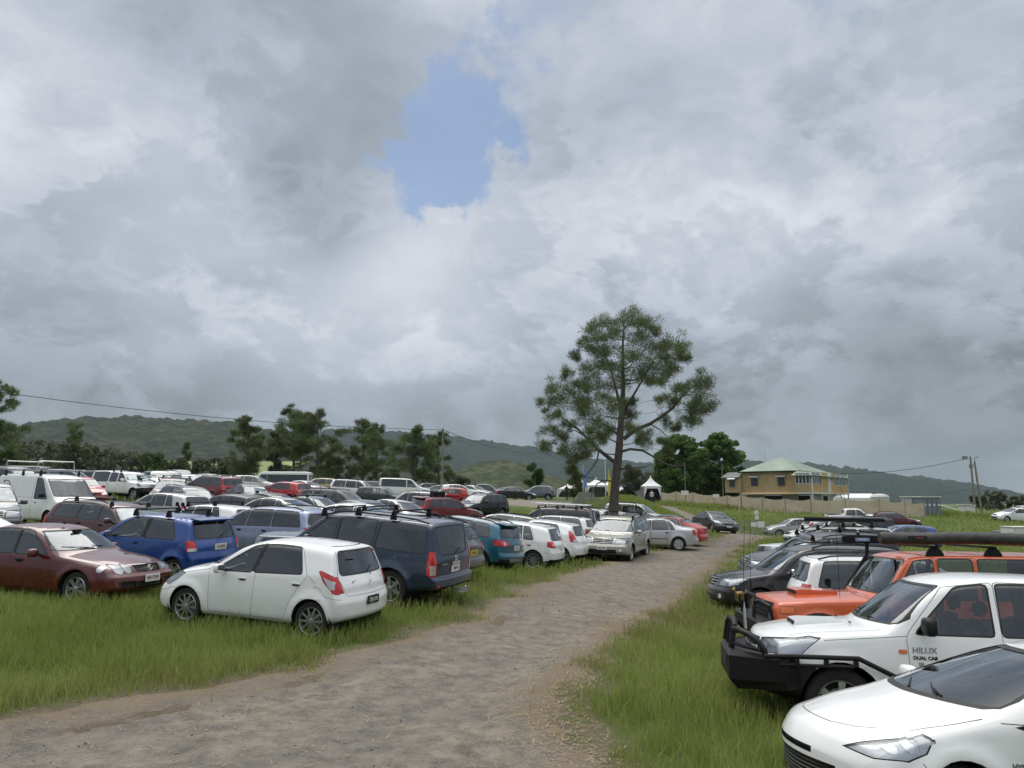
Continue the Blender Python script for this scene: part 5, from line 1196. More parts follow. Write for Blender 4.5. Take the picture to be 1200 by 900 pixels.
# kind, x or ('u', u), vroof, Y, heading, colour, wheel, detail, label, extras
CARS = [
 # --- row beside the drive
 dict(k='hatch_small', xy=(-4.13, 13.63), h=161, c='white', w='alloy10', d=2, rp='CPJ-51N', pl='k', ink=INK_WHITE, cat='hatchback', lab='white small hatchback with red and clear boomerang tail lamps, nearest car on the left'),
 dict(k='liftback', xy=(-8.72, 15.05), h=-15, c='maroon', w='star', d=2, fp='094·YXW', cat='sedan', lab='maroon sedan with round headlamps and white front plate in the long grass'),
 dict(k='hatch_threedoor', xy=(-8.39, 18.4), h=160, c='blue', w='alloy5', d=2, rp='314·DGI', cat='hatchback', lab='bright blue small hatchback with roof bars, behind the maroon sedan'),
 dict(k='bigwagon', xy=(-3.42, 17.3), h=158, c='navy', w='alloy6', d=2, rp='YNF·49', ink=INK_BLACK, dark=1, cat='4WD wagon', lab='navy blue large four-wheel-drive wagon with roof rack and tow bar'),
 dict(k='wagon', xy=(-3.05, 20.35), h=157, c='grey', w='alloy5', d=2, rp='BX·20K', pl='y', cat='wagon', lab='dark grey car with a yellow rear plate squeezed beside the navy wagon'),
 dict(k='suv_compact', xy=(-1.80, 24.5), h=155, c='teal', w='alloy5', d=2, rp='816·XT', dark=1, cat='SUV', lab='teal blue compact SUV with pale roof and red tail lamps'),
 dict(k='hatch', xy=(-.36, 26.9), h=162, c='white', w='alloy10', d=2, rp='', cat='hatchback', lab='white hatchback with rounded red tail lamps right of the teal SUV'),
 dict(k='hatch_wedge', xy=(.78, 28.9), h=159, c='white', w='alloy5', d=2, rp='', cat='hatchback', lab='white hatchback with tall slanted red tail lamps beside the silver SUV'),
 dict(k='suv', xy=(4.19, 31.1), h=-112, c='warmsilver', w='alloy6', d=2, fp='692·HKR', cat='SUV', lab='silver SUV facing the camera under the pine tree with black roof bars'),
 dict(k='sedan', xy=(6.28, 35.9), h=172, c='brightsilver', w='hub', d=2, cat='sedan', lab='silver four-door sedan with black side strip seen side on by the drive'),
 dict(k='liftback', xy=(7.55, 38.9), h=153, c='red', w='alloy5', d=2, cat='car', lab='bright red car with its tail just showing behind the silver sedan'),
 dict(k='fastback', xy=(14.0, 54.0), h=-80, c='darkgrey', w='alloy5', d=2, fp='405·WPK', cat='car', lab='dark charcoal car standing on the gravel drive facing the camera', on='road'),
 # --- right-hand row
 dict(k='hybrid_hatch', xy=(4.12, 6.28), h=180, c='white', w='alloy10', d=2, z=-.24, zf=1, cat='hatchback', lab='white hybrid hatchback with swept headlamp in the bottom right corner'),
 dict(k='ute', xy=(5.35, 9.2), h=170, c='white', w='alloy6', d=2, z=-.30, cat='ute', lab='white dual-cab ute with black steel bull bar and bonnet scoop'),
 dict(k='squarewagon', xy=(6.60, 13.35), h=176, c='orange', w='steel', d=2, z=-.46, cat='4WD wagon', lab='orange square four-wheel-drive with bonnet scoop and awning bag on the roof'),
 dict(k='suv', xy=(8.1, 16.3), h=-10, c='white', w='alloy6', d=2, z=-.58, dark=1, cat='SUV', lab='white wagon parked tail first between the orange and the black four-wheel-drives'),
 dict(k='suv', xy=(7.30, 19.4), h=178, c='black', w='alloy6', d=2, z=-.56, sc=1.04, dark=1, cat='SUV', lab='black SUV with chrome mirror and clear headlamp facing the drive'),
 dict(k='suv', xy=(9.2, 23.6), h=178, c='darkgrey', w='alloy5', d=2, cat='SUV', lab='dark grey SUV with roof bars behind the black SUV'),
 dict(k='bigwagon', xy=(11.3, 28.4), h=179, c='offwhite', w='alloy6', d=2, cat='4WD wagon', lab='off-white four-wheel-drive with a flat black roof rack'),
 dict(k='liftback', xy=(15.6, 38.5), h=180, c='white', w='hub', d=1, cat='car', lab='white car whose nose shows behind the off-white four-wheel-drive'),
 dict(k='hatch', u=1052, v=616.5, Y=44, h=175, c='blue', w='hub', d=1, cat='car', lab='blue car roof showing just behind the awning bag'),
 dict(k='suv', u=1004, v=606, Y=50, h=178, c='black', w='alloy5', d=1, cat='SUV', lab='black SUV roof seen behind the flat black roof rack'),
 dict(k='hatch_wedge', xy=(21.4, 52.5), h=2, c='white', w='alloy5', d=1, cat='hatchback', lab='white hatchback with tall red tail lamp facing right on the far grass'),
 dict(k='hatch', xy=(21.6, 60.3), h=178, c='silver', w='alloy5', d=1, cat='hatchback', lab='silver hatchback with its nose by the small white signs'),
 dict(k='ute', u=1000, v=600, Y=76, h=-14, c='white', w='steel', d=1, cat='ute', lab='small white ute parked below the cream fence, left of the red wagon'),
 dict(k='suv_compact', u=1049, v=603, Y=72, h=-12, c='maroon', w='alloy5', d=1, cat='SUV', lab='maroon wagon with sun-struck bonnet on the right-hand grass'),
 dict(k='hatch_wedge', u=1187, v=602, Y=78, h=178, c='white', w='hub', d=1, cat='hatchback', lab='white hatchback at the right edge of the field'),
 dict(k='suv', u=1198, v=595, Y=88, h=180, c='silver', w='alloy5', d=1, cat='SUV', lab='silver wagon behind the white hatchback at the right edge'),
 # --- left block, front to back
 dict(k='liftback', u=-78, v=594, Y=18.8, h=160, c='white', w='hub', d=2, cat='car', lab='white car with red tail lamp cut by the left edge of the picture'),
 dict(k='suv', u=-18, v=557, Y=24, h=-52, c='grey', w='alloy5', d=2, shade=1, cat='SUV', lab='grey SUV with dark grille and foil sunshade at the left edge'),
 dict(k='wagon', u=141, v=589, Y=22.5, h=-22, c='brown', w='hub', d=2, shade=1, cat='wagon', lab='dark maroon wagon with foil sunshade and silver roof bars'),
 dict(k='hatch', u=240, v=594, Y=25.5, h=160, c='white', w='alloy5', d=2, dark=1, cat='hatchback', lab='white hatchback with roof bars between the maroon wagon and the lavender wagon'),
 dict(k='wagon', u=312, v=592, Y=22.4, h=158, c='lavender', w='alloy5', d=2, cat='wagon', lab='lavender blue wagon behind the nearest white hatchback'),
 dict(k='fastback', u=316, v=585, Y=32.5, h=160, c='silver', w='alloy5', d=2, cat='car', lab='silver car with curved roofline behind the lavender wagon'),
 dict(k='fastback', u=400, v=587, Y=27, h=165, c='white', w='alloy5', d=2, cat='sedan', lab='white sedan with dark side windows behind the navy wagon'),
 dict(k='van', u=62, v=553, Y=29, h=-28, c='white', w='steel', d=2, cat='van', lab='white delivery van with ladder rack on its roof'),
 dict(k='hatch', u=190, v=577, Y=31.5, h=160, c='silver', w='hub', d=1, cat='hatchback', lab='silver hatchback half hidden between the white ute and white hatchback'),
 dict(k='hatch', u=268, v=577, Y=35, h=155, c='darkgrey', w='alloy5', d=1, cat='hatchback', lab='dark grey hatchback behind the white hatchback with roof bars'),
 dict(k='sedan', u=322, v=577, Y=40, h=-30, c='black', w='alloy5', d=1, cat='sedan', lab='black sedan behind the silver car with the curved roofline'),
 dict(k='sedan', u=370, v=578, Y=35.5, h=-25, c='bluegrey', w='alloy5', d=1, cat='sedan', lab='blue-grey sedan carrying tall kayak cradles on its roof'),
 dict(k='sedan', u=430, v=580, Y=30, h=-35, c='navy', w='alloy5', d=1, cat='sedan', lab='navy sedan facing right behind the navy wagon'),
 dict(k='sedan', u=468, v=580, Y=33.5, h=-35, c='brightsilver', w='alloy5', d=1, cat='sedan', lab='silver sedan facing right beside the navy sedan'),
 dict(k='wagon', u=583, v=602, Y=31.7, h=160, c='silver', w='alloy5', d=2, dark=1, cat='wagon', lab='silver wagon with dark glass behind the teal SUV'),
 dict(k='wagon', u=640, v=607, Y=34.5, h=160, c='white', w='hub', d=2, cat='wagon', lab='white wagon behind the white hatchback with slanted tail lamps'),
 dict(k='bigwagon', u=640, v=597, Y=37.5, h=165, c='brown', w='steel', d=2, dark=1, cat='4WD wagon', lab='dark brown four-wheel-drive with long pale roof rack'),
 dict(k='suv', u=667, v=599, Y=40.8, h=160, c='white', w='alloy5', d=1, dark=1, cat='SUV', lab='white SUV with upright red tail lamp left of the silver SUV'),
 dict(k='wagon', u=694, v=598, Y=46.5, h=160, c='white', w='alloy5', d=1, cat='wagon', lab='white wagon roof just behind the silver SUV under the pine'),
 dict(k='sedan', u=775, v=602, Y=42.5, h=155, c='darkgrey', w='alloy5', d=1, cat='sedan', lab='dark grey sedan behind the silver sedan by the drive'),
 dict(k='suv', u=746, v=589, Y=52, h=-25, c='silver', w='alloy5', d=1, cat='SUV', lab='silver wagon below the green bank right of the pine trunk'),
 dict(k='suv', u=486, v=574, Y=46, h=155, c='brightsilver', w='alloy5', d=1, cat='SUV', lab='silver four-wheel-drive left of the dark red wagon'),
 dict(k='suv_compact', u=522, v=580, Y=42, h=36, c='darkred', w='alloy5', d=2, rp='', cat='SUV', lab='dark red wagon seen from behind with boxes on its roof'),
 dict(k='suv_compact', u=562, v=577, Y=50, h=-130, c='black', w='alloy5', d=2, cat='SUV', lab='black SUV parked beside the open strip of grass'),
 dict(k='hatch', u=96, v=554, Y=42, h=-45, c='red', w='hub', d=1, cat='hatchback', lab='red hatchback between the white van and the canopied ute'),
 dict(k='ute_canopy', u=152, v=549, Y=48, h=-28, c='white', w='alloy6', d=2, shade=1, cat='ute', lab='white ute with matching canopy and foil sunshade'),
 dict(k='suv', u=203, v=560, Y=43, h=-75, c='brown', w='alloy5', d=1, cat='SUV', lab='brownish maroon SUV facing the camera with roof bars'),
 dict(k='suv', u=247, v=556, Y=49, h=150, c='darkred', w='alloy5', d=1, cat='SUV', lab='dark red SUV seen from behind left of the grey sedan with sunshade'),
 dict(k='sedan', u=295, v=561, Y=45.5, h=-50, c='darkgrey', w='alloy5', d=1, shade=1, cat='sedan', lab='dark grey sedan with foil sunshade left of the bright red hatchback'),
 dict(k='hatch', u=332, v=562, Y=52, h=155, c='red', w='alloy5', d=1, rp='', pl='y', cat='hatchback', lab='bright red hatchback with yellow plate in front of the minibus'),
 dict(k='minibus', u=332, v=551, Y=92, h=178, c='white', w='steel', d=1, cat='minibus', lab='white minibus with a long band of dark windows'),
 dict(k='wagon', u=270, v=554, Y=75, h=0, c='white', w='alloy5', d=1, cat='wagon', lab='white wagon left of the minibus'),
 dict(k='suv_compact', u=374, v=559, Y=67, h=178, c='gold', w='alloy5', d=1, cat='SUV', lab='pale gold SUV right of the minibus'),
 dict(k='suv', u=420, v=562, Y=61, h=-5, c='white', w='alloy5', d=1, cat='SUV', lab='white SUV behind white barriers facing right'),
 dict(k='people_van', u=474, v=560, Y=73, h=12, c='white', w='alloy5', d=1, cat='van', lab='white people-mover van on the rise'),
 dict(k='ute', u=438, v=565, Y=80, h=100, c='darkgrey', w='alloy5', d=1, cat='ute', lab='dark grey ute behind the white people-mover van'),
 dict(k='hatch', u=520, v=571, Y=64, h=200, c='red', w='alloy5', d=1, cat='hatchback', lab='red hatchback at the foot of the timber power pole'),
 dict(k='hatch', u=538, v=566, Y=73, h=20, c='white', w='alloy5', d=1, cat='hatchback', lab='white hatchback with red tail lamp right of the power pole'),
 dict(k='sedan', u=556, v=567, Y=77, h=-30, c='silver', w='alloy5', d=1, cat='sedan', lab='silver sedan between the white hatchback and the grey ute on the rise'),
 dict(k='ute', u=568, v=566, Y=87, h=0, c='grey', w='alloy5', d=1, cat='ute', lab='grey ute behind the black sedan on the rise'),
 dict(k='sedan', u=604, v=569, Y=80, h=4, c='black', w='alloy5', d=1, cat='sedan', lab='black sedan next to the last grey SUV on the rise'),
 dict(k='suv_compact', u=629, v=568, Y=85, h=175, c='bluegrey', w='alloy5', d=1, cat='SUV', lab='grey SUV at the right-hand end of the far row'),
]
for i, (u, v, Y, h, k, c, lab) in enumerate([
  (483, 567, 92, 20, 'sedan', 'white', 'far white sedan just right of the people-mover van'), (497, 565, 112, 200, 'suv', 'white', 'far white SUV left of the power pole'), (511, 567, 100, 170, 'hatch', 'silver', 'far silver hatchback close to the foot of the power pole'), (526, 566, 118, 180, 'wagon', 'brightsilver', 'far silver wagon partly behind the power pole'),
  (187, 552, 62, -50, 'suv', 'white', 'white SUV at the left end of the far rank'), (199, 550, 66, -48, 'suv', 'silver', 'silver SUV, second in the far rank'), (211, 548, 76, -48, 'people_van', 'grey', 'grey van, tallest in the far rank'), (222, 552, 59, -46, 'wagon', 'brightsilver', 'silver wagon in the middle of the far rank'), (236, 552, 66, -46, 'sedan', 'grey', 'grey sedan right of the silver wagon in the far rank'), (247, 554, 70, -46, 'hatch', 'silver', 'silver hatchback near the right end of the far rank'),
  (170, 552, 72, -10, 'hatch', 'white', 'small white hatchback showing behind the canopied ute'), (18, 546, 50, -20, 'ute_canopy', 'grey', 'grey canopied ute behind the ladder rack of the van'), (82, 547, 53, 10, 'suv', 'bluegrey', 'blue-grey wagon behind the red hatchback'), (46, 545, 62, 5, 'people_van', 'grey', 'grey van roof far behind the white delivery van'),
  (130, 552, 57, 5, 'suv', 'darkgrey', 'dark grey SUV behind the canopied ute'), (300, 556, 66, 5, 'hatch', 'offwhite', 'off-white hatchback in front of the minibus windscreen'), (350, 560, 59, 165, 'sedan', 'silver', 'silver sedan between the bright red hatchback and the gold SUV'), (450, 572, 55, -10, 'hatch', 'darkgrey', 'dark hatchback behind the silver four-wheel-drive'),
  (398, 577, 42, -20, 'suv', 'darkgrey', 'dark grey SUV behind the blue-grey sedan'), (20, 566, 38, -35, 'sedan', 'silver', 'silver sedan hidden behind the white delivery van'), (225, 572, 39.5, -40, 'wagon', 'grey', 'grey wagon behind the silver hatchback'), (590, 571, 92, 180, 'hatch', 'darkgrey', 'dark hatchback peeping out behind the black sedan')]):
    CARS.append(dict(k=k, u=u, v=v, Y=Y, h=h, c=c, w='alloy5', d=0, cat={'sedan': 'sedan', 'suv': 'SUV', 'hatch': 'hatchback', 'wagon': 'wagon', 'people_van': 'van', 'ute_canopy': 'ute'}[k], lab=lab))
for c in CARS:
    K = KINDS[c['k']]; H = K['H']*c.get('sc', 1)
    if 'u' in c: p = P(c['u'], c['v'], c['Y']); c['xy'] = (p.x, p.y); c['zw'] = p.z-H
# crude overlap report while building
if DEBUG:
    def obb(c):
        K = KINDS[c['k']]; a = R(c['h']); f = np.array([math.cos(a), math.sin(a)]); l = np.array([-f[1], f[0]]); return np.array(c['xy']), f, l, K['L']/2, K['W']/2
    for i in range(len(CARS)):
        for j in range(i):
            A, B = obb(CARS[i]), obb(CARS[j]); d = B[0]-A[0]; sep = -9
            for ax in (A[1], A[2], B[1], B[2]):
                r = A[3]*abs(A[1]@ax)+A[4]*abs(A[2]@ax)+B[3]*abs(B[1]@ax)+B[4]*abs(B[2]@ax); sep = max(sep, abs(d@ax)-r)
            if sep < -.02: open('/workdir/dbg.txt','a').write('OVERLAP %.2f %s | %s\n' % (sep, CARS[i]['lab'][:40], CARS[j]['lab'][:40]))
# ================================================================== LAND
# heights of the field at known spots (x, y, z): the ground climbs to the back left and dips on the right
ANCH = [(0, 0, 0, 1), (-3, 5, .05, 1), (-6, 9, .18, 1), (0, 10, 0, 1), (2.2, 6, 0, 1), (-3, 12, .12, 1), (-8.5, 14.2, .42, 1), (-7.2, 17.6, .42, 1), (-1.6, 16, .05, 1), (-14.5, 23, 1.1, 1), (-5.2, 19.5, .5, 1),
        (-13, 22, .95, 1), (-17, 29, 1.4, 1), (-8.5, 25, .7, 1), (0, 24, 0, 1), (2, 27, -.05, 1), (4, 30, -.08, 1), (6.5, 34, .02, 1), (9, 40, .02, 1), (14.5, 56, .08, 1), (15, 47, .0, 1),
        (-24, 48, 2.4, 1), (-26, 60, 2.6, 1), (-15, 45, 1.7, 1), (-15, 60, 2.3, 1), (-5, 50, 1.25, 1), (-3, 57, 1.3, 1), (-6, 38, .85, 1), (-1, 36, .35, 1), (2, 42, .5, 1), (3, 60, 1.1, 1), (3, 90, 2.55, 1), (13, 86, 2.3, 1), (18, 100, 2.6, 1), (20, 75, 1.2, 1),
        (-20, 80, 2.9, 1), (-40, 90, 3.2, 1), (-60, 60, 3.0, 1), (-40, 40, 2.4, 1), (-10, 110, 3.0, 1), (10, 120, 3.0, 1),
        (3.2, 5.5, -.10, 1), (4.6, 8.3, -.36, 1), (5.6, 11.5, -.48, 1), (6.6, 15, -.55, 1), (8.5, 20, -.6, 1), (11, 30, -.55, 1), (19, 60, -.85, 1), (28, 62, -.9, 1), (38, 82, -.9, 1), (55, 78, -.2, 1), (40, 60, -.9, 1), (25, 25, -.8, 1), (15, 10, -.7, 1), (10, 5, -.6, 1),
        (26.2, 88, 1.35, 1), (26.2, 88, 1.35, 1), (33, 85, 1.25, 1), (33, 85, 1.25, 1), (33, 85, 1.25, 1), (41, 80.5, 1.1, 1), (41, 80.5, 1.1, 1), (37, 83, 1.2, 1), (30, 86.5, 1.3, 1), (46, 81, 1.1, 1), (22, 92, 1.7, 1), (19, 98, 2.4, 1), (45, 84, 1.1, 1), (32, 76, -.55, 1), (32, 76, -.55, 1), (30, 78, -.2, 1), (37, 72, -.75, 1), (24, 76, -.5, 1), (42, 73, -.7, 1), (26, 84, 1.0, 1), (40, 90, 1.0, 1), (32, 87, 1.05, 1), (60, 105, 1.1, 1), (80, 120, 1.0, 1), (60, 90, .3, 1), (45, 120, 2.0, 1), (80, 60, -.8, 1), (1, -8, 0, 1), (-10, -5, .2, 1), (10, -6, -.3, 1),
        (-100, 150, 4, 1), (0, 170, 3, 1), (100, 170, 1, 1), (-120, 60, 3, 1)]
for c in CARS:
    if 'zw' in c: ANCH.append((c['xy'][0], c['xy'][1], c['zw'], 1))
    elif 'z' in c: ANCH.append((c['xy'][0], c['xy'][1], c['z'], 1))
ANCH += [(-3.15, 12.5, .065, 1), (-5.43, 13.28, .205, 1), (-7.7, 14, .46, 1)]
_A = np.array(ANCH)
def ground(x, y):
    x = np.asarray(x, float); y = np.asarray(y, float); sh = x.shape; X = x.ravel()[:, None]; Y = y.ravel()[:, None]
    out = np.empty(X.shape[0])
    for i in range(0, len(out), 20000):
        dx = X[i:i+20000]-_A[:, 0]; dy = Y[i:i+20000]-_A[:, 1]
        s2 = (.9+.07*np.hypot(_A[:, 0], _A[:, 1]))**2
        w = 1/(dx*dx+dy*dy+s2)**1.9*s2
        out[i:i+20000] = (w*_A[:, 2]).sum(1)/w.sum(1)
    d = np.hypot(X[:, 0], Y[:, 0]); far = np.clip((d-220)/500, 0, 1); out = out*(1-far)+far*(-4)
    out += (fbm(X[:, 0]*.6, Y[:, 0]*.6, 3, 5)-.5)*.10*np.clip(1-far, 0, 1)
    return out.reshape(sh)
def gz(x, y): return float(ground(np.array([x]), np.array([y]))[0])
def gn(x, y, e=1.6):
    return Vector((-(gz(x+e, y)-gz(x-e, y))/(2*e), -(gz(x, y+e)-gz(x, y-e))/(2*e), 1)).normalized()
# gravel drive: left and right edge as ground points worked out from the survey of its verges
def G(u, v, z=0.0):
    d = px_dir(u, v); t = (CAM_H-z)/(-d.z); return (d.x*t, d.y*t)
LE = [(-14, 2.2), (-9, 3.6), G(-60, 880), G(60, 855), G(200, 824), G(330, 795), G(470, 757), G(566, 717), G(654, 680), G(720, 657), G(775, 646), G(812, 640), G(840, 634)]
RE = [(2.6, 1.0), (1.9, 3.0), G(706, 900), G(668, 868), G(660, 826), G(680, 790), G(703, 758), G(738, 725), G(784, 695), G(824, 673), G(858, 650), G(886, 637), G(900, 628)]
# beyond the parked cars the drive bends left and climbs to the tents
LE += [(14.6, 52), (13.6, 60), (13.2, 68), (13.6, 78), (13.5, 88), (11, 97)]
RE += [(19.5, 52), (18.5, 60), (17.6, 70), (18.2, 80), (18.0, 92), (16.5, 100)]
def resample(pts, n):
    P_ = np.array(pts); d = np.r_[0, np.cumsum(np.hypot(*(P_[1:]-P_[:-1]).T))]; t = np.linspace(0, 1, n)
    # smooth
    x = np.interp(t*d[-1], d, P_[:, 0]); y = np.interp(t*d[-1], d, P_[:, 1])
    for _ in range(6): x[1:-1] = (x[:-2]+2*x[1:-1]+x[2:])/4; y[1:-1] = (y[:-2]+2*y[1:-1]+y[2:])/4
    return np.stack([x, y], 1)
EL, ER = resample(LE, 260), resample(RE, 260)
POLY = np.vstack([EL, ER[::-1]])
def seg_dist(px_, py_, A):
    best = np.full(px_.shape, 1e9)
    for a, b in zip(A[:-1], A[1:]):
        ab = b-a; L2 = (ab**2).sum()+1e-9; t = np.clip(((px_-a[0])*ab[0]+(py_-a[1])*ab[1])/L2, 0, 1)
        dd = (px_-a[0]-t*ab[0])**2+(py_-a[1]-t*ab[1])**2; best = np.minimum(best, dd)
    return np.sqrt(best)
def inside(px_, py_):
    c = np.zeros(px_.shape, bool); n = len(POLY); j = n-1
    for i in range(n):
        xi, yi = POLY[i]; xj, yj = POLY[j]
        m = ((yi > py_) != (yj > py_)) & (px_ < (xj-xi)*(py_-yi)/(yj-yi+1e-12)+xi); c ^= m; j = i
    return c
def road_sd(x, y):
    """signed distance to the drive edge, negative on the gravel"""
    x = np.asarray(x, float); y = np.asarray(y, float); sh = x.shape; x = x.ravel(); y = y.ravel()
    out = np.full(x.shape, 30.0); near = (np.abs(x) < 45) & (y > -12) & (y < 112)
    if near.any():
        xn, yn = x[near], y[near]; A1, A2 = EL[::4], ER[::4]
        d = np.minimum(seg_dist(xn, yn, A1), seg_dist(xn, yn, A2)); d[inside(xn, yn)] *= -1
        d += .30+(fbm(xn*.9, yn*.9, 3, 31)-.5)*.9+(fbm(xn*3.5, yn*3.5, 2, 37)-.5)*.35
        out[near] = d
    return out.reshape(sh)
def far_gravel(x, y):
    """pale gravel apron on the rise in front of the far row and the marquee"""
    return np.exp(-(((x-4)/11)**2+((y-72)/5.5)**2)**1.5)

# ---- ground sheet
def axis_pts(lo, hi, n, c, tight):
    t = np.linspace(-1, 1, n); s_ = np.sinh(t*tight)/np.sinh(tight); return c+np.where(s_ < 0, s_*(c-lo), s_*(hi-c))
def ground_mat():
    m = bpy.data.materials.new('field_ground'); m.use_nodes = True; n = NT(m.node_tree); b = n.n['Principled BSDF']
    t = n.add('ShaderNodeTexCoord').outputs['Object']; a = n.add('ShaderNodeAttribute', attribute_name='rd').outputs['Fac']
    fg = n.add('ShaderNodeAttribute', attribute_name='fg').outputs['Fac']
    n1 = n.noise(t, .35, 6, .6); n2 = n.noise(t, 3.0, 8, .65); n3 = n.noise(t, 22, 8, .7)
    grass = n.mix(n.sstep(n1, .35, .65), (.060, .095, .020), (.105, .135, .036)); grass = n.mix(n.math('MULTIPLY', n.sstep(n2, .5, .75), .55), grass, (.13, .12, .055))
    dirt = n.mix(n2, (.125, .10, .07), (.21, .18, .13)); dirt = n.mix(n.sstep(n3, .52, .7), dirt, (.09, .065, .042))
    ed = n.math('ADD', a, n.math('MULTIPLY', n.math('SUBTRACT', n2, .5), 1.6))
    ed = n.math('ADD', ed, n.math('MULTIPLY', n.math('SUBTRACT', n3, .5), .8))
    k = n.sstep(ed, .15, .85); c = n.mix(k, dirt, grass)
    fgk = n.math('MULTIPLY', n.sstep(n.math('ADD', fg, n.math('MULTIPLY', n.math('SUBTRACT', n2, .5), .4)), .3, .55), 1.0)
    c = n.mix(fgk, c, (.22, .20, .17)); c = n.mix(n.math('MULTIPLY', n3, .35), c, (.5, .5, .5), 'OVERLAY')
    n.l.new(c, b.inputs['Base Color']); b.inputs['Roughness'].default_value = .95; b.inputs['Specular IOR Level'].default_value = .15
    bn = n.add('ShaderNodeBump', ins={'Strength': .9, 'Distance': .06, 'Height': n.math('ADD', n3, n.noise(t, 6, 6, .7))}); n.l.new(bn.outputs[0], b.inputs['Normal']); return m
gx = axis_pts(-3900, 3900, 330, 2, 9.1); gy = axis_pts(-150, 6400, 420, 14, 7.7)
gx = np.unique(np.r_[gx, np.linspace(-20, 16, 150)]); gy = np.unique(np.r_[gy, np.linspace(2, 40, 170)])
XX, YY = np.meshgrid(gx, gy); ZZ = ground(XX, YY)
RD = road_sd(XX, YY); ZZ = ZZ-.05*np.clip(-RD/.6, 0, 1)-.12*np.clip((-RD-.35)/.5, 0, 1)
V = np.stack([XX, YY, ZZ], 2).reshape(-1, 3); ny, nx = XX.shape
I = np.arange(ny*nx).reshape(ny, nx); F = np.stack([I[:-1, :-1], I[:-1, 1:], I[1:, 1:], I[1:, :-1]], 2).reshape(-1, 4)
tag(link_mesh('ground', np_mesh('ground', V, F, ground_mat(), True, dict(rd=np.clip(RD, -3, 3).ravel(), fg=far_gravel(XX, YY).ravel()))), kind='structure')

# ---- gravel drive: a sheet a little above, its rim ragged and dipping under the verge
def road_mat():
    m = bpy.data.materials.new('gravel'); m.use_nodes = True; n = NT(m.node_tree); b = n.n['Principled BSDF']
    t = n.add('ShaderNodeTexCoord').outputs['Object']; a = n.add('ShaderNodeAttribute', attribute_name='rd').outputs['Fac']; ce = n.add('ShaderNodeAttribute', attribute_name='track').outputs['Fac']
    n1 = n.noise(t, .55, 5, .6); n2 = n.noise(t, 4.0, 8, .68); n3 = n.noise(t, 38, 6, .7)
    vo = n.add('ShaderNodeTexVoronoi', feature='F1', ins={'Vector': t, 'Scale': 42.0, 'Randomness': 1.0}); vd, vc = vo.outputs['Distance'], vo.outputs['Color']
    vs = n.add('ShaderNodeSeparateColor', ins={0: vc}).outputs[0]
    stone = n.mix(vs, (.045, .044, .044), (.30, .295, .285)); 
    dust = n.mix(n.sstep(n2, .3, .7), (.095, .083, .068), (.26, .232, .19))
    k = n.sstep(n.math('ADD', n.math('MULTIPLY', vd, 1.1), n.math('MULTIPLY', n2, .9)), .50, .95)
    c = n.mix(k, stone, dust)
    grey = n.mix(.35, c, (.125, .121, .114)); c = n.mix(n.sstep(n.math('ADD', n1, n.math('MULTIPLY', ce, .30)), .42, .70), c, grey); c = n.mix(n.sstep(n.noise(t, 1.7, 8, .75), .40, .74), c, n.mix(.4, c, (.30, .262, .205)))
    brown = n.mix(n3, (.12, .088, .056), (.23, .185, .125))
    e = n.math('ADD', n.math('ADD', a, .30), n.math('MULTIPLY', n.math('SUBTRACT', n2, .5), 1.5)); e = n.math('ADD', e, n.math('MULTIPLY', n.math('SUBTRACT', n3, .5), .8))
    c = n.mix(n.sstep(e, -.15, .55), c, brown)
    c = n.mix(n.math('MULTIPLY', n.sstep(n.noise(t, 60, 3, .6), .64, .74), .6), c, (.40, .36, .29))
    n.l.new(c, b.inputs['Base Color']); b.inputs['Roughness'].default_value = .93; b.inputs['Specular IOR Level'].default_value = .2
    h = n.math('ADD', n.math('MULTIPLY', n.math('SUBTRACT', 1.0, vd), .8), n.math('ADD', n.math('MULTIPLY', n3, .8), n.math('MULTIPLY', n2, .35)))
    bn = n.add('ShaderNodeBump', ins={'Strength': .9, 'Distance': .022, 'Height': h}); n.l.new(bn.outputs[0], b.inputs['Normal']); return m
nl, nw = 700, 64
EL2, ER2 = resample(LE, nl), resample(RE, nl); tt = np.linspace(-.10, 1.10, nw)
RX = EL2[:, None, 0]*(1-tt)+ER2[:, None, 0]*tt; RY = EL2[:, None, 1]*(1-tt)+ER2[:, None, 1]*tt
rsd = road_sd(RX, RY); RZ = ground(RX, RY)-.05*np.clip(-rsd/.6, 0, 1)+.02+(fbm(RX*.8, RY*.8, 3, 9)-.5)*.045-.05*np.clip((rsd-.05)/.35, 0, 1)
trk = np.exp(-((tt-.28)/.10)**2)+np.exp(-((tt-.72)/.10)**2); RZ -= .018*trk[None, :]
V = np.stack([RX, RY, RZ], 2).reshape(-1, 3); I = np.arange(nl*nw).reshape(nl, nw); F = np.stack([I[:-1, :-1], I[:-1, 1:], I[1:, 1:], I[1:, :-1]], 2).reshape(-1, 4)
tag(link_mesh('gravel_road', np_mesh('gravel_road', V, F, road_mat(), True, dict(rd=rsd.ravel(), track=np.broadcast_to(trk, RX.shape).ravel()))), kind='structure')
def surf(x, y):
    """top of whatever is walked on"""
    sd = road_sd(x, y); return ground(x, y)-.05*np.clip(-sd/.6, 0, 1)+np.where(sd < 0, .012, 0)
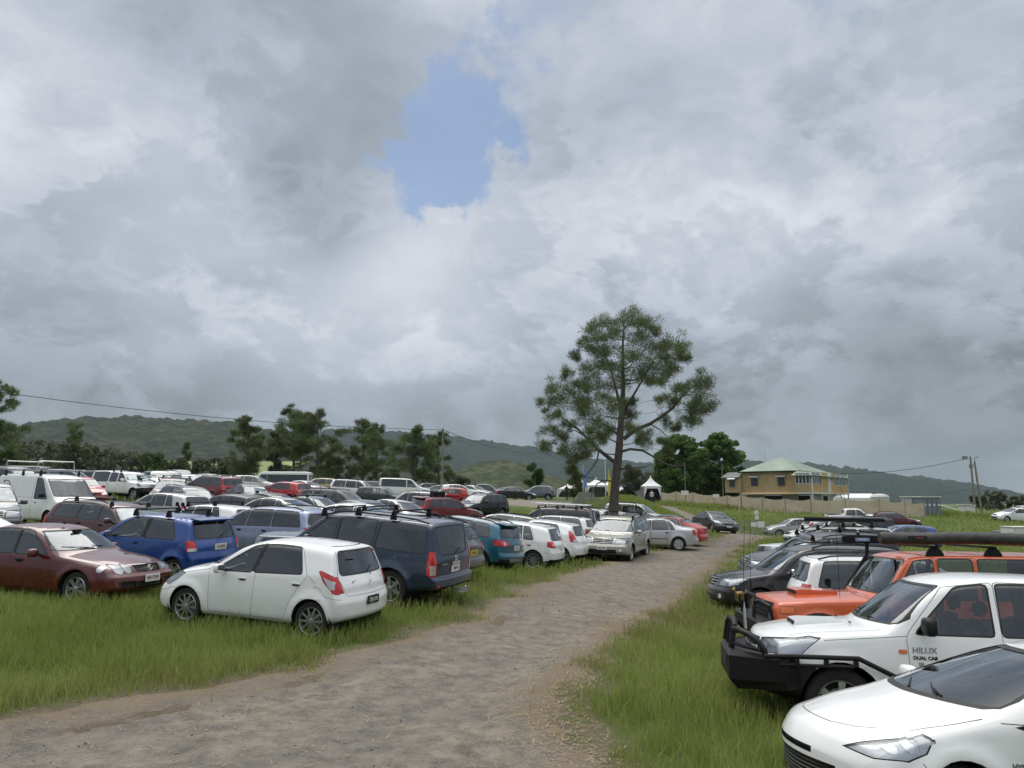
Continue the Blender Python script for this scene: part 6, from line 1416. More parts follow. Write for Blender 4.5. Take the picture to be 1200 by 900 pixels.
# ---- loose stones and straw on the drive
def scatter_bits():
    n = 16000; y = 2.2+26*rng.random(n)**1.7; x = rng.uniform(-14, 5, n)*np.clip(y/9+.35, 0, 1.3)+1; sd = road_sd(x, y); k = (sd < .35) & (x > -14); x, y, sd = x[k], y[k], sd[k]
    z_ = surf(x, y); n = len(x); r = rng.gamma(2.0, .0030, n)+.003
    base = np.array([(1, 0, 0), (-.6, .8, 0), (-.5, -.9, .1), (.1, 0, .9), (.15, .1, -.8)]); fc = np.array([(0, 1, 3), (1, 2, 3), (2, 0, 3), (1, 0, 4), (2, 1, 4), (0, 2, 4)])
    a = rng.uniform(0, 6.28, n); c, s_ = np.cos(a), np.sin(a); B = np.broadcast_to(base, (n, 5, 3)).copy()+rng.normal(0, .18, (n, 5, 3)); B[:, :, 2] *= .6
    Xb = B[:, :, 0]*c[:, None]-B[:, :, 1]*s_[:, None]; Yb = B[:, :, 0]*s_[:, None]+B[:, :, 1]*c[:, None]
    V = np.stack([x[:, None]+Xb*r[:, None], y[:, None]+Yb*r[:, None], z_[:, None]+.004+B[:, :, 2]*r[:, None]], 2).reshape(-1, 3)
    F = (fc[None]+5*np.arange(n)[:, None, None]).reshape(-1, 3)
    m = bpy.data.materials.new('loose_stone'); m.use_nodes = True; nn = NT(m.node_tree); g = nn.add('ShaderNodeAttribute', attribute_name='rnd').outputs['Fac']
    nn.l.new(nn.ramp(g, [(0, (.09, .088, .085)), (.5, (.19, .18, .17)), (1, (.38, .36, .32))]), nn.n['Principled BSDF'].inputs['Base Color']); nn.n['Principled BSDF'].inputs['Roughness'].default_value = .9
    tag(link_mesh('loose_gravel', np_mesh('loose_gravel', V, F, m, False, dict(rnd=np.repeat(rng.random(n), 5)))), 'small loose grey stones strewn over the gravel drive', 'gravel', kind='stuff')
scatter_bits()
# ---- grass
def blades(x, y, h, wd, dry, lean=.35, tone=None):
    n = len(x); z_ = surf(x, y)-.01; a = rng.uniform(0, 6.28, n); b = rng.uniform(0, 6.28, n); ln = np.abs(rng.normal(0, lean, n))+.08
    dx, dy = np.cos(a)*wd/2, np.sin(a)*wd/2; lx, ly = np.cos(b)*ln, np.sin(b)*ln; s_ = np.sqrt(np.clip(1-np.clip(ln, 0, .9)**2, .1, 1))
    P0 = np.stack([x-dx, y-dy, z_], 1); P1 = np.stack([x+dx, y+dy, z_], 1)
    mx, my, mz = x+lx*h*.35, y+ly*h*.35, z_+h*.58*s_
    P2 = np.stack([mx+dx*.8, my+dy*.8, mz], 1); P3 = np.stack([mx-dx*.8, my-dy*.8, mz], 1)
    P4 = np.stack([x+lx*h*1.05, y+ly*h*1.05, z_+h*s_*.95], 1)
    V = np.stack([P0, P1, P2, P3, P4], 1).reshape(-1, 3); o = 5*np.arange(n)[:, None]
    T = np.concatenate([np.array([[0, 1, 2]])+o, np.array([[0, 2, 3]])+o, np.array([[3, 2, 4]])+o], 0)
    return V, T, np.repeat(np.clip(dry, 0, 1), 5), np.tile(np.array([0, 0, .6, .6, 1.0]), n), np.repeat(rng.random(n) if tone is None else np.clip(.5*rng.random(n)+tone, 0, 1), 5)
def grass_mat():
    m = bpy.data.materials.new('grass_blade'); m.use_nodes = True; n = NT(m.node_tree); b = n.n['Principled BSDF']
    d = n.add('ShaderNodeAttribute', attribute_name='dry').outputs['Fac']; t = n.add('ShaderNodeAttribute', attribute_name='tip').outputs['Fac']; r = n.add('ShaderNodeAttribute', attribute_name='rnd').outputs['Fac']
    g = n.mix(r, (.14, .195, .036), (.30, .365, .09)); g = n.mix(n.math('MULTIPLY', t, .35), g, (.27, .33, .09))
    y = n.mix(r, (.20, .165, .075), (.34, .28, .15)); c = n.mix(d, g, y)
    n.l.new(c, b.inputs['Base Color']); b.inputs['Roughness'].default_value = .55; b.inputs['Specular IOR Level'].default_value = .25
    o = n.n['Material Output']; tr = n.add('ShaderNodeBsdfTranslucent'); n.l.new(n.mix(.3, c, (.25, .35, .05)), tr.inputs[0]); mx = n.add('ShaderNodeMixShader', ins={0: .30, 1: b.outputs[0], 2: tr.outputs[0]}); n.l.new(mx.outputs[0], o.inputs[0]); return m
def grow():
    out = []
    def zone(x0, x1, y0, y1, dens, hm, wd, cull=True, clump=.6):
        n = int((x1-x0)*(y1-y0)*dens); x = rng.uniform(x0, x1, n); y = rng.uniform(y0, y1, n)
        if cull: k = np.abs(x-.0) < (.70*y+2.0); x, y = x[k], y[k]
        sd = road_sd(x, y); cl = fbm(x*1.1, y*1.1, 3, 3); c2 = fbm(x*.35, y*.35, 2, 8)
        p = np.clip((sd-.05+(cl-.5)*1.2)/.75, 0, 1)**1.3*np.clip(.35+1.3*(cl-.25), .15, 1)
        p = np.where((sd < 0) & (sd > -1.2), .012*(cl > .55), p)
        k = rng.random(len(x)) < p; x, y, sd, cl, c2 = x[k], y[k], sd[k], cl[k], c2[k]; n = len(x)
        h = hm*(.45+.9*rng.random(n))*np.clip(.35+sd*.7, .30, 1)*(.55+.9*cl)
        patch = np.exp(-(((x+5.6)/1.6)**2+((y-8.3)/1.1)**2)); dry = np.where(rng.random(n) < np.clip(.66-sd*.45+(c2-.5)*1.3+.35*patch, .05, .88), rng.uniform(.5, 1, n), rng.uniform(0, .22, n)*1.0)
        out.append(blades(x, y, h, wd*(.6+.8*rng.random(n)), dry, tone=(fbm(x*.5, y*.5, 3, 77)-.32)*1.5))
    zone(-15, 8, 3.0, 9, 1700, .26, .0075); zone(-15, 9, 9, 15, 1100, .255, .010); zone(-20, 14, 15, 24, 340, .26, .017); zone(-28, 26, 24, 42, 80, .24, .035)
    zone(-30, 60, 42, 62, 22, .26, .06); zone(10, 75, 62, 98, 12, .30, .10, True)
    # long tufts along the foot of the fence and on the bank
    n = 9000; t = rng.random(n); x = 18+40*t+rng.normal(0, .6, n); y = 94-12.5*t+rng.normal(-1.2, .7, n); out.append(blades(x, y, .35+.5*rng.random(n), np.full(n, .09), rng.random(n)*.3))
    V = []; T = []; A = [[], [], []]; o = 0
    for v, t, d, tp, r in out: V.append(v); T.append(t+o); o += len(v); A[0].append(d); A[1].append(tp); A[2].append(r)
    me = np_mesh('grass', np.concatenate(V), np.concatenate(T), grass_mat(), True, dict(dry=np.concatenate(A[0]), tip=np.concatenate(A[1]), rnd=np.concatenate(A[2])))
    print('grass tris', sum(len(t) for t in T)); tag(link_mesh('grass', me), 'long green grass with dry stalks growing over the parking field', 'grass', kind='stuff')
grow()
def straw():
    n = 11000; y = 2.5+20*rng.random(n)**1.3; t = rng.random(n)
    i = np.clip((y*3).astype(int), 0, 259); x = np.interp(y, ER[3:120, 1][np.argsort(ER[3:120, 1])], ER[3:120, 0][np.argsort(ER[3:120, 1])])+rng.normal(-.15, .42, n)
    k = rng.random(n) < .42; x[k] = rng.uniform(-9, 3, k.sum()); sd = road_sd(x, y); q = sd < .5; x, y = x[q], y[q]; n = len(x)
    L_ = rng.uniform(.04, .16, n); a = rng.uniform(0, 6.28, n); w_ = .0035; z_ = surf(x, y)+.012
    dx, dy = np.cos(a)*L_/2, np.sin(a)*L_/2; px_, py_ = -np.sin(a)*w_, np.cos(a)*w_
    V = np.stack([np.stack([x-dx-px_, y-dy-py_, z_], 1), np.stack([x-dx+px_, y-dy+py_, z_], 1), np.stack([x+dx, y+dy, z_+rng.uniform(0, .03, n)], 1)], 1).reshape(-1, 3)
    F = (np.array([[0, 1, 2]])+3*np.arange(n)[:, None]); tag(link_mesh('dry_straw', np_mesh('dry_straw', V, F, mat('straw', (.36, .29, .17), .8), False)), 'dry cut straw lying along the edge of the drive', 'straw', kind='stuff')
straw()
# ================================================================== PUT THE VEHICLES DOWN
def local(root): return root.matrix_basis.copy()
BUILT = {}
GROUPS = {'suv': 'SUVs parked on the field', 'SUV': 'SUVs parked on the field', 'hatchback': 'hatchbacks parked on the field', 'sedan': 'sedans parked on the field', 'wagon': 'station wagons parked on the field', 'ute': 'utes parked on the field', '4WD wagon': 'four-wheel-drive wagons parked on the field', 'van': 'vans parked on the field', 'car': 'other cars parked on the field'}
NAMES = {'hatchback': 'parked_hatchback', 'sedan': 'parked_sedan', 'wagon': 'parked_wagon', 'ute': 'parked_ute', '4WD wagon': 'four_wheel_drive', 'SUV': 'parked_suv', 'van': 'parked_van', 'minibus': 'minibus', 'car': 'parked_car'}
for c in CARS:
    x, y = c['xy']; K = KINDS[c['k']]; z_ = gz(x, y)
    if 'z' in c: z_ = c['z'] if c.get('zf') else c['z']*.5+z_*.5
    up = gn(x, y)
    if c.get('on') == 'road': z_ = float(surf(np.array([x]), np.array([y]))[0])
    z_ -= .03 if c['d'] else .0
    r, kd = spawn(c['k'], (x, y, z_), R(c['h']), pc(c['c']), c['lab'], c['cat'], GROUPS.get(c['cat']), NAMES[c['cat']], up, c['d'], c['w'], c.get('fp'), c.get('rp'), c.get('pl', 'w'), c.get('ink'), c.get('dark'))
    if 'sc' in c: r.scale = (c['sc'],)*3
    BUILT[c['lab']] = (r, kd)
    if DEBUG and 'zw' in c: open('/workdir/dbg.txt','a').write('dz %.2f %s\n' % (c['zw']-z_, c['lab'][:50]))
    if c.get('shade'):
        sh = kd['sh']; ws = K['windscreen']; z0, z1 = ws[0][1]+.02, ws[2][1]-.05; vs = []; n = 12; m = 5
        for j in range(m+1):
            zz = z0+(z1-z0)*j/m; hw = (ws[1][0]*(1-j/m)+ws[2][0]*j/m)*.93
            for i in range(n+1):
                yy = -hw+2*hw*i/n; p = sh.point_front(yy, zz, -.05-(.025 if i % 2 else 0)); vs.append(p)
        fs = [(j*(n+1)+i, j*(n+1)+i+1, (j+1)*(n+1)+i+1, (j+1)*(n+1)+i) for j in range(m) for i in range(n)]
        b = MB(); b.add(vs, fs); so = b.build('sun_shade', SHADE, None, smooth=False)
        bpy.context.view_layer.update(); so.matrix_world = r.matrix_basis.copy()
        tag(so, 'silver foil sunshade behind the windscreen of the '+c['lab'].split(' with ')[0], 'sunshade', 'foil sunshades in windscreens')
def car(key):
    for k in BUILT:
        if k.startswith(key): return BUILT[k]
    raise KeyError(key)
def add_bars(key, ss, z_off=.09, over=0, name='roof_bar', mt=None):
    r, kd = car(key)
    for s0 in ss:
        b = MB(); roofbar(s0, z_off, over=over)(b, kd['sh']); b.build(name, [mt or BLACKP, BLACKP], r)
def on_car(key, name, fn, mats, smooth=True):
    r, kd = car(key); b = MB(); fn(b, kd['sh']); return b.build(name, mats, r, smooth=smooth)
def on_top(key, name, fn, mats, label, cat, group=None):
    """a separate thing carried by a vehicle"""
    r, kd = car(key); b = MB(); fn(b, kd['sh']); o = b.build(name, mats, None); o.rotation_mode = 'QUATERNION'
    o.location = r.location; o.rotation_quaternion = r.rotation_quaternion; o.scale = r.scale; tag(o, label, cat, group); return o
add_bars('bright blue small', (1.9, 2.85), .10); add_bars('dark maroon wagon', (2.0, 3.4), .10, mt=ALLOY); add_bars('white hatchback with roof bars', (1.95, 3.0), .10)
add_bars('silver SUV facing', (1.9, 3.3), .11, over=.06); add_bars('navy blue large', (1.9, 2.75, 3.6), .13); add_bars('dark grey SUV with roof bars', (1.9, 3.2), .11); add_bars('brownish maroon SUV', (1.9, 3.2), .10)
add_bars('white ute with matching', (2.4, 3.1), .09); add_bars('off-white four-wheel', (1.9, 2.8, 3.8), .14); add_bars('blue-grey sedan carrying', (2.2, 2.9), .10, mt=ALLOY); add_bars('dark brown four', (2.1, 3.0, 3.9), .12)
# bike arms on the white hatchback's bars
def bike_arm(b, sh):
    x = sh.L/2-2.9
    for d in (0, .16): b.tube([(x-d, .35, sh.zt(2.9)+.12), (x-d, .48, sh.zt(2.9)+.30)], .022, 6); b.box((x-d, .47, sh.zt(2.9)+.26), (.07, .05, .09), bev=.01)
on_car('bright blue small', 'bike_arm', bike_arm, BLACKP)
def kayak(b, sh):
    for s0 in (2.2, 2.9):
        x = sh.L/2-s0; zz = sh.zt(s0)+.10
        for y in (-.45, .45): b.tube([(x, y-.14, zz), (x, y-.20, zz+.38)], .018, 5); b.tube([(x, y-.14, zz), (x, y+.14, zz)], .018, 5); b.tube([(x, y+.14, zz), (x, y+.30, zz+.30)], .018, 5)
on_car('blue-grey sedan carrying', 'kayak_cradle', kayak, GREYM)
def rack(s0, s1, w_, z_off, nb, mt):
    def fn(b, sh):
        z_ = max(sh.zt(s0), sh.zt(s1), sh.zt((s0+s1)/2))+z_off; L = sh.L
        for y in (-w_, w_): b.tube([(L/2-s0, y, z_), (L/2-s1, y, z_)], .025, 6)
        for i in range(nb):
            x = L/2-(s0+(s1-s0)*i/(nb-1)); b.tube([(x, -w_, z_), (x, w_, z_)], .018, 6)
        for y in (-w_*.3, w_*.3): b.tube([(L/2-s0, y, z_), (L/2-s1, y, z_)], .014, 6)
    return fn
on_car('dark brown four', 'roof_rack', rack(1.7, 4.4, .66, .17, 9, None), ALLOY)
on_car('off-white four-wheel', 'roof_platform', rack(1.6, 4.4, .66, .20, 11, None), BLACKP)
def ladder_rack(b, sh):
    L = sh.L; z_ = sh.zt(3)+.12
    for s0 in (1.9, 3.0, 4.1):
        x = L/2-s0; b.box((x, 0, z_), (.07, 1.42, .05), bev=.01)
        for sg in (-1, 1): b.prism([(x-.10, z_-.20), (x+.06, z_-.20), (x+.04, z_), (x-.04, z_)], sg*.70, sg*.73, 'Y', 1)
    for y in (-.72, .72): b.tube([(L/2-1.5, y, z_+.04), (L/2-4.5, y, z_+.04)], .022, 6)
    for s0 in (2.2, 4.2): b.tube([(L/2-s0, -.72, z_), (L/2-s0, -.66, z_+.34), (L/2-s0, .66, z_+.34), (L/2-s0, .72, z_)], .022, 6)
on_car('white delivery van', 'ladder_rack', ladder_rack, [ALLOY, BLACKP])
# badges, tow gear and small trim on the near cars
def badge_ring(key, rear=True, z_=.86, r_=.045, x=0):
    rt, kd = car(key); sh = kd['sh']; p = (sh.point_rear if rear else sh.point_front)(x, z_, .006); b = MB()
    for rr, sx in ((r_, 1.0), (r_*.55, .55)):
        b.tube([(0, rr*1.25*sx*math.cos(a), rr*math.sin(a)) for a in [k*math.pi/10 for k in range(21)]], .006, 5, caps=False)
    o = b.build('badge', CHROME, rt, p); return o
def s_badge(key, z_, x=0):
    rt, kd = car(key); sh = kd['sh']; p = sh.point_rear(x, z_, .006); b = MB()
    b.tube([(0, .03, .03), (0, 0, .045), (0, -.03, .03), (0, .01, 0), (0, .03, -.02), (0, 0, -.045), (0, -.03, -.03)], .007, 5); b.build('badge', CHROME, rt, p)
badge_ring('maroon sedan with round', False, .625, .05); s_badge('white small hatchback with red', .86)
rt, kd = car('navy blue large'); sh = kd['sh']; b = MB()
b.tube([(0, .05*math.cos(a), .05*math.sin(a)) for a in [k*math.pi/10 for k in range(21)]], .007, 5, caps=False); b.box((0, 0, 0), (.01, .13, .018)); b.build('badge', CHROME, rt, sh.point_rear(0, 1.03, .012))
b = MB(); b.box((0, 0, 0), (.03, .36, .07), 0, bev=.012); b.build('tailgate_handle', CHROME, rt, sh.point_rear(0, .93, .015))
b = MB(); b.box((0, 0, 0), (.35, .06, .06)); b.box((-.1, 0, -.02), (.10, .40, .02), bev=.005); b.tube([(-.16, -.15, -.02), (-.16, -.15, .06)], .02); b.lathe([(.001, .1), (.025, .085), (.025, .05), (.012, .03), (.012, 0)], 12, 0, 'Z', (-.14, 0, 0)); b.build('tow_bar', ALLOY, rt, (-2.48, 0, .40))
def letters(key, txt, size, s0, z_, side, mt=None, rear=None, bold=.0015):
    """chrome lettering on the flank (side=+1 left) or the tail (rear=y)"""
    rt, kd = car(key); sh = kd['sh']; o = link_mesh('lettering', text_mesh(txt, size, mt or CHROME, .003, bold), rt)
    if rear is not None:
        p = sh.point_rear(rear, z_, .004); o.location = p; o.rotation_euler = (R(90), 0, R(-90))
    else:
        sec = sh.section(s0); yy = 0
        for a, b2 in zip(sec, sec[1:]):
            if (a[1]-z_)*(b2[1]-z_) <= 0 and abs(a[1]-b2[1]) > 1e-9: t = (z_-a[1])/(b2[1]-a[1]); yy = max(yy, a[0]+(b2[0]-a[0])*t)
        p = sh.deform(np.array([[s0, yy, z_]]))[0]; o.location = (p[0], side*(p[1]+.003), z_); o.rotation_euler = (R(90), 0, R(180) if side > 0 else 0)
    return o
letters('white dual-cab ute', 'HILUX', .085, 1.68, .95, 1, GREYM); letters('white dual-cab ute', 'DUAL CAB', .050, 1.68, .875, 1, BLACKP); letters('white dual-cab ute', 'SR', .055, 1.63, .81, 1, GREYM)
letters('white hybrid hatchback', 'HYBRID', .048, 1.12, .62, 1, GREYM)
letters('white small hatchback with red', 'SWIFT', .05, 0, .90, 1, ALLOY, rear=.38); letters('white small hatchback with red', 'GL', .05, 0, .90, 1, ALLOY, rear=-.50)
letters('navy blue large', 'PATHFINDER', .045, 0, .93, 1, ALLOY, rear=.45)
rt, kd = car('white hybrid hatchback'); sh = kd['sh']
b = MB(); b.lathe([(.001, .008), (.10, .004), (.11, 0)], 20, 0, 'Y', (0, 0, 0)) 
def side_pt(sh, s0, z_):
    sec = sh.section(s0); yy = 0
    for a, b2 in zip(sec, sec[1:]):
        if (a[1]-z_)*(b2[1]-z_) <= 0 and abs(a[1]-b2[1]) > 1e-9: t = (z_-a[1])/(b2[1]-a[1]); yy = max(yy, a[0]+(b2[0]-a[0])*t)
    p = sh.deform(np.array([[s0, yy, z_]]))[0]; return p
# side repeater on the ute, washer jets
rt, kd = car('white dual-cab ute'); sh = kd['sh']; p = side_pt(sh, 1.44, .93)
b = MB(); b.box((0, 0, 0), (.09, .02, .05), bev=.012); b.build('side_indicator', AMBER, rt, (p[0], p[1], .93))
b = MB()
for y in (-.35, .35): b.box((sh.L/2-1.16, y, 1.168), (.03, .04, .015), bev=.005)
b.build('washer_jet', BLACKP, rt)
def scoop(b, sh):
    L = sh.L
    b.prism([(L/2-.56, 1.085), (L/2-.58, 1.150), (L/2-.66, 1.165), (L/2-1.10, 1.165), (L/2-1.14, 1.12)], -.24, .24, 'Y')
o = on_car('white dual-cab ute', 'bonnet_scoop', scoop, pc('white')); 
on_car('white dual-cab ute', 'scoop_mouth', lambda b, sh: b.box((sh.L/2-.568, 0, 1.122), (.02, .38, .045)), GAP)
# black steel bull bar with side rails
def bullbar(b, sh):
    L = sh.L; x0 = L/2; n = x0+.17
    # winch bumper body: bent plate box
    prof = [(n-.04, .42), (n+.05, .52), (n+.05, .78), (n-.02, .84), (n-.30, .84), (n-.30, .42)]
    b.prism(prof, -.52, .52, 'Y')
    for sg in (-1, 1):
        vs = [];  # wings sweeping back to the wheel arch
        A = [(n-.04, .42), (n+.05, .52), (n+.05, .78), (n-.02, .84)]; B = [(n-.52, .50), (n-.50, .58), (n-.50, .80), (n-.54, .84)]
        for q, yy in ((A, .52), (B, .98)):
            for (x, z_) in q: vs.append((x, sg*yy, z_))
        vs += [(n-.30, sg*.52, .42), (n-.30, sg*.52, .84), (n-.66, sg*.90, .52), (n-.66, sg*.90, .84)]
        b.add(vs, [(0, 4, 5, 1), (1, 5, 6, 2), (2, 6, 7, 3), (0, 8, 10, 4), (3, 7, 11, 9), (4, 10, 11, 7, 6, 5)])
    b.box((n+.052, 0, .69), (.012, .62, .13), 1)
def bar_tubes(b, sh):
    n = sh.L/2+.17; r_ = .034
    for yy in (-.50, .50):
        pass
    # centre hoop
    b.tube([(n, -.36, .84), (n-.02, -.36, 0.98), (n-.05, -.33, 1.09), (n-.06, -.26, 1.13), (n-.06, .26, 1.13), (n-.05, .33, 1.09), (n-.02, .36, 0.98), (n, .36, .84)], r_, 10)
    # lamp hoops to each side
    for sg in (-1, 1):
        b.tube([(n-.03, sg*.36, 1.05), (n-.06, sg*.50, 1.07), (n-.17, sg*.74, 1.04), (n-.25, sg*.83, 0.98), (n-.30, sg*.86, .90), (n-.32, sg*.86, .82)], r_, 10)
        b.tube([(n-.02, sg*.37, .90), (n-.10, sg*.60, .90), (n-.28, sg*.85, .89)], .022, 8)
        # side rail along the front guard
        b.tube([(n-.30, sg*.90, .84), (n-.60, sg*.985, .86), (n-1.25, sg*.985, .86), (n-1.62, sg*.955, .68), (n-1.75, sg*.94, .60)], .026, 8)
        b.tube([(n-.45, sg*.96, .77), (n-.70, sg*.985, .77), (n-1.20, sg*.985, .77)], .02, 8)
        for xx in (.62, .92, 1.22): b.box((n-xx, sg*.985, .815), (.05, .03, .09))
    for yy in (-.15, .15): b.tube([(n-.0, yy, .84), (n-.05, yy, 1.12)], .018, 8)
on_car('white dual-cab ute', 'bull_bar', bullbar, [BLACKP, GAP], smooth=False); on_car('white dual-cab ute', 'bull_bar_hoop', bar_tubes, BLACKP)
def whip(b, x, y, z0, h, base=.016):
    b.lathe([(base, 0), (base, .22), (base*.6, .24), (.004, .30)], 8, 1, 'Z', (x, y, z0)); b.tube([(x, y, z0+.26), (x-.01, y, z0+h*.6), (x-.04, y, z0+h)], [.0045, .0035, .002], 5)
on_car('white dual-cab ute', 'antenna', lambda b, sh: whip(b, sh.L/2+.02, .52, 1.08, 1.15), [BLACKP, ALLOY])
on_car('orange square', 'antenna', lambda b, sh: whip(b, sh.L/2-.0, -.30, 1.05, 1.35), [BLACKP, BLACKP])
on_car('orange square', 'aerial', lambda b, sh: b.tube([(sh.L/2-1.2, .62, 1.14), (sh.L/2-1.21, .62, 2.25)], .004, 5), BLACKP)
def patrol_bar(b, sh):
    n = sh.L/2+.14
    b.prism([(n, .50), (n+.03, .56), (n+.03, .74), (n-.02, .78), (n-.25, .78), (n-.25, .50)], -.92, .92, 'Y')
    b.tube([(n, -.42, .78), (n-.03, -.40, 1.02), (n-.05, -.32, 1.12), (n-.05, .32, 1.12), (n-.03, .40, 1.02), (n, .42, .78)], .03, 8)
    for sg in (-1, 1): b.tube([(n-.03, sg*.40, 1.03), (n-.08, sg*.62, 1.06), (n-.16, sg*.84, 1.0), (n-.2, sg*.88, .78)], .03, 8)
on_car('orange square', 'bull_bar', patrol_bar, [BLACKP])
rt, kd = car('orange square'); sh = kd['sh']; b = MB()       # snorkel on the far flank
b.tube([(sh.L/2-1.25, -.93, 1.08), (sh.L/2-1.80, -.93, 1.12), (sh.L/2-2.20, -.82, 1.74), (sh.L/2-2.22, -.80, 1.98)], .034, 8); b.box((sh.L/2-2.20, -.80, 2.02), (.13, .13, .15), bev=.03); b.build('snorkel', BLACKP, rt)
# awning feet, bars, rigid box and the bagged awning
def awn_feet(b, sh):
    for s0 in (2.7, 3.6): 
        x = sh.L/2-s0; b.prism([(x-.15, 1.77), (x+.15, 1.77), (x+.13, 1.86), (x+.05, 1.96), (x-.05, 1.96), (x-.13, 1.86)], .70, .735, 'Y', 0)
        b.box((x, 0, 1.955), (.06, 1.6, .035), 0, bev=.01)
on_car('orange square', 'roof_bar', awn_feet, [BLACKP], smooth=False)
def bag(b, sh):
    r_ = random.Random(4); pts = []; L = sh.L; x0 = L/2-1.90; n = 46; vs = []; fs = []; k = 18
    for i in range(n+1):
        x = x0-2.7*i/n; rr = .108 if 1 <= i <= n-1 else .085
        for j in range(k):
            a = 2*math.pi*j/k; q = rr*(1+.05*math.sin(i*1.7+3*math.sin(j*.9))+.05*(r_.random()-.5)); sag = -.01*math.sin(i/n*9)
            vs.append((x, .60+q*math.cos(a)*1.05, 2.09+sag+q*math.sin(a)*.92))
    for i in range(n):
        for j in range(k): fs.append((i*k+j, i*k+(j+1) % k, (i+1)*k+(j+1) % k, (i+1)*k+j))
    fs.append(tuple(range(k))); fs.append(tuple(n*k+j for j in reversed(range(k)))); b.add(vs, fs)
BAGM = mat('awning_vinyl', (.040, .040, .038), .55, bump=.5, bscale=9, var=.25)
aw = on_top('orange square', 'awning_bag', bag, BAGM, 'long dark grey vinyl awning bag on the roof of the orange four-wheel-drive', 'awning')
b = MB(); b.box((0, 0, 0), (.30, .006, .055), 0, bev=.002); lb = b.build('label_patch', mat('patch_black', (.01, .01, .01), .5), aw, (sh.L/2-2.45, .737, 2.10)); tx = link_mesh('lettering', text_mesh('outback', .04, mat('patch_red', (.45, .12, .08), .5), .001), lb, (-.03, .004, 0)); tx.rotation_euler = (R(90), 0, R(180))
def rigid(b, sh):
    b.box((sh.L/2-1.95, -.05, 2.045), (.85, .14, .12), 0, bev=.02)
bx_ = on_top('orange square', 'awning_box', rigid, [BLACKP], 'black box with blue label at the front end of the awning bag', 'awning box')  # rigid awning box on the roof bars, no lamp in it
b = MB(); b.box((0, 0, 0), (.24, .006, .06), 0, bev=.002); lp = b.build('label_patch', mat('patch_blue', (.16, .28, .48), .4), bx_, (sh.L/2-1.84, .024, 2.045)); tx = link_mesh('lettering', text_mesh('RHINO', .05, PLATEW, .001), lp, (0, .004, 0)); tx.rotation_euler = (R(90), 0, R(180))
on_top('off-white four-wheel', 'roof_box', lambda b, sh: b.tube([(sh.L/2-1.5, .62, sh.H+.26), (sh.L/2-4.3, .62, sh.H+.26)], .07, 10), BLACKP, 'black awning tube on the rack of the off-white four-wheel-drive', 'awning')
def boxes(b, sh): b.box((-.5, .2, 1.70), (.7, .5, .28), 0, bev=.03)
on_top('dark red wagon seen', 'storage_box', boxes, BLACKP, 'black storage box on the roof of the dark red wagon', 'box')
def rbag(b, sh): b.box((.3, -.1, 1.68), (.8, .5, .16), 0, bev=.07)
on_top('dark red wagon seen', 'luggage_bag', rbag, mat('bag_red', (.45, .03, .03), .7), 'red soft bag on the roof of the dark red wagon', 'bag')
# white roof of the teal SUV
def white_roof(b, sh):
    vs = []; fs = []; n = 24; m = 10; 
    for i in range(n+1):
        s0 = 1.80+(3.72-1.80)*i/n
        sec = sh.section(s0); 
        for j in range(-m, m+1):
            f = abs(j)/m*.60; yy = f*(1 if j > 0 else -1); zz = None
            for a, b2 in zip(sec[::-1], sec[-2::-1]):
                if a[0] <= abs(yy) <= b2[0]+1e-9: t = (abs(yy)-a[0])/max(1e-9, b2[0]-a[0]); zz = a[1]+(b2[1]-a[1])*t; break
            if zz is None: zz = sec[-1][1]-.05
            p = sh.deform(np.array([[s0, abs(yy), zz]]))[0]; vs.append((p[0], yy, zz+.004))
    k = 2*m+1
    for i in range(n):
        for j in range(k-1): fs.append((i*k+j, i*k+j+1, (i+1)*k+j+1, (i+1)*k+j))
    b.add(vs, fs)
on_car('teal blue compact', 'roof_panel', white_roof, pc('offwhite'))
# papers, pods and air fresheners seen through the nearest windscreens
rt, kd = car('maroon sedan'); sh = kd['sh']; b = MB(); b.box((sh.L/2-1.75, -.0, 1.24), (.03, .22, .06), bev=.015); b.build('rear_view_mirror', BLACKP, rt)
on_top('maroon sedan', 'parking_paper', lambda b, sh: b.box((sh.L/2-1.52, -.25, .90), (.16, .26, .003)), PLATEW, 'white paper lying on the dashboard of the maroon sedan', 'paper')
on_car('maroon sedan with round', 'roof_aerial', lambda b, sh: b.box((sh.L/2-2.05, .0, 1.385), (.06, .04, .04), bev=.01), BLACKP)
# chrome mirror on the black SUV
for ch in car('black SUV with chrome')[0].children:
    if ch.name.startswith('mirror') and ch.material_slots and not ch.name.startswith('mirror_'): ch.material_slots[0].material = CHROME
# ================================================================== HILLS, TREES, BUILDINGS
def leaf_mat(name, c0, c1, trans=.25, dry=None):
    if name in MATS: return MATS[name]
    m = bpy.data.materials.new(name); m.use_nodes = True; n = NT(m.node_tree); b = n.n['Principled BSDF']
    r = n.add('ShaderNodeAttribute', attribute_name='rnd').outputs['Fac']; c = n.mix(r, c0, c1)
    n.l.new(c, b.inputs['Base Color']); b.inputs['Roughness'].default_value = .6; b.inputs['Specular IOR Level'].default_value = .25
    tr = n.add('ShaderNodeBsdfTranslucent'); n.l.new(c, tr.inputs[0]); mx = n.add('ShaderNodeMixShader', ins={0: trans, 1: b.outputs[0], 2: tr.outputs[0]}); n.l.new(mx.outputs[0], n.n['Material Output'].inputs[0])
    MATS[name] = m; return m
BARK = mat('pine_bark', (.105, .088, .074), .95, bump=.9, bscale=14, var=.35, vscale=6)
BARKG = mat('grey_bark', (.16, .15, .13), .95, bump=.7, bscale=10, var=.3)
NEEDLE = leaf_mat('pine_needles', (.055, .085, .030), (.17, .215, .075))
LEAFD = leaf_mat('fig_leaves', (.035, .085, .014), (.13, .22, .04), .2)
LEAFM = leaf_mat('scrub_leaves', (.045, .060, .028), (.115, .130, .060))
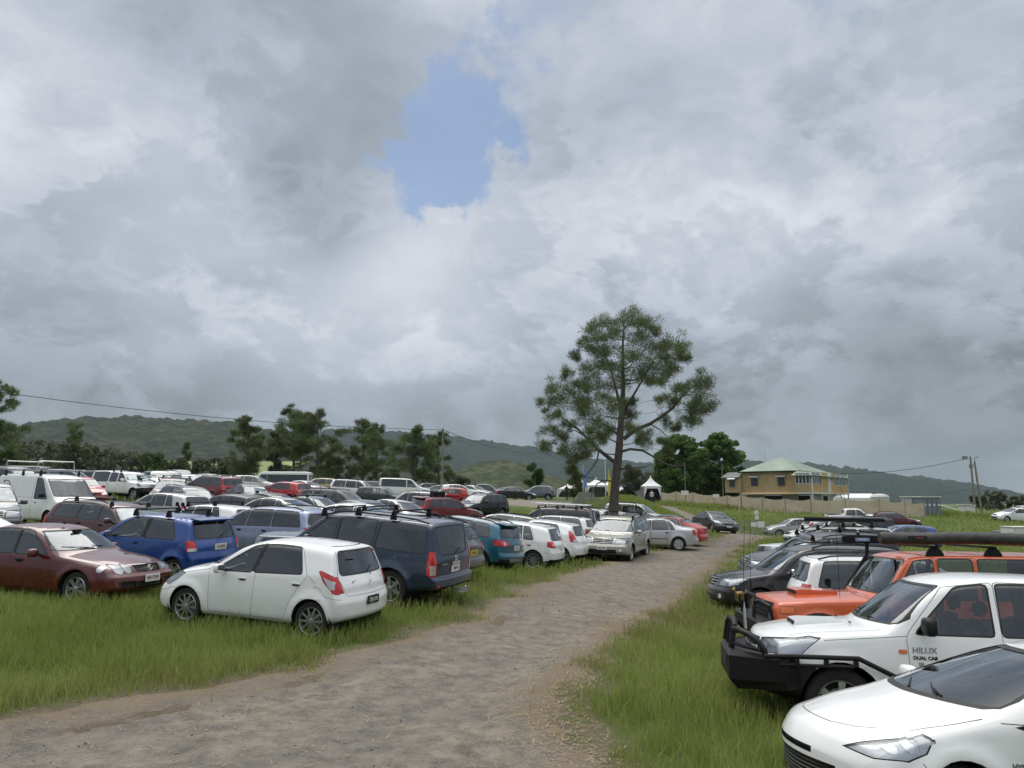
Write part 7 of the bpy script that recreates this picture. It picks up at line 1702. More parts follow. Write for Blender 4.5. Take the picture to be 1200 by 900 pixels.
LEAFG = leaf_mat('gum_leaves', (.060, .072, .042), (.14, .15, .088))
LEAFB = leaf_mat('bright_leaves', (.03, .07, .012), (.09, .15, .03))
def needle_cloud(cent, rad, per, ln, wd, up=.35, squash=.75):
    """tufts of thin blades; cent (n,3) rad (n,)"""
    n = len(cent); c = np.repeat(cent, per, 0); r = np.repeat(rad, per)
    d = rng.normal(size=(len(c), 3)); d /= np.linalg.norm(d, axis=1, keepdims=True); q = r*rng.random(len(c))**.45
    p = c+d*q[:, None]*np.array([1, 1, squash])
    a = d+np.array([0, 0, up])+rng.normal(0, .55, p.shape); a /= np.linalg.norm(a, axis=1, keepdims=True)
    s_ = np.cross(a, rng.normal(size=p.shape)); s_ /= np.maximum(np.linalg.norm(s_, axis=1, keepdims=True), 1e-6)
    L_ = ln*(.6+.8*rng.random(len(p)))[:, None]; W_ = wd*(.6+.8*rng.random(len(p)))[:, None]
    V = np.stack([p-s_*W_/2, p+s_*W_/2, p+a*L_], 1).reshape(-1, 3); F = np.arange(len(V)).reshape(-1, 3)
    cl = np.repeat(rng.random(n), per); return V, F, np.repeat(np.clip(.5*cl+.5*rng.random(len(p)), 0, 1), 3)
def leaf_cloud(cent, rad, per, sz, squash=.8):
    n = len(cent); c = np.repeat(cent, per, 0); r = np.repeat(rad, per)
    d = rng.normal(size=(len(c), 3)); d /= np.linalg.norm(d, axis=1, keepdims=True); q = r*rng.random(len(c))**.35
    p = c+d*q[:, None]*np.array([1, 1, squash])
    a = rng.normal(size=p.shape)+d*.6+np.array([0, 0, .5]); a /= np.linalg.norm(a, axis=1, keepdims=True); t = np.cross(a, rng.normal(size=p.shape)); t /= np.maximum(np.linalg.norm(t, axis=1, keepdims=True), 1e-6); b = np.cross(a, t)
    S_ = sz*(.5+rng.random(len(p)))[:, None]
    V = np.stack([p-t*S_, p-b*S_*.55, p+t*S_, p+b*S_*.55], 1).reshape(-1, 3); F = np.arange(len(V)).reshape(-1, 4)
    cl = np.repeat(rng.random(n), per); return V, F, np.repeat(np.clip(.45*cl+.55*rng.random(len(p)), 0, 1), 4)
def grow_limbs(b, trunk, cents, r0, tips=.012, jit=.05, seed=1, maxr=.5):
    """trunk: list of (Vector, radius). joins each clump to the nearest lower wood with a bent branch"""
    rr = random.Random(seed); nodes = []
    for (p, r_), (q, r2) in zip(trunk, trunk[1:]):
        for k in range(6): t = k/6; nodes.append((p.lerp(q, t), r_+(r2-r_)*t))
    order = sorted(cents, key=lambda c: min((c-n[0]).length for n in nodes))
    for c in order:
        best = None
        for (p, r_) in nodes:
            d = (c-p).length; up = (c.z-p.z)
            cost = d*(1+.9*max(0, -up)/max(d, .1))+(.0 if r_ > .03 else .35)+ (0 if up > d*.15 else .25*d)
            if best is None or cost < best[0]: best = (cost, p, r_)
        _, p, r_ = best; d = (c-p).length
        if d < .05: continue
        rs = min(r_*.72, max(.022, .018+d*.022), maxr); n = max(3, int(d/.45)); pts = []; rads = []
        sag = Vector((rr.uniform(-1, 1), rr.uniform(-1, 1), rr.uniform(-.9, .3)))*d*.13
        for k in range(n+1):
            t = k/n; q = p.lerp(c, t)+sag*math.sin(math.pi*t)+Vector([rr.gauss(0, jit*d*.25) for _ in range(3)])*math.sin(math.pi*t)
            pts.append(q); rads.append(rs*(1-t)+tips*t)
        b.tube(pts, rads, 6); 
        for q, r2 in zip(pts[1:], rads[1:]): nodes.append((q, r2))
    return nodes
def tree_obj(name, label, cat, base, trunk, cents, rads, leafm, barkm, kind='needle', per=60, ln=.25, wd=.03, sz=.12, group=None, r0=.3, seed=1, squash=.75, jit=.05, limbs=True):
    root = empty(name, base); tag(root, label, cat, group); B = Vector(base)
    b = MB(); b.tube([p-B for p, _ in trunk], [r_ for _, r_ in trunk], 12)
    if limbs: 
        lb = MB(); grow_limbs(lb, [(p-B, r_) for p, r_ in trunk], [c-B for c in cents], r0, seed=seed, jit=jit); lb.build('limbs', barkm, root)
    b.build('trunk', barkm, root)
    C = np.array([tuple(c-B) for c in cents]); Rr = np.array(rads)
    V, F, A = (needle_cloud(C, Rr, per, ln, wd, squash=squash) if kind == 'needle' else leaf_cloud(C, Rr, per, sz, squash))
    link_mesh('crown', np_mesh('crown', V, F, leafm, False, dict(rnd=A)), root); return root
# ---- the big pine
YT = 45.0
def T(x, y, dy=0.0): return P(600+x/3.461, 340+y/3.461+max(0, (1-y/700))*9, YT+dy)
rp = random.Random(5)
trunk_px = [(408, 905, .36), (416, 820, .33), (424, 740, .31), (434, 650, .28), (440, 560, .24), (446, 470, .20), (452, 380, .15), (450, 290, .11), (450, 180, .07), (456, 95, .03)]
tk = [(T(x, y), r_*.80) for x, y, r_ in trunk_px]; tb = tk[0][0]; zb_ = gz(tb.x, tb.y); tk[0] = (Vector((tb.x-.05, tb.y, zb_-.1)), .36); tk.insert(1, (Vector((tb.x, tb.y, zb_+.5)), .30))
clp = [(455, 90, 40), (410, 100, 30), (340, 112, 34), (500, 110, 33), (545, 132, 30), (582, 150, 24), (300, 182, 25), (350, 160, 33), (440, 160, 42), (520, 180, 40), (600, 200, 38), (650, 190, 38), (690, 232, 33), (265, 245, 18), (330, 215, 33), (400, 220, 40), (480, 240, 38), (560, 250, 38), (640, 262, 42), (700, 265, 22),
       (215, 322, 22), (290, 290, 28), (360, 280, 33), (430, 300, 36), (520, 310, 34), (600, 312, 33), (650, 310, 26), (180, 390, 32), (240, 370, 28), (300, 350, 33), (380, 350, 33), (450, 360, 30), (545, 368, 24), (590, 360, 26), (760, 350, 32), (722, 372, 26), (130, 460, 23), (190, 430, 36), (250, 430, 32), (310, 430, 36), (370, 420, 30), (430, 430, 30), (480, 440, 20), (610, 432, 28), (700, 410, 32), (760, 420, 36), (800, 470, 24), (742, 470, 32), (655, 450, 20),
       (280, 480, 36), (350, 490, 36), (420, 490, 36), (480, 510, 26), (700, 510, 30), (742, 522, 26), (640, 532, 20), (665, 556, 15), (330, 560, 26), (400, 560, 26), (470, 560, 22), (548, 580, 26), (520, 608, 20), (150, 570, 26), (190, 600, 24), (128, 640, 20), (210, 650, 24), (262, 640, 28), (300, 620, 28), (340, 608, 24), (370, 590, 20), (250, 690, 20), (302, 672, 20), (240, 730, 14), (600, 612, 18), (625, 655, 14), (590, 690, 12), (262, 770, 12), (170, 500, 24), (230, 530, 22)]
cents = []; rads = []
for (x, y, r_) in clp:
    sc = r_/3.461*YT/900*1.05; ax = abs(x-445)/360; ay = (y-90)/600
    spread = 3.6*math.sqrt(max(.05, 1-ax**2))*(.45+.55*min(1, ay*1.6))
    m = 3 if r_ > 30 else 2
    for k in range(m):
        dy = rp.uniform(-1, 1)*spread; q = T(x+rp.gauss(0, r_*.35), y+rp.gauss(0, r_*.35), dy)
        for _ in range(5): cents.append(q+Vector((rp.gauss(0, sc*.62), rp.gauss(0, sc*.62), rp.gauss(0, sc*.42)))); rads.append(sc*rp.uniform(.40, .74))
pine_root = tree_obj('pine_tree', 'tall open-crowned pine rising beside the silver SUV, biggest tree in view', 'tree', tuple(Vector((tb.x, tb.y, zb_))), tk, cents, rads, NEEDLE, BARK, per=84, ln=.27, wd=.022, r0=.3, seed=3, jit=.06)
b = MB(); Bp = Vector((tb.x, tb.y, zb_))
def limb(pts, r1, r2, dys=0):
    n = len(pts); b.tube([T(x, y, dys*i/(n-1))-Bp for i, (x, y) in enumerate(pts)], [r1+(r2-r1)*i/(n-1) for i in range(n)], 8)
limb([(452, 600), (500, 560), (560, 535), (600, 508), (650, 470), (690, 418), (722, 385), (748, 368)], .13, .03, -.8)
limb([(424, 705), (385, 672), (345, 640), (310, 600), (270, 560), (225, 525), (190, 500)], .13, .03, 1.0)
limb([(436, 655), (480, 642), (530, 648), (570, 672), (610, 700), (655, 714), (692, 712)], .085, .025, -1.2)
limb([(436, 590), (400, 552), (370, 535), (340, 515)], .08, .03, .6)
limb([(408, 775), (375, 772), (345, 785), (322, 822), (318, 850)], .05, .018, -.8)
limb([(352, 650), (345, 690), (318, 730), (290, 765), (270, 790)], .05, .015, .6)
limb([(300, 590), (255, 562), (215, 575), (195, 600)], .04, .015, .8); limb([(560, 535), (600, 560), (630, 590), (650, 580)], .04, .014, -.5)
limb([(440, 560), (462, 470), (500, 400), (540, 330), (570, 270)], .10, .03, .9); limb([(444, 480), (425, 400), (400, 300), (370, 220)], .09, .03, -.7); limb([(655, 712), (690, 700), (712, 735), (700, 790)], .025, .01, -.3)
b.build('main_limb', BARK, pine_root)

def gen_pine(u, vt, vb, Y, wpx, label, lean=0, clumps=26, gap=.3, leaf=NEEDLE, per=120, seed=0, group='trees along the far side of the field', name='pine_tree', ln=.5, wd=.07, droop=0, form='flat'):
    rr = random.Random(seed*7+3); p0 = P(u, vb, Y); zb = gz(p0.x, Y)-.2; top = P(u+lean, vt, Y); H_ = top.z-zb; w_ = wpx/900*Y/2
    base = Vector((p0.x, Y, zb)); tp = Vector((top.x, Y, top.z))
    trunk = [(base.lerp(tp, t)+Vector((math.sin(t*5+seed)*.15, math.cos(t*4+seed)*.2, 0))*H_*.03, .022*H_*(1-t)*1.0+.02) for t in (0, .2, .4, .6, .8, .97)]
    cs = []; rs = []
    for i in range(clumps):
        t = gap+(1-gap)*(i+.5)/clumps
        if form == 'flat': prof = math.sin(math.pi*min(1, (t-gap)/(1-gap)*.80+.18))**.6
        elif form == 'cone': prof = max(.12, 1-(t-gap)/(1-gap))
        else: prof = math.sqrt(max(.05, 1-((t-gap)/(1-gap)*2-1)**2))
        a = rr.uniform(0, 6.28); q = rr.random()**.5; 
        c = base.lerp(tp, t)+Vector((math.cos(a), math.sin(a), 0))*w_*prof*q; k_ = w_*rr.uniform(.20, .36)*(.6+.5*prof)
        for _ in range(3): cs.append(c+Vector((rr.gauss(0, k_*.7), rr.gauss(0, k_*.7), rr.gauss(0, k_*.45)))); rs.append(k_*rr.uniform(.45, .8))
    return tree_obj(name, label, 'tree', tuple(base), trunk, cs, rs, leaf, BARKG if leaf is not NEEDLE else BARK, per=per, ln=ln, wd=wd, group=group, seed=seed, squash=.55)
gen_pine(291, 491, 572, 110, 42, 'dark pine with tiered branches left of the slim tree behind the minibus', clumps=30, seed=1, per=150)
gen_pine(322, 507, 574, 112, 22, 'slim leafy tree between two dark pines', clumps=26, seed=2, leaf=LEAFM, gap=.12, per=120, name='slim_tree')
gen_pine(345, 480, 574, 108, 52, 'tall spreading pine behind the minibus, highest of the row', clumps=26, seed=3, gap=.45, per=150)
gen_pine(372, 486, 574, 106, 58, 'broad dark pine right of the highest one in the row', clumps=34, seed=4, gap=.28, per=170)
gen_pine(425, 494, 574, 108, 46, 'open pine behind the white SUV and barriers', clumps=26, seed=5, gap=.30, per=120)
gen_pine(441, 499, 574, 118, 34, 'thin pine touching the right side of the open pine', clumps=22, seed=6, gap=.3, per=120)
gen_pine(486, 503, 576, 106, 54, 'low wide pine just left of the timber power pole', clumps=30, seed=7, gap=.28, per=150)
gen_pine(514, 507, 576, 112, 34, 'pine standing behind the timber power pole', clumps=24, seed=8, gap=.25, per=130)
gen_pine(-10, 446, 572, 80, 62, 'tall dark tree cut by the left edge of the picture', clumps=34, seed=9, gap=.2, per=200, ln=.4)
gen_pine(88, 496, 556, 128, 34, 'dark pine poking above the scrub at the left', clumps=20, seed=10, gap=.25, per=110)
gen_pine(219, 519, 556, 135, 26, 'small conical conifer in the scrub above the far rank', clumps=18, seed=11, gap=.15, per=110, form='cone')
gen_pine(627, 545, 576, 112, 20, 'small round-headed tree behind the grey SUV on the rise', clumps=18, seed=12, gap=.12, per=150, leaf=LEAFB, name='small_tree', form='round')
gen_pine(742, 548, 586, 118, 32, 'dark bushy tree behind the marquee right of the pine trunk', clumps=20, seed=13, gap=.1, per=160, leaf=LEAFM, name='bushy_tree', form='round')
gen_pine(765, 556, 586, 124, 26, 'low dark tree showing over the small white tent', clumps=16, seed=14, gap=.1, per=140, leaf=LEAFM, name='bushy_tree', form='round')
gen_pine(672, 553, 584, 96, 14, 'thin leaning tree left of the marquee', clumps=14, seed=15, gap=.15, per=110, name='thin_tree')
def bush(u, vt, vb, Y, wpx, label, leaf, n=26, per=90, sz=.28, seed=0, name='scrub_tree', group='scrub trees behind the field', cat='tree', squash=.8):
    rr = random.Random(seed*13+1); p0 = P(u, vb, Y); zb = gz(p0.x, Y)-.2; top = P(u, vt, Y); H_ = max(1.2, top.z-zb); w_ = wpx/900*Y/2
    base = Vector((p0.x, Y, zb)); cs = []; rs = []
    for i in range(n):
        th = rr.uniform(0, 6.28); ph = rr.random(); rad = (rr.random()**.5); z_ = H_*(.22+.70*ph); k = math.sqrt(max(.04, 1-((ph-.35)/.72)**2))
        cs.append(base+Vector((math.cos(th)*w_*rad*k*.85, math.sin(th)*w_*rad*k*.85, z_))); rs.append(min(w_, H_*.5)*rr.uniform(.20, .36))
    trunk = [(base, .035*H_+.05), (base+Vector((.1, 0, H_*.3)), .028*H_), (base+Vector((-.1, .1, H_*.75)), .012*H_)]
    return tree_obj(name, label, cat, tuple(base), trunk, cs, rs, leaf, BARKG, 'leaf', per=per, sz=sz, group=group, seed=seed, squash=squash)
# dense fig trees by the house
fr = random.Random(8)
for (u, vt, vb, Y, w_, lab, sd) in [(800, 508, 590, 104, 60, 'left half of the pair of dense dark green trees beside the house', 1), (845, 504, 590, 108, 56, 'right-hand dense dark green tree touching the house', 2)]:
    base0 = P(u, vb, Y); zb = gz(base0.x, Y); top = P(u, vt, Y); H_ = top.z-zb; W2 = w_/900*Y/2; base = Vector((base0.x, Y, zb)); cs = []; rs = []
    for i in range(190):
        a = fr.uniform(0, 6.28); ph = fr.uniform(-1, 1); rd = math.sqrt(1-ph*ph)*fr.uniform(.3, 1.0)
        cs.append(base+Vector((math.cos(a)*rd*W2*1.02, math.sin(a)*rd*W2*1.02, H_*(.50+.44*ph)))); rs.append(fr.uniform(.40, .85))
    tree_obj('fig_tree', lab, 'tree', tuple(base), [(base, .5), (base+Vector((.2, 0, H_*.3)), .4), (base+Vector((-.1, .1, H_*.7)), .15)], cs, rs, LEAFD, BARKG, 'leaf', per=190, sz=.18, group='dense trees by the house', seed=sd, squash=.8)
labs = ['grey-green scrub tree, first from the left edge behind the vans', 'olive scrub tree behind the ladder rack', 'bushy scrub tree behind the blue-grey wagon', 'dark scrub tree under the pine at the left', 'pale olive tree right of that pine', 'low scrub tree above the canopied ute', 'rounded green tree above the canopied ute bonnet', 'small scrub tree left of the conical conifer', 'scrub tree right of the conical conifer', 'spreading scrub tree behind the grey sedan with sunshade', 'low scrub tree left of the tiered pine', 'shadowy scrub tree below the tall spreading pine', 'grey scrub tree between the pines behind the gold SUV', 'pale scrub tree behind the people-mover van', 'low scrub tree left of the power pole', 'dull scrub tree just right of the power pole']
for i, (u, vt, w_, Y, lf) in enumerate([(22, 515, 56, 130, LEAFG), (52, 512, 50, 138, LEAFM), (84, 518, 60, 126, LEAFM), (112, 520, 52, 134, LEAFM), (142, 528, 54, 130, LEAFG), (168, 526, 44, 138, LEAFM), (178, 529, 40, 122, LEAFB), (206, 536, 40, 132, LEAFM), (236, 538, 44, 128, LEAFM), (262, 534, 54, 126, LEAFM), (284, 546, 46, 122, LEAFM), (336, 545, 60, 126, LEAFM), (398, 546, 56, 130, LEAFG), (452, 552, 60, 130, LEAFG), (500, 556, 50, 128, LEAFM), (540, 558, 44, 132, LEAFG)]):
    bush(u, vt, 572, Y, w_, labs[i], lf, n=24, per=110, sz=.26, seed=i+20)
for i, (u, vt, w_, Y, lab) in enumerate([(1165, 576, 44, 110, 'open grey-green bush right of the twin power poles'), (1150, 580, 26, 116, 'dark bush tight behind the twin power poles'), (1195, 582, 30, 118, 'grey-green bush at the right edge of the field')]):
    bush(u, vt, 602, Y, w_, lab, LEAFG if i != 1 else LEAFM, n=20, per=80, sz=.22, seed=50+i, name='field_bush', group='bushes on the right of the field', cat='bush')
# grassy bank right of the pine
def bank():
    nx_, ny_ = 60, 40; x = np.linspace(6, 15.5, nx_); y = np.linspace(58, 84, ny_); X, Y_ = np.meshgrid(x, y)
    h = np.exp(-(((X-11+.05*(Y_-70))/2.6)**2)-((Y_-71)/7.5)**2)*1.25; Z = ground(X, Y_)+h*(.85+.3*fbm(X*.8, Y_*.8, 3, 4))-.06
    V = np.stack([X, Y_, Z], 2).reshape(-1, 3); I = np.arange(nx_*ny_).reshape(ny_, nx_); F = np.stack([I[:-1, :-1], I[:-1, 1:], I[1:, 1:], I[1:, :-1]], 2).reshape(-1, 4)
    tag(link_mesh('grass_bank', np_mesh('grass_bank', V, F, mat('bank_green', (.035, .065, .015), .95, bump=1, bscale=2, var=.4, vscale=1.5))), kind='structure')
    n = 26000; xx = rng.uniform(6.5, 15, n); yy = rng.uniform(60, 82, n); hh = np.exp(-(((xx-11+.05*(yy-70))/2.6)**2)-((yy-71)/7.5)**2)*1.25; k = hh > .12; xx, yy, hh = xx[k], yy[k], hh[k]
    V, T_, d, tp, r_ = blades(xx, yy, .25+.3*rng.random(len(xx)), np.full(len(xx), .07), rng.random(len(xx))*.15); V[:, 2] += np.repeat(hh*.95, 5)
    tag(link_mesh('bank_grass', np_mesh('bank_grass', V, T_, bpy.data.materials['grass_blade'], True, dict(dry=d, tip=tp, rnd=r_))), 'long green grass on the bank below the tents', 'grass', kind='stuff')
bank()
# ---- hills
def hill_mat(name, c0, c1, c2, sc):
    m = bpy.data.materials.new(name); m.use_nodes = True; n = NT(m.node_tree); b = n.n['Principled BSDF']; t = n.add('ShaderNodeTexCoord').outputs['Object']
    vo = n.add('ShaderNodeTexVoronoi', ins={'Vector': n.vmath('MULTIPLY', t, (1, 1, 1.6)), 'Scale': sc}); n1 = n.noise(t, .004, 6, .6); n2 = n.noise(t, .035, 6, .65)
    c = n.mix(n.sstep(n2, .35, .65), c0, c1); c = n.mix(n.math('MULTIPLY', n.sstep(n1, .48, .66), .8), c, c2); c = n.mix(n.sstep(vo.outputs['Distance'], .2, .75), c, n.mix(.5, c, (.012, .02, .012)))
    n.l.new(c, b.inputs['Base Color']); b.inputs['Roughness'].default_value = 1; b.inputs['Specular IOR Level'].default_value = 0
    bn = n.add('ShaderNodeBump', ins={'Strength': 1.0, 'Distance': 5.0, 'Height': n.math('SUBTRACT', 1.0, vo.outputs['Distance'])}); n.l.new(bn.outputs[0], b.inputs['Normal']); return m
def ridge(name, prof, Y, depth, m, bump, step, seed, front=.6):
    us = [p[0] for p in prof]; pts = [P(u, v, Y) for u, v in prof]; xs = np.array([p.x for p in pts]); zs = np.array([p.z for p in pts]); nx_ = int((xs[-1]-xs[0])/step); ny_ = int(depth*2/step/1.0)
    x = np.linspace(xs[0], xs[-1], nx_); t = np.linspace(-1, 1, min(ny_, 130)); X, Tt = np.meshgrid(x, t); zt = np.interp(X, xs, zs)
    # spurs: the slope profile wanders sideways
    w_ = fbm(X/(depth*.55), Tt*1.1+3, 4, seed)-.5
    sh = np.clip(1-np.abs(Tt)**1.15, 0, 1)*(1+w_*.9*np.clip(np.abs(Tt)*2.2, 0, 1)); Z = -12+(zt+12)*np.clip(sh, 0, 1.0)
    Yy = Y+Tt*depth; hgt = np.clip((Z+12)/40, 0, 1)
    Z = Z+bump*(vnoise(X/(step*1.3), Yy/(step*1.3), seed+3)-.4)*hgt+bump*.7*(vnoise(X/(step*3.1), Yy/(step*3.1), seed+5)-.4)*hgt
    V = np.stack([X, Yy, Z], 2).reshape(-1, 3); I = np.arange(V.shape[0]).reshape(X.shape); F = np.stack([I[:-1, :-1], I[:-1, 1:], I[1:, 1:], I[1:, :-1]], 2).reshape(-1, 4)
    tag(link_mesh(name, np_mesh(name, V, F, m, True)), kind='structure')
HM1 = hill_mat('forest_near', (.028, .035, .022), (.058, .062, .036), (.085, .083, .046), .085)
HM2 = hill_mat('forest_far', (.012, .020, .016), (.022, .033, .024), (.032, .042, .028), .055)
HM3 = hill_mat('pasture_spur', (.05, .062, .030), (.085, .095, .045), (.13, .13, .065), .07)
ridge('hills', [(-500, 540), (-300, 545), (-120, 536), (0, 519), (40, 508), (70, 498), (110, 493), (150, 490), (190, 491), (230, 494), (290, 500), (340, 512), (420, 532), (520, 556), (620, 590)], 1500, 520, HM1, 11, 6.0, 11)
ridge('hills', [(100, 560), (200, 522), (300, 508), (400, 504), (460, 507), (520, 511), (560, 516), (600, 521), (640, 528), (700, 539), (760, 544), (820, 541), (870, 541), (905, 545), (940, 543), (985, 548), (1020, 552), (1048, 559), (1078, 560), (1100, 565), (1140, 577), (1190, 588), (1300, 596)], 2700, 700, HM2, 14, 9.0, 23)
ridge('hills', [(440, 586), (490, 568), (530, 555), (560, 545), (588, 541), (612, 545), (640, 558), (690, 574), (740, 588)], 1050, 260, HM3, 5, 4.5, 37)
ridge('hills', [(900, 592), (1040, 584), (1120, 578), (1190, 584), (1260, 580), (1400, 588), (1700, 580)], 5200, 800, HM2, 9, 18.0, 41)
# far-off paddock with pale roofs seen through the scrub
tag(link_mesh('distant_paddock', np_mesh('distant_paddock', [(-195, 360, 10), (-120, 360, 10), (-110, 420, 24), (-200, 420, 24), (-195, 360, 4), (-120, 360, 4)], [(0, 1, 2, 3), (4, 5, 1, 0)], mat('pale_grass', (.22, .26, .10), .95, var=.3, vscale=.05), False)), kind='structure')

# ---- small ornament wired to the orange four-wheel-drive's bar
def ornament():
    q = P(867, 697, 12.7); b = MB()
    b.tube([(-.10, 0, 0), (-.05, 0, .03), (.06, 0, .03), (.11, 0, .01)], [.03, .045, .045, .035], 8); b.tube([(.10, 0, .03), (.14, 0, .10), (.15, 0, .13)], [.035, .025, .03], 8); b.tube([(.14, 0, .14), (.20, 0, .12)], [.03, .015], 8)
    for x, y in ((-.08, .03), (-.08, -.03), (.08, .03), (.08, -.03)): b.tube([(x, y, .0), (x+.01, y, -.07), (x, y, -.13)], [.018, .012, .012], 6)
    b.tube([(-.11, 0, .01), (-.17, 0, .06), (-.19, 0, .12)], [.01, .008, .006], 5)
    for y in (-.02, .02): b.tube([(.145, y, .15), (.14, y*1.6, .19)], [.01, .004], 5)
    o = b.build('animal_figure', mat('dull_gold', (.32, .22, .07), .4, .4), None, tuple(q)); o.rotation_euler = (0, 0, R(200)); o.scale = (.7, .7, .7); tag(o, 'small gold coloured animal figure fixed to the bull bar of the orange four-wheel-drive', 'ornament')
ornament()
# ---- the house
HC = Vector((36.0, 93.0, 0)); ha, hb = Vector((-.8, .6, 0)), Vector((.6, .8, 0)); HZ = 1.15
def boards(name, c, weather=.5, scale=6.0):
    m = bpy.data.materials.new(name); m.use_nodes = True; n = NT(m.node_tree); b = n.n['Principled BSDF']; t = n.add('ShaderNodeTexCoord').outputs['Object']
    wv = n.add('ShaderNodeTexWave', bands_direction='Z', wave_profile='SAW', ins={'Vector': t, 'Scale': scale*.5, 'Distortion': .0}).outputs['Fac']; nz = n.noise(n.vmath('MULTIPLY', t, (1, 1, 3)), 1.6, 9, .7); n2 = n.noise(t, .7, 6, .6)
    cc = n.mix(n.math('MULTIPLY', n.sstep(nz, .48, .68), weather), c, (.30, .27, .22)); cc = n.mix(n.math('MULTIPLY', n.sstep(n2, .5, .75), weather*.6), cc, (.20, .15, .09)); cc = n.mix(n.sstep(wv, .9, 1.0), cc, (.10, .08, .05))
    n.l.new(cc, b.inputs['Base Color']); b.inputs['Roughness'].default_value = .85; bn = n.add('ShaderNodeBump', ins={'Strength': .6, 'Distance': .02, 'Height': wv}); n.l.new(bn.outputs[0], b.inputs['Normal']); return m
TAN = boards('tan_boards', (.47, .36, .19), .75); YEL = boards('yellow_boards', (.55, .38, .16), .2); GREYW = boards('grey_sheet', (.34, .35, .36), .3, 3); WHT = mat('white_trim', (.62, .62, .59), .6)
def roof_mat():
    m = bpy.data.materials.new('green_roof_iron'); m.use_nodes = True; n = NT(m.node_tree); b = n.n['Principled BSDF']; t = n.add('ShaderNodeTexCoord').outputs['Object']
    nz = n.noise(t, .5, 7, .65); c = n.mix(n.sstep(nz, .35, .7), (.17, .235, .18), (.25, .31, .245)); n.l.new(c, b.inputs['Base Color']); b.inputs['Roughness'].default_value = .55
    wv = n.add('ShaderNodeTexWave', bands_direction='X', ins={'Vector': t, 'Scale': 4.0}).outputs['Fac']; bn = n.add('ShaderNodeBump', ins={'Strength': .5, 'Distance': .02, 'Height': wv}); n.l.new(bn.outputs[0], b.inputs['Normal']); return m
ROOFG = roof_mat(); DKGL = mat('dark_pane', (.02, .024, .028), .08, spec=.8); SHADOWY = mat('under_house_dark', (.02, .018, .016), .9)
house = empty('house', (HC.x, HC.y, HZ), math.atan2(hb.y, hb.x)); tag(house, 'weathered tan timber house on stumps with pale green hipped roof behind the cream fence', 'house')
# local frame: x along the front (hb), y along the flank away to the left (ha)
FL = 2.15; EV = 4.85   # upper floor height, eave
b = MB(); b.box((4.9+1.9, 5.6, (FL+EV+.05)/2), (9.8-.0, 7.2, EV+.05-FL)); b.build('main_wall', TAN, house)
b = MB(); b.box((3.0, 10.2, (FL+4.0)/2+.05), (4.0, 2.0, 4.0-FL)); b.build('rear_wall', TAN, house)
b = MB()
for (x, y, dx, dy) in [(8.5, 1.0, 16.9, 1.98)]: b.box((x, y, FL+.55), (dx, dy, 1.1))
b.build('verandah_wall', YEL, house); b = MB(); b.box((-.012, 1.0, FL+.55), (.03, 1.9, 1.1)); b.build('verandah_end_wall', TAN, house)
b = MB(); b.box((8.5, .9, FL-.08), (17.1, 2.2, .16)); b.box((6.8, 5.6, FL-.08), (9.9, 7.3, .15)); b.build('floor_edge', WHT, house)
def win(x, y, z_, w_, h_, axis, panes=2, fm=WHT, hood=False):
    b = MB(); 
    sz = (w_, .06, h_) if axis == 'x' else (.06, w_, h_); b.box((0, 0, 0), (sz[0]+(.12 if axis == 'x' else .02), sz[1]+(.12 if axis == 'y' else .02), h_+.12)); f = b.build('window', fm, house, (x, y, z_))
    for k in range(panes):
        o = (k-(panes-1)/2)*w_/panes; pb = MB(); pw = w_/panes-.07; pb.box((0, 0, 0), (pw, .03, h_-.08) if axis == 'x' else (.03, pw, h_-.08)); pb.build('pane', DKGL, f, (o, -.045, 0) if axis == 'x' else (-.045, o, 0))
    if hood:
        hbx = MB(); hbx.prism([(-.05, h_/2+.35), (-.55, h_/2+.02), (-.55, h_/2-.02), (-.05, h_/2+.28)], -w_/2-.12, w_/2+.12, 'Y'); hbx.build('window_hood', GREYM, f)
win(1.88, 4.2, 3.55, .95, 1.15, 'y', 1, TAN, True); win(1.88, 7.6, 3.55, .95, 1.15, 'y', 1, TAN, True); win(.98, 10.2, 3.4, .8, 1.0, 'y', 1, TAN, True)
for k in range(4): win(-.01, .42+.42*k, 3.85, .36, 1.25, 'y', 1)
for x, w_, n_ in ((.95, 1.5, 2), (2.7, 1.5, 2), (10.6, 1.2, 2), (12.2, 1.2, 2), (14.4, 1.6, 2), (16.0, .7, 1)): win(x, -.0, 3.85, w_, 1.3, 'x', n_)
b = MB(); b.box((7.6, -.03, 3.3), (1.0, .08, 2.2)); dr = b.build('door', WHT, house)
b = MB(); b.box((5.4, .0, 3.9), (2.6, .06, 1.6)); b.box((9.2, .0, 3.9), (1.6, .06, 1.6)); b.build('verandah_panel', YEL, house)
for x in (0.02, 4.1, 6.9, 8.4, 16.9):
    b = MB(); b.box((0, 0, 0), (.14, .14, 4.7)); b.build('verandah_post', WHT, house, (x, -.02, 2.4))
# steps
b = MB()
for k in range(10): b.box((8.6+.28*k, -.6, FL-.1-.2*k), (.30, .9, .05))
b.tube([(8.4, -1.05, FL+.9), (11.3, -1.05, FL-1.1)], .04, 5); b.tube([(8.4, -1.05, FL+.0), (11.3, -1.05, FL-2.1)], .05, 5); b.build('stairs', GREYW, house)
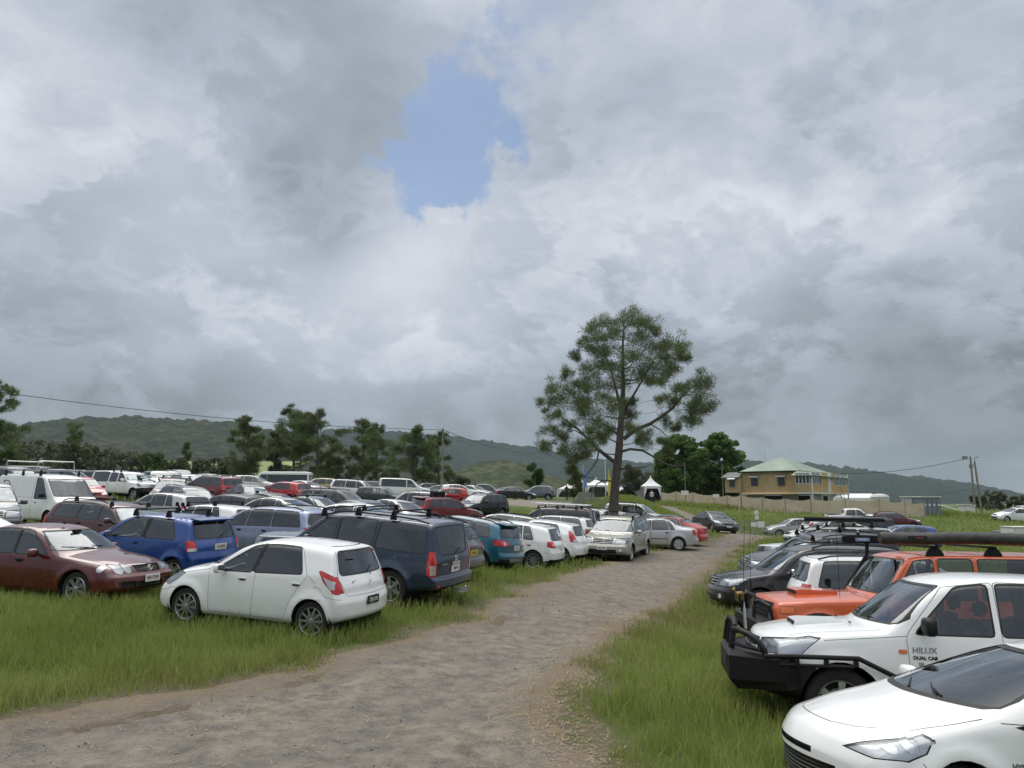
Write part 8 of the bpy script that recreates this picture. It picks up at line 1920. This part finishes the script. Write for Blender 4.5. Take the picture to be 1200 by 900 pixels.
# lower storey: sheeted bays and dark openings
b = MB()
for (y0, y1) in ((2.2, 4.2), (6.4, 8.6)): b2 = MB(); b2.box((1.99, (y0+y1)/2, FL/2-.1), (.08, y1-y0, FL-.2)); b2.build('lower_wall', GREYW, house)
b.box((3.2, .35, FL/2-.1), (5.0, .08, FL-.2)); b.build('lower_wall', GREYW, house)
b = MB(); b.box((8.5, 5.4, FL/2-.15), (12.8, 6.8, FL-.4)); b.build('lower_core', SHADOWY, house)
b = MB(); b.box((.6, .3, FL/2), (.7, .1, FL-.3)); b.build('lower_door_panel', WHT, house)
b = MB(); b.prism([(1.9, FL+.15), (.9, FL-.12), (.9, FL-.20), (1.9, FL+.05)], 2.2, 9.2, 'Y'); b.build('skillion_roof', TAN, house)
# roof: steep hip over the main box, flatter verandah skirt
b = MB(); x0, x1, y0, y1 = 1.55, 17.0, 1.75, 9.6; pk = EV+1.85
rx, ry0, ry1 = 6.3, 5.2, 6.1
b.add([(x0, y0, EV), (x1, y0, EV), (x1, y1, EV), (x0, y1, EV), (rx-.4, ry0, pk), (rx-.4, ry1, pk), (rx+1.2, ry0, pk), (rx+1.2, ry1, pk)], [(0, 1, 6, 4), (1, 2, 7, 6), (2, 3, 5, 7), (3, 0, 4, 5), (4, 6, 7, 5), (0, 3, 2, 1)]); b.build('roof', ROOFG, house, smooth=False)
b = MB(); e2 = EV-.62
b.add([(-.35, -.35, e2), (17.3, -.35, e2), (17.3, 2.0, EV-.03), (17.0, y0+.3, EV+.02), (x0, y0+.3, EV+.02), (x0-.02, y0+.35, EV+.0), (-.35, -.35, e2-.08), (17.3, -.35, e2-.08), (-.35, 2.3, e2+.02), (-.35, 2.3, e2-.06), (17.3, 2.3, EV-.2), (1.55, 2.3, EV-.1)], [(0, 1, 2, 3, 4), (0, 4, 11, 8), (6, 7, 1, 0), (6, 0, 8, 9), (7, 10, 2, 1), (9, 11, 10, 7, 6)]); b.build('verandah_roof', ROOFG, house, smooth=False)
b = MB(); b.box((14.4, 4.6, 3.4), (4.8, 5.2, 2.6)); b.build('side_wall', YEL, house)
b = MB(); b.prism([(.7, 4.1), (.7, 4.2), (3.2, 4.9), (5.3, 4.2), (5.3, 4.1)], 9.2, 11.6, 'Y'); b.build('rear_roof', GREYM, house)
b = MB(); b.box((1.6, 5.7, EV-.03), (.14, 8.0, .16)); b.build('gutter', BLACKP, house)
b = MB(); b.tube([(4.6, 7.0, EV+1.2), (4.6, 7.0, EV+3.0)], .02, 5); b.tube([(3.6, 7.0, EV+2.9), (5.8, 7.0, EV+2.9)], .015, 5)
for k in range(6): b.tube([(3.7+.4*k, 6.6, EV+2.9), (3.7+.4*k, 7.4, EV+2.9)], .01, 4)
b.build('antenna', GREYM, house)
# ---- cream fence: sagging cloth-faced panels on posts
def cream():
    m = bpy.data.materials.new('cream_fence'); m.use_nodes = True; n = NT(m.node_tree); b = n.n['Principled BSDF']; t = n.add('ShaderNodeTexCoord').outputs['Object']
    nz = n.noise(n.vmath('MULTIPLY', t, (.7, .7, 1)), 1.2, 8, .65); n.l.new(n.mix(n.sstep(nz, .3, .75), (.58, .495, .37), (.44, .37, .27)), b.inputs['Base Color']); b.inputs['Roughness'].default_value = .85
    bn = n.add('ShaderNodeBump', ins={'Strength': .7, 'Distance': .05, 'Height': n.noise(t, 1.5, 5, .6)}); n.l.new(bn.outputs[0], b.inputs['Normal']); return m
CREAM = cream()
def fence_run(name, label, pts, h0=1.75, post=True):
    """pts: (u, vtop, Y) list"""
    Pp = [P(u, v, Y) for u, v, Y in pts]; root = empty(name, (Pp[0].x, Pp[0].y, gz(Pp[0].x, Pp[0].y))); tag(root, label, 'fence', 'cream fences in front of the house'); B = Vector(root.location); b = MB(); n = len(Pp)
    for i in range(n-1):
        a, c = Pp[i], Pp[i+1]; k = max(2, int((c-a).length/.35)); vs = []; 
        for j in range(k+1):
            t = j/k; q = a.lerp(c, t); zt_ = q.z-.18*math.sin(math.pi*t); zb = gz(q.x, q.y)-.1; nn = Vector((-(c-a).y, (c-a).x, 0)).normalized(); off = nn*.03*math.sin(j*1.9)
            vs += [Vector((q.x, q.y, zb))+off-B, Vector((q.x, q.y, zt_))+off-B, Vector((q.x, q.y, zb))+off+nn*.03-B, Vector((q.x, q.y, zt_))+off+nn*.03-B]
        fs = []
        for j in range(k): o = 4*j; fs += [(o, o+4, o+5, o+1), (o+2, o+3, o+7, o+6), (o+1, o+5, o+7, o+3)]
        b.add(vs, fs)
    b.build('cloth_panel', CREAM, root)
    for q in Pp:
        pb = MB(); pb.tube([(0, 0, gz(q.x, q.y)-q.z), (0, 0, .08)], .045, 6); pb.build('post', GREYM, root, tuple(q-B))
    return root
fence_run('fence', 'left run of cream fence climbing to the small white tent', [(775, 577, 101), (792, 576, 98.5), (812, 577, 96), (836, 580, 93), (852, 580.5, 91), (868, 580.5, 89)])
fence_run('fence', 'long right run of cream fence in front of the house', [(868.5, 580, 88.9), (893, 583, 87.8), (920, 584.5, 86.5), (950, 585, 85.2), (990, 585, 83.5), (1030, 585.5, 82), (1060, 588, 81), (1083, 589, 80.2)])
# ---- sheds, box, tents
def shed(name, label, cat, u, vt, vb, Y, wpx, dep, mt, rz=0, roofm=None, doors=0):
    a = P(u, vb, Y); zt_ = P(u, vt, Y).z; zb = min(a.z, gz(a.x, Y)); w_ = wpx/900*Y; root = empty(name, (a.x, Y, zb), rz); tag(root, label, cat); h = zt_-zb
    b = MB(); b.box((0, 0, h/2), (w_, dep, h), bev=.02); b.build('wall', mt, root); b = MB(); b.box((0, 0, h+.06), (w_+.2, dep+.2, .12), bev=.02); b.build('roof', roofm or WHT, root)
    for k in range(doors):
        x = -w_/2+w_*(k+.5)/doors; d = MB(); d.box((0, 0, 0), (w_/doors-.12, .05, h*.86), bev=.01); dd = d.build('door', mt, root, (x, -dep/2-.03, h*.46)); s_ = MB(); s_.box((0, -.04, 0), (.22, .02, .22)); s_.build('sign_plate', WHT, dd, (0, 0, h*.12))
    return root
SHEDG = mat('blue_grey_sheet', (.16, .19, .22), .6, var=.15, vscale=2)
shed('toilet_block', 'grey portable toilet block with white roof at the end of the cream fence', 'toilet block', 1086, 583, 600, 84, 21, 2.2, SHEDG, 0, WHT, 4)
shed('site_shed', 'pale grey shed joined behind the portable toilet block', 'shed', 1069, 583, 600, 86, 12, 2.4, mat('pale_sheet', (.36, .38, .38), .6), 0, WHT)
shed('pump_box', 'white equipment box on the grass left of the twin power poles', 'box', 1131, 592, 602, 88, 9, 1.0, WHT, .1); shed('meter_box', 'small white box leaning beside the twin power poles', 'box', 1140, 593, 601, 90, 4, .5, WHT, 0)
b = MB(); p1, p2 = P(1097, 591, 86), P(1122, 598, 86); b.tube([p1, p2], .09, 8); tag(b.build('white_pipe', WHT), 'white pipe sloping from the toilet block down to the equipment box', 'pipe')
TENTW = mat('tent_white', (.70, .70, .70), .6, bump=.3, bscale=2)
def pagoda(name, label, u, vb, vpeak, Y, wpx, group, dark=True, rz=0):
    a = P(u, vb, Y); zb = gz(a.x, Y); w_ = wpx/900*Y/2; zp = P(u, vpeak, Y).z-zb; root = empty(name, (a.x, Y, zb), rz); tag(root, label, 'tent', group); ez = zp*.60; b = MB(); n = 8; vs = []; fs = []
    for k in range(n+1):
        t = k/n; r_ = w_*(1-t)**1.8+.03; z_ = ez+(zp-ez)*t; vs += [(-r_, -r_, z_), (r_, -r_, z_), (r_, r_, z_), (-r_, r_, z_)]
    for k in range(n):
        for j in range(4): fs.append((4*k+j, 4*k+(j+1) % 4, 4*k+4+(j+1) % 4, 4*k+4+j))
    b.add(vs, fs); b.build('canopy', TENTW, root, smooth=False)
    b = MB()
    for (x0, y0, x1, y1) in ((-w_, -w_, w_, -w_), (w_, -w_, w_, w_), (w_, w_, -w_, w_), (-w_, w_, -w_, -w_)): b.add([(x0, y0, ez-.28), (x1, y1, ez-.28), (x1, y1, ez+.01), (x0, y0, ez+.01)], [(0, 1, 2, 3)])
    b.build('valance', TENTW, root, smooth=False); b = MB()
    b.box((0, w_, ez/2), (2*w_, .05, ez)); b.box((w_, 0, ez/2), (.05, 2*w_, ez)); b.box((-w_, 0, ez/2), (.05, 2*w_, ez)); b.build('side_curtain', TENTW if not dark else mat('tent_shade', (.10, .10, .11), .9), root)
    for sx in (-1, 1):
        b = MB(); b.add([(0, 0, 0), (sx*-.05, 0, ez), (sx*-w_*.45, 0, ez), (sx*-.05, 0, ez*.35)], [(0, 1, 2, 3)]); b.add([(sx*.03, -.02, 0), (sx*.03, -.02, ez)], []); c = b.build('drawn_curtain', TENTW, root, (sx*w_*.98, -w_-.03, 0), smooth=False)
        for sy in (-1, 1): p_ = MB(); p_.box((sx*w_, sy*w_, ez/2), (.08, .08, ez)); p_.build('pole', GREYM, root)
    return root
pagoda('pagoda_tent', 'small white peaked tent at the head of the gravel drive', 763, 586, 557, 96, 20, None)
for i, (u, w_, v, Y, lab) in enumerate([(666, 24, 566, 128, 'white peaked marquee bay at the left end of the group'), (682, 26, 560, 130, 'white peaked marquee bay behind the dark green tent'), (699, 26, 559, 128, 'middle white marquee bay left of the flagpole'), (714, 24, 562, 131, 'white marquee bay behind the pine trunk'), (729, 20, 570, 129, 'low white marquee bay right of the pine trunk')]):
    pagoda('pagoda_tent', lab, u, 586, v, Y, w_, 'white marquee bays', False)
b = MB(); q = P(683, 589, 74); w_ = 1.15; zb = gz(q.x, 74)
b.add([(-w_*1.0, -1, 0), (w_*1.1, -1, 0), (w_*1.1, 1, 0), (-w_, 1, 0), (-.35, 0, 1.2), (w_*.85, 0, 1.2)], [(0, 1, 5, 4), (2, 3, 4, 5), (0, 4, 3), (1, 2, 5)]); o = b.build('ridge_tent', mat('olive_canvas', (.075, .085, .06), .9), None, (q.x, 74, zb), smooth=False); tag(o, 'small olive ridge tent in front of the white marquee', 'tent')
b = MB(); q = P(1008, 583, 125); b.add([(-3, -2, 0), (2.6, -2, 0), (2.6, 2, 0), (-3, 2, 0), (-3, -2, 1.6), (2.6, -2, 1.6), (2.6, 2, 1.6), (-3, 2, 1.6), (-2.8, 0, 2.3), (2.4, 0, 2.3)], [(0, 1, 5, 4), (2, 3, 7, 6), (4, 5, 9, 8), (6, 7, 8, 9), (0, 4, 8, 7, 3), (1, 2, 6, 9, 5)]); o = b.build('marquee', TENTW, None, (q.x-.5, 125, gz(q.x, 125)-.4), smooth=False); tag(o, 'long white marquee roof showing behind the fence right of the house', 'tent')
b = MB(); q = P(1031, 585, 120); b.lathe([(1.4, 1.7), (1.2, 2.0), (.6, 2.2), (.02, 2.25)], 16, 0, 'Z'); b.lathe([(1.35, 0), (1.35, 1.7)], 16, 0, 'Z'); o = b.build('water_tank', mat('tank_pale', (.5, .5, .48), .6), None, (q.x, 120, gz(q.x, 120)-.3)); tag(o, 'pale round tank top behind the fence', 'tank')
# flags
def pole(name, label, cat, u, vt, Y, r_, mt, vb=None): 
    q = P(u, vt, Y); zb = gz(q.x, Y); root = empty(name, (q.x, Y, zb)); tag(root, label, cat); b = MB(); b.tube([(0, 0, -.2), (0, 0, q.z-zb)], [r_, r_*.7], 8); b.build('pole', mt, root); return root, q.z-zb
r_, h_ = pole('flag_pole', 'white flagpole in front of the marquee left of the pine trunk', 'flagpole', 709, 533, 80, .05, WHT)
r_, h_ = pole('feather_flag', 'thin blue and white feather flag at the left of the marquee', 'flag', 683, 545, 84, .04, WHT); b = MB(); b.add([(0, 0, h_*.35), (.42, 0, h_*.40), (.45, 0, h_*.85), (.1, 0, h_)], [(0, 1, 2, 3)]); b.build('banner', mat('banner_blue', (.16, .25, .50), .7), r_, smooth=False)
r_, h_ = pole('feather_flag', 'yellow pear-shaped flag beside the pine trunk', 'flag', 713, 549, 82, .03, mat('flag_yellow', (.62, .55, .06), .6)); b = MB(); b.add([(-.1, 0, h_*.15), (.25, 0, h_*.15), (.62, 0, h_*.35), (.55, 0, h_*.60), (.12, 0, h_*.75), (-.02, 0, h_)], [(0, 1, 2, 3, 4, 5)]); b.build('banner', MATS['flag_yellow'], r_, smooth=False)
def thinpole(u, vt, Y, lab): pole('light_pole', lab, 'pole', u, vt, Y, .055, WOODP)
thinpole(802, 541, 94, 'slim grey pole in front of the dense trees'); thinpole(846, 543, 92, 'slim grey pole at the left corner of the house')
# ---- power poles and wires
def wire(name, label, pts, sag, r_=.02):
    b = MB(); out = []
    for a, c in zip(pts, pts[1:]):
        for k in range(13): t = k/12; q = a.lerp(c, t); q.z -= sag*4*t*(1-t); out.append(q)
    b.tube(out, r_, 5); o = b.build(name, BLACKP); tag(o, label, 'cable')
r_, h_ = pole('power_pole', 'timber power pole rising behind the parked cars left of centre', 'power pole', 519, 502, 100, .16, WOODP); b = MB(); b.box((0, 0, h_-.25), (.14, 1.6, .12)); b.build('crossarm', WOODP, r_)
for y in (-.6, 0, .6): b = MB(); b.lathe([(.05, 0), (.06, .06), (.03, .14), (.001, .16)], 8, 0, 'Z', (0, y, h_-.19)); b.build('insulator', GREYM, r_)
top1 = P(519, 503.5, 100); wire('power_cable', 'overhead cable running from the left edge down to the timber power pole', [P(-160, 436, 62), top1], 1.1, .028)
wire('power_cable', 'overhead cable running from the timber power pole to the right', [top1, P(640, 531, 190), P(700, 545, 300)], 1.2, .035)
r_, h_ = pole('power_pole', 'twin timber power pole with floodlight, left one of the pair', 'power pole', 1137, 535, 96, .15, WOODP); b = MB(); b.box((-.75, -.1, h_-.15), (.55, .35, .42), bev=.04); b.build('floodlight', GREYM, r_); b = MB(); b.tube([(0, 0, h_-.2), (-.6, 0, h_-.2)], .04, 6); b.box((0, 0, h_-1.2), (.4, .4, .5), bev=.05); b.build('bracket', GREYM, r_)
q = P(1142, 541, 97.5); zb = gz(q.x, 97.5); root = empty('power_pole', (q.x, 97.5, zb)); tag(root, 'twin timber power pole with curved lamp arm, right one of the pair', 'power pole'); b = MB(); b.tube([(.35, 0, -.2), (0, 0, q.z-zb)], [.15, .11], 8); b.build('pole', WOODP, root); b = MB(); b.tube([(0, 0, q.z-zb), (.05, 0, q.z-zb+.5), (.35, 0, q.z-zb+.65)], .06, 6); b.lathe([(.02, .0), (.12, -.05), (.14, -.2)], 10, 0, 'Z', (.4, 0, q.z-zb+.68)); b.build('lamp_arm', GREYM, root)
wire('power_cable', 'overhead cable from the house roof to the floodlight pole', [P(985, 555, 104), P(1130, 538, 96)], .5, .03)
wire('power_cable', 'thin cable dropping away behind the twin poles', [P(1135, 573, 97), P(1040, 588, 160)], .3, .02)
# ---- small signs, barriers, post
for i, (u, vt, vb, Y, w_, h_, lab) in enumerate([(886, 598, 603, 55, 4.5, 5, 'top small white notice on the post beside the drive'), (886, 604, 609, 55, 4.5, 5, 'middle small white notice on the post beside the drive')]):
    pass
q = P(886, 598, 55); zb = gz(q.x, 55); sp_ = empty('sign_post', (q.x, 55, zb)); tag(sp_, 'post with small white notices where the drive meets the right-hand grass', 'sign'); b = MB(); b.tube([(0, 0, -.1), (0, 0, q.z-zb)], .03, 6); b.build('post', GREYM, sp_)
for z_, w_, h_, x in ((q.z-zb-.15, .28, .28, 0), (q.z-zb-.50, .28, .28, .02), (q.z-zb-.98, .50, .42, .28), (q.z-zb-.98, .40, .30, -.22)): b = MB(); b.box((0, 0, 0), (w_, .02, h_), bev=.005); b.build('notice', PLATEW, sp_, (x, -.04, z_))
q = P(802, 575, 93.8); b = MB(); b.box((0, 0, 0), (.9, .05, .5), bev=.01); o = b.build('notice_board', PLATEW, None, (q.x, 93.6, P(802, 577.5, 93.6).z)); tag(o, 'white notice board fixed on the slim grey pole', 'sign')
q = P(839, 582, 92.0); b = MB(); b.box((0, 0, 0), (.75, .04, .38), bev=.01); o = b.build('notice_board', PLATEW, None, (q.x, 91.9, P(839, 581, 91.9).z)); tag(o, 'small white notice board on top of the left cream fence', 'sign')
def barrier(x, y, rz, label, mt, w_=2.1, h_=1.05):
    root = empty('crowd_barrier', (x, y, gz(x, y)), rz); tag(root, label, 'barrier', 'crowd barriers'); b = MB(); b.tube([(-w_/2, 0, .12), (-w_/2, 0, h_), (w_/2, 0, h_), (w_/2, 0, .12), (-w_/2, 0, .12)], .02, 5); b.build('frame', mt, root); b = MB()
    for k in range(1, 14): b.tube([(-w_/2+w_*k/14, 0, .12), (-w_/2+w_*k/14, 0, h_)], .010, 4)
    b.build('bars', mt, root); b = MB()
    for sx in (-1, 1): b.box((sx*w_*.4, 0, .03), (.05, .6, .04))
    b.build('foot', mt, root); return root
k = 0
for u in (368, 385, 401): q = P(u, 580, 57); barrier(q.x, 57, .02, ['dark mesh barrier left of the white barriers', 'dark mesh barrier, next along to the right', 'dark mesh barrier meeting the white barriers'][k], GREYM, 2.0, 1.0) if False else barrier(q.x, 57, .02, ['grey barrier below the gold SUV, left one', 'grey barrier below the gold SUV, middle one', 'grey barrier below the gold SUV, right one'][k], GREYM, 1.05, .95); k += 1
for i, u in enumerate((410, 424, 438, 452)): q = P(u, 580, 56.5); barrier(q.x, 56.5, .02, 'white barrier in front of the white SUV'+[', leftmost', ', second from the left', ', third from the left', ', rightmost'][i], WHT, .86, 1.0)
for i, u in enumerate((876, 893, 910)): q = P(u, 618, 58); barrier(q.x, 58, .1, ['grey mesh barrier just left of the notice post', 'grey mesh barrier between the notice post and the silver hatchback', 'grey mesh barrier behind the silver hatchback roof'][i], GREYM, 1.1, 1.1)
for i, u in enumerate((652, 668, 684, 700, 716)): q = P(u, 594, 62+i); barrier(q.x, 62+i, .05, 'thin grey barrier below the marquee'+[', leftmost', ', second from the left', ', in the middle', ', second from the right', ', rightmost'][i], GREYM, 1.2, 1.25)
q = P(1170, 620, 45); zb = gz(q.x+1.4, 45); root = empty('box_trailer', (q.x+1.5, 45, zb)); tag(root, 'white lidded trailer at the right edge behind the awning bag', 'trailer'); b = MB(); b.box((0, 0, .75), (2.0, 1.3, .55), bev=.04); b.build('box', WHT, root); b = MB(); b.box((0, 0, 1.06), (2.04, 1.34, .06), bev=.02); b.build('lid', WHT, root)
for sy in (-1, 1): b = MB(); b.lathe([(.18, -.08), (.29, -.07), (.30, 0), (.29, .07), (.18, .08), (.001, .06)], 20, 0, 'Y'); b.build('wheel', RUBBER, root, (0, sy*.72, .30))
b = MB(); b.tube([(-1.0, .4, .45), (-1.9, 0, .45), (-1.0, -.4, .45)], .035, 6); b.build('drawbar', GREYM, root)
q = P(1170, 618, 46); b = MB(); b.lathe([(.001, .85), (.33, .83), (.34, .78), (.32, .4), (.34, .06), (.3, 0)], 20, 0, 'Z'); o = b.build('steel_drum', GREYM, None, (q.x, 46, gz(q.x, 46))); tag(o, 'grey steel drum left of the white trailer', 'drum')
# ---- people by the tents
def person(x, y, rz, top, legs, label, hair=(.03, .02, .015)):
    root = empty('person', (x, y, gz(x, y)), rz); tag(root, label, 'person', None)
    me = bpy.data.meshes.new('body'); V = [(0, 0, .95), (0, 0, 1.15), (0, 0, 1.38), (0, 0, 1.50), (0, .01, 1.60), (0, .02, 1.68), (-.10, 0, .90), (-.11, .02, .50), (-.11, 0, .09), (-.11, .14, .04), (.10, 0, .90), (.12, -.06, .50), (.13, -.10, .09), (.13, .03, .04), (-.19, 0, 1.40), (-.25, -.02, 1.12), (-.24, .08, .88), (-.24, .12, .79), (.19, 0, 1.40), (.25, -.02, 1.12), (.24, .10, .90), (.24, .15, .81)]
    E = [(0, 1), (1, 2), (2, 3), (3, 4), (4, 5), (0, 6), (6, 7), (7, 8), (8, 9), (0, 10), (10, 11), (11, 12), (12, 13), (2, 14), (14, 15), (15, 16), (16, 17), (2, 18), (18, 19), (19, 20), (20, 21)]
    rr = [.14, .13, .15, .065, .095, .085, .095, .065, .045, .035, .095, .065, .045, .035, .06, .045, .035, .03, .06, .045, .035, .03]
    me.from_pydata(V, E, []); o = link_mesh('body', me, root); md = o.modifiers.new('s', 'SKIN'); sv = me.skin_vertices[0].data if me.skin_vertices else None
    if sv is None: bm_ = bmesh.new(); bm_.from_mesh(me); bm_.verts.layers.skin.verify(); bm_.to_mesh(me); bm_.free(); sv = me.skin_vertices[0].data
    for i, q in enumerate(rr): sv[i].radius = (q, q*.8)
    sv[0].use_root = True; s2 = o.modifiers.new('u', 'SUBSURF'); s2.levels = 1; s2.render_levels = 1
    dg = bpy.context.evaluated_depsgraph_get(); m2 = bpy.data.meshes.new_from_object(o.evaluated_get(dg)); o.modifiers.clear(); o.data = m2
    m2.materials.clear(); [m2.materials.append(m_) for m_ in (mat('skin', (.35, .20, .13), .6), mat('cloth_%s' % label[:12], top, .85), mat('trousers_%s' % label[:12], legs, .85), mat('hair_dark', hair, .8))]
    for p in m2.polygons:
        c = p.center; p.material_index = 2 if c.z < .93 else (1 if (c.z < 1.46 and not (abs(c.x) > .2 and c.z < 1.05)) else (3 if (c.z > 1.66 or (c.y < -.01 and c.z > 1.52)) else 0)); p.use_smooth = True
    return root
q = P(664, 580, 84); person(q.x, 84, 2.6, (.02, .02, .025), (.02, .02, .03), 'person in dark clothes standing left of the marquee')
q = P(764, 582, 93); person(q.x, 93, 3.0, (.55, .55, .55), (.03, .03, .04), 'person in a white top standing in the mouth of the small white tent')
q = P(646, 580, 88); person(q.x, 88, 1.2, (.60, .55, .45), (.25, .22, .18), 'person in a cream top walking right of the far grey SUV')
# ---- air
X0, X1, Y0, Y1, Z0, Z1 = -4600, 4600, -170, 6450, -40, 330
b = MB(); b.box(((X0+X1)/2, (Y0+Y1)/2, (Z0+Z1)/2), (X1-X0, Y1-Y0, Z1-Z0)); m = bpy.data.materials.new('haze_air'); m.use_nodes = True; n = NT(m.node_tree); n.n.remove(n.n['Principled BSDF'])
pv = n.add('ShaderNodeVolumePrincipled', ins={'Color': (.72, .84, .97, 1), 'Density': HAZE, 'Anisotropy': .1}); n.l.new(pv.outputs[0], n.n['Material Output'].inputs['Volume'])
if HAZE > 0: tag(b.build('haze', m, smooth=False), kind='stuff')
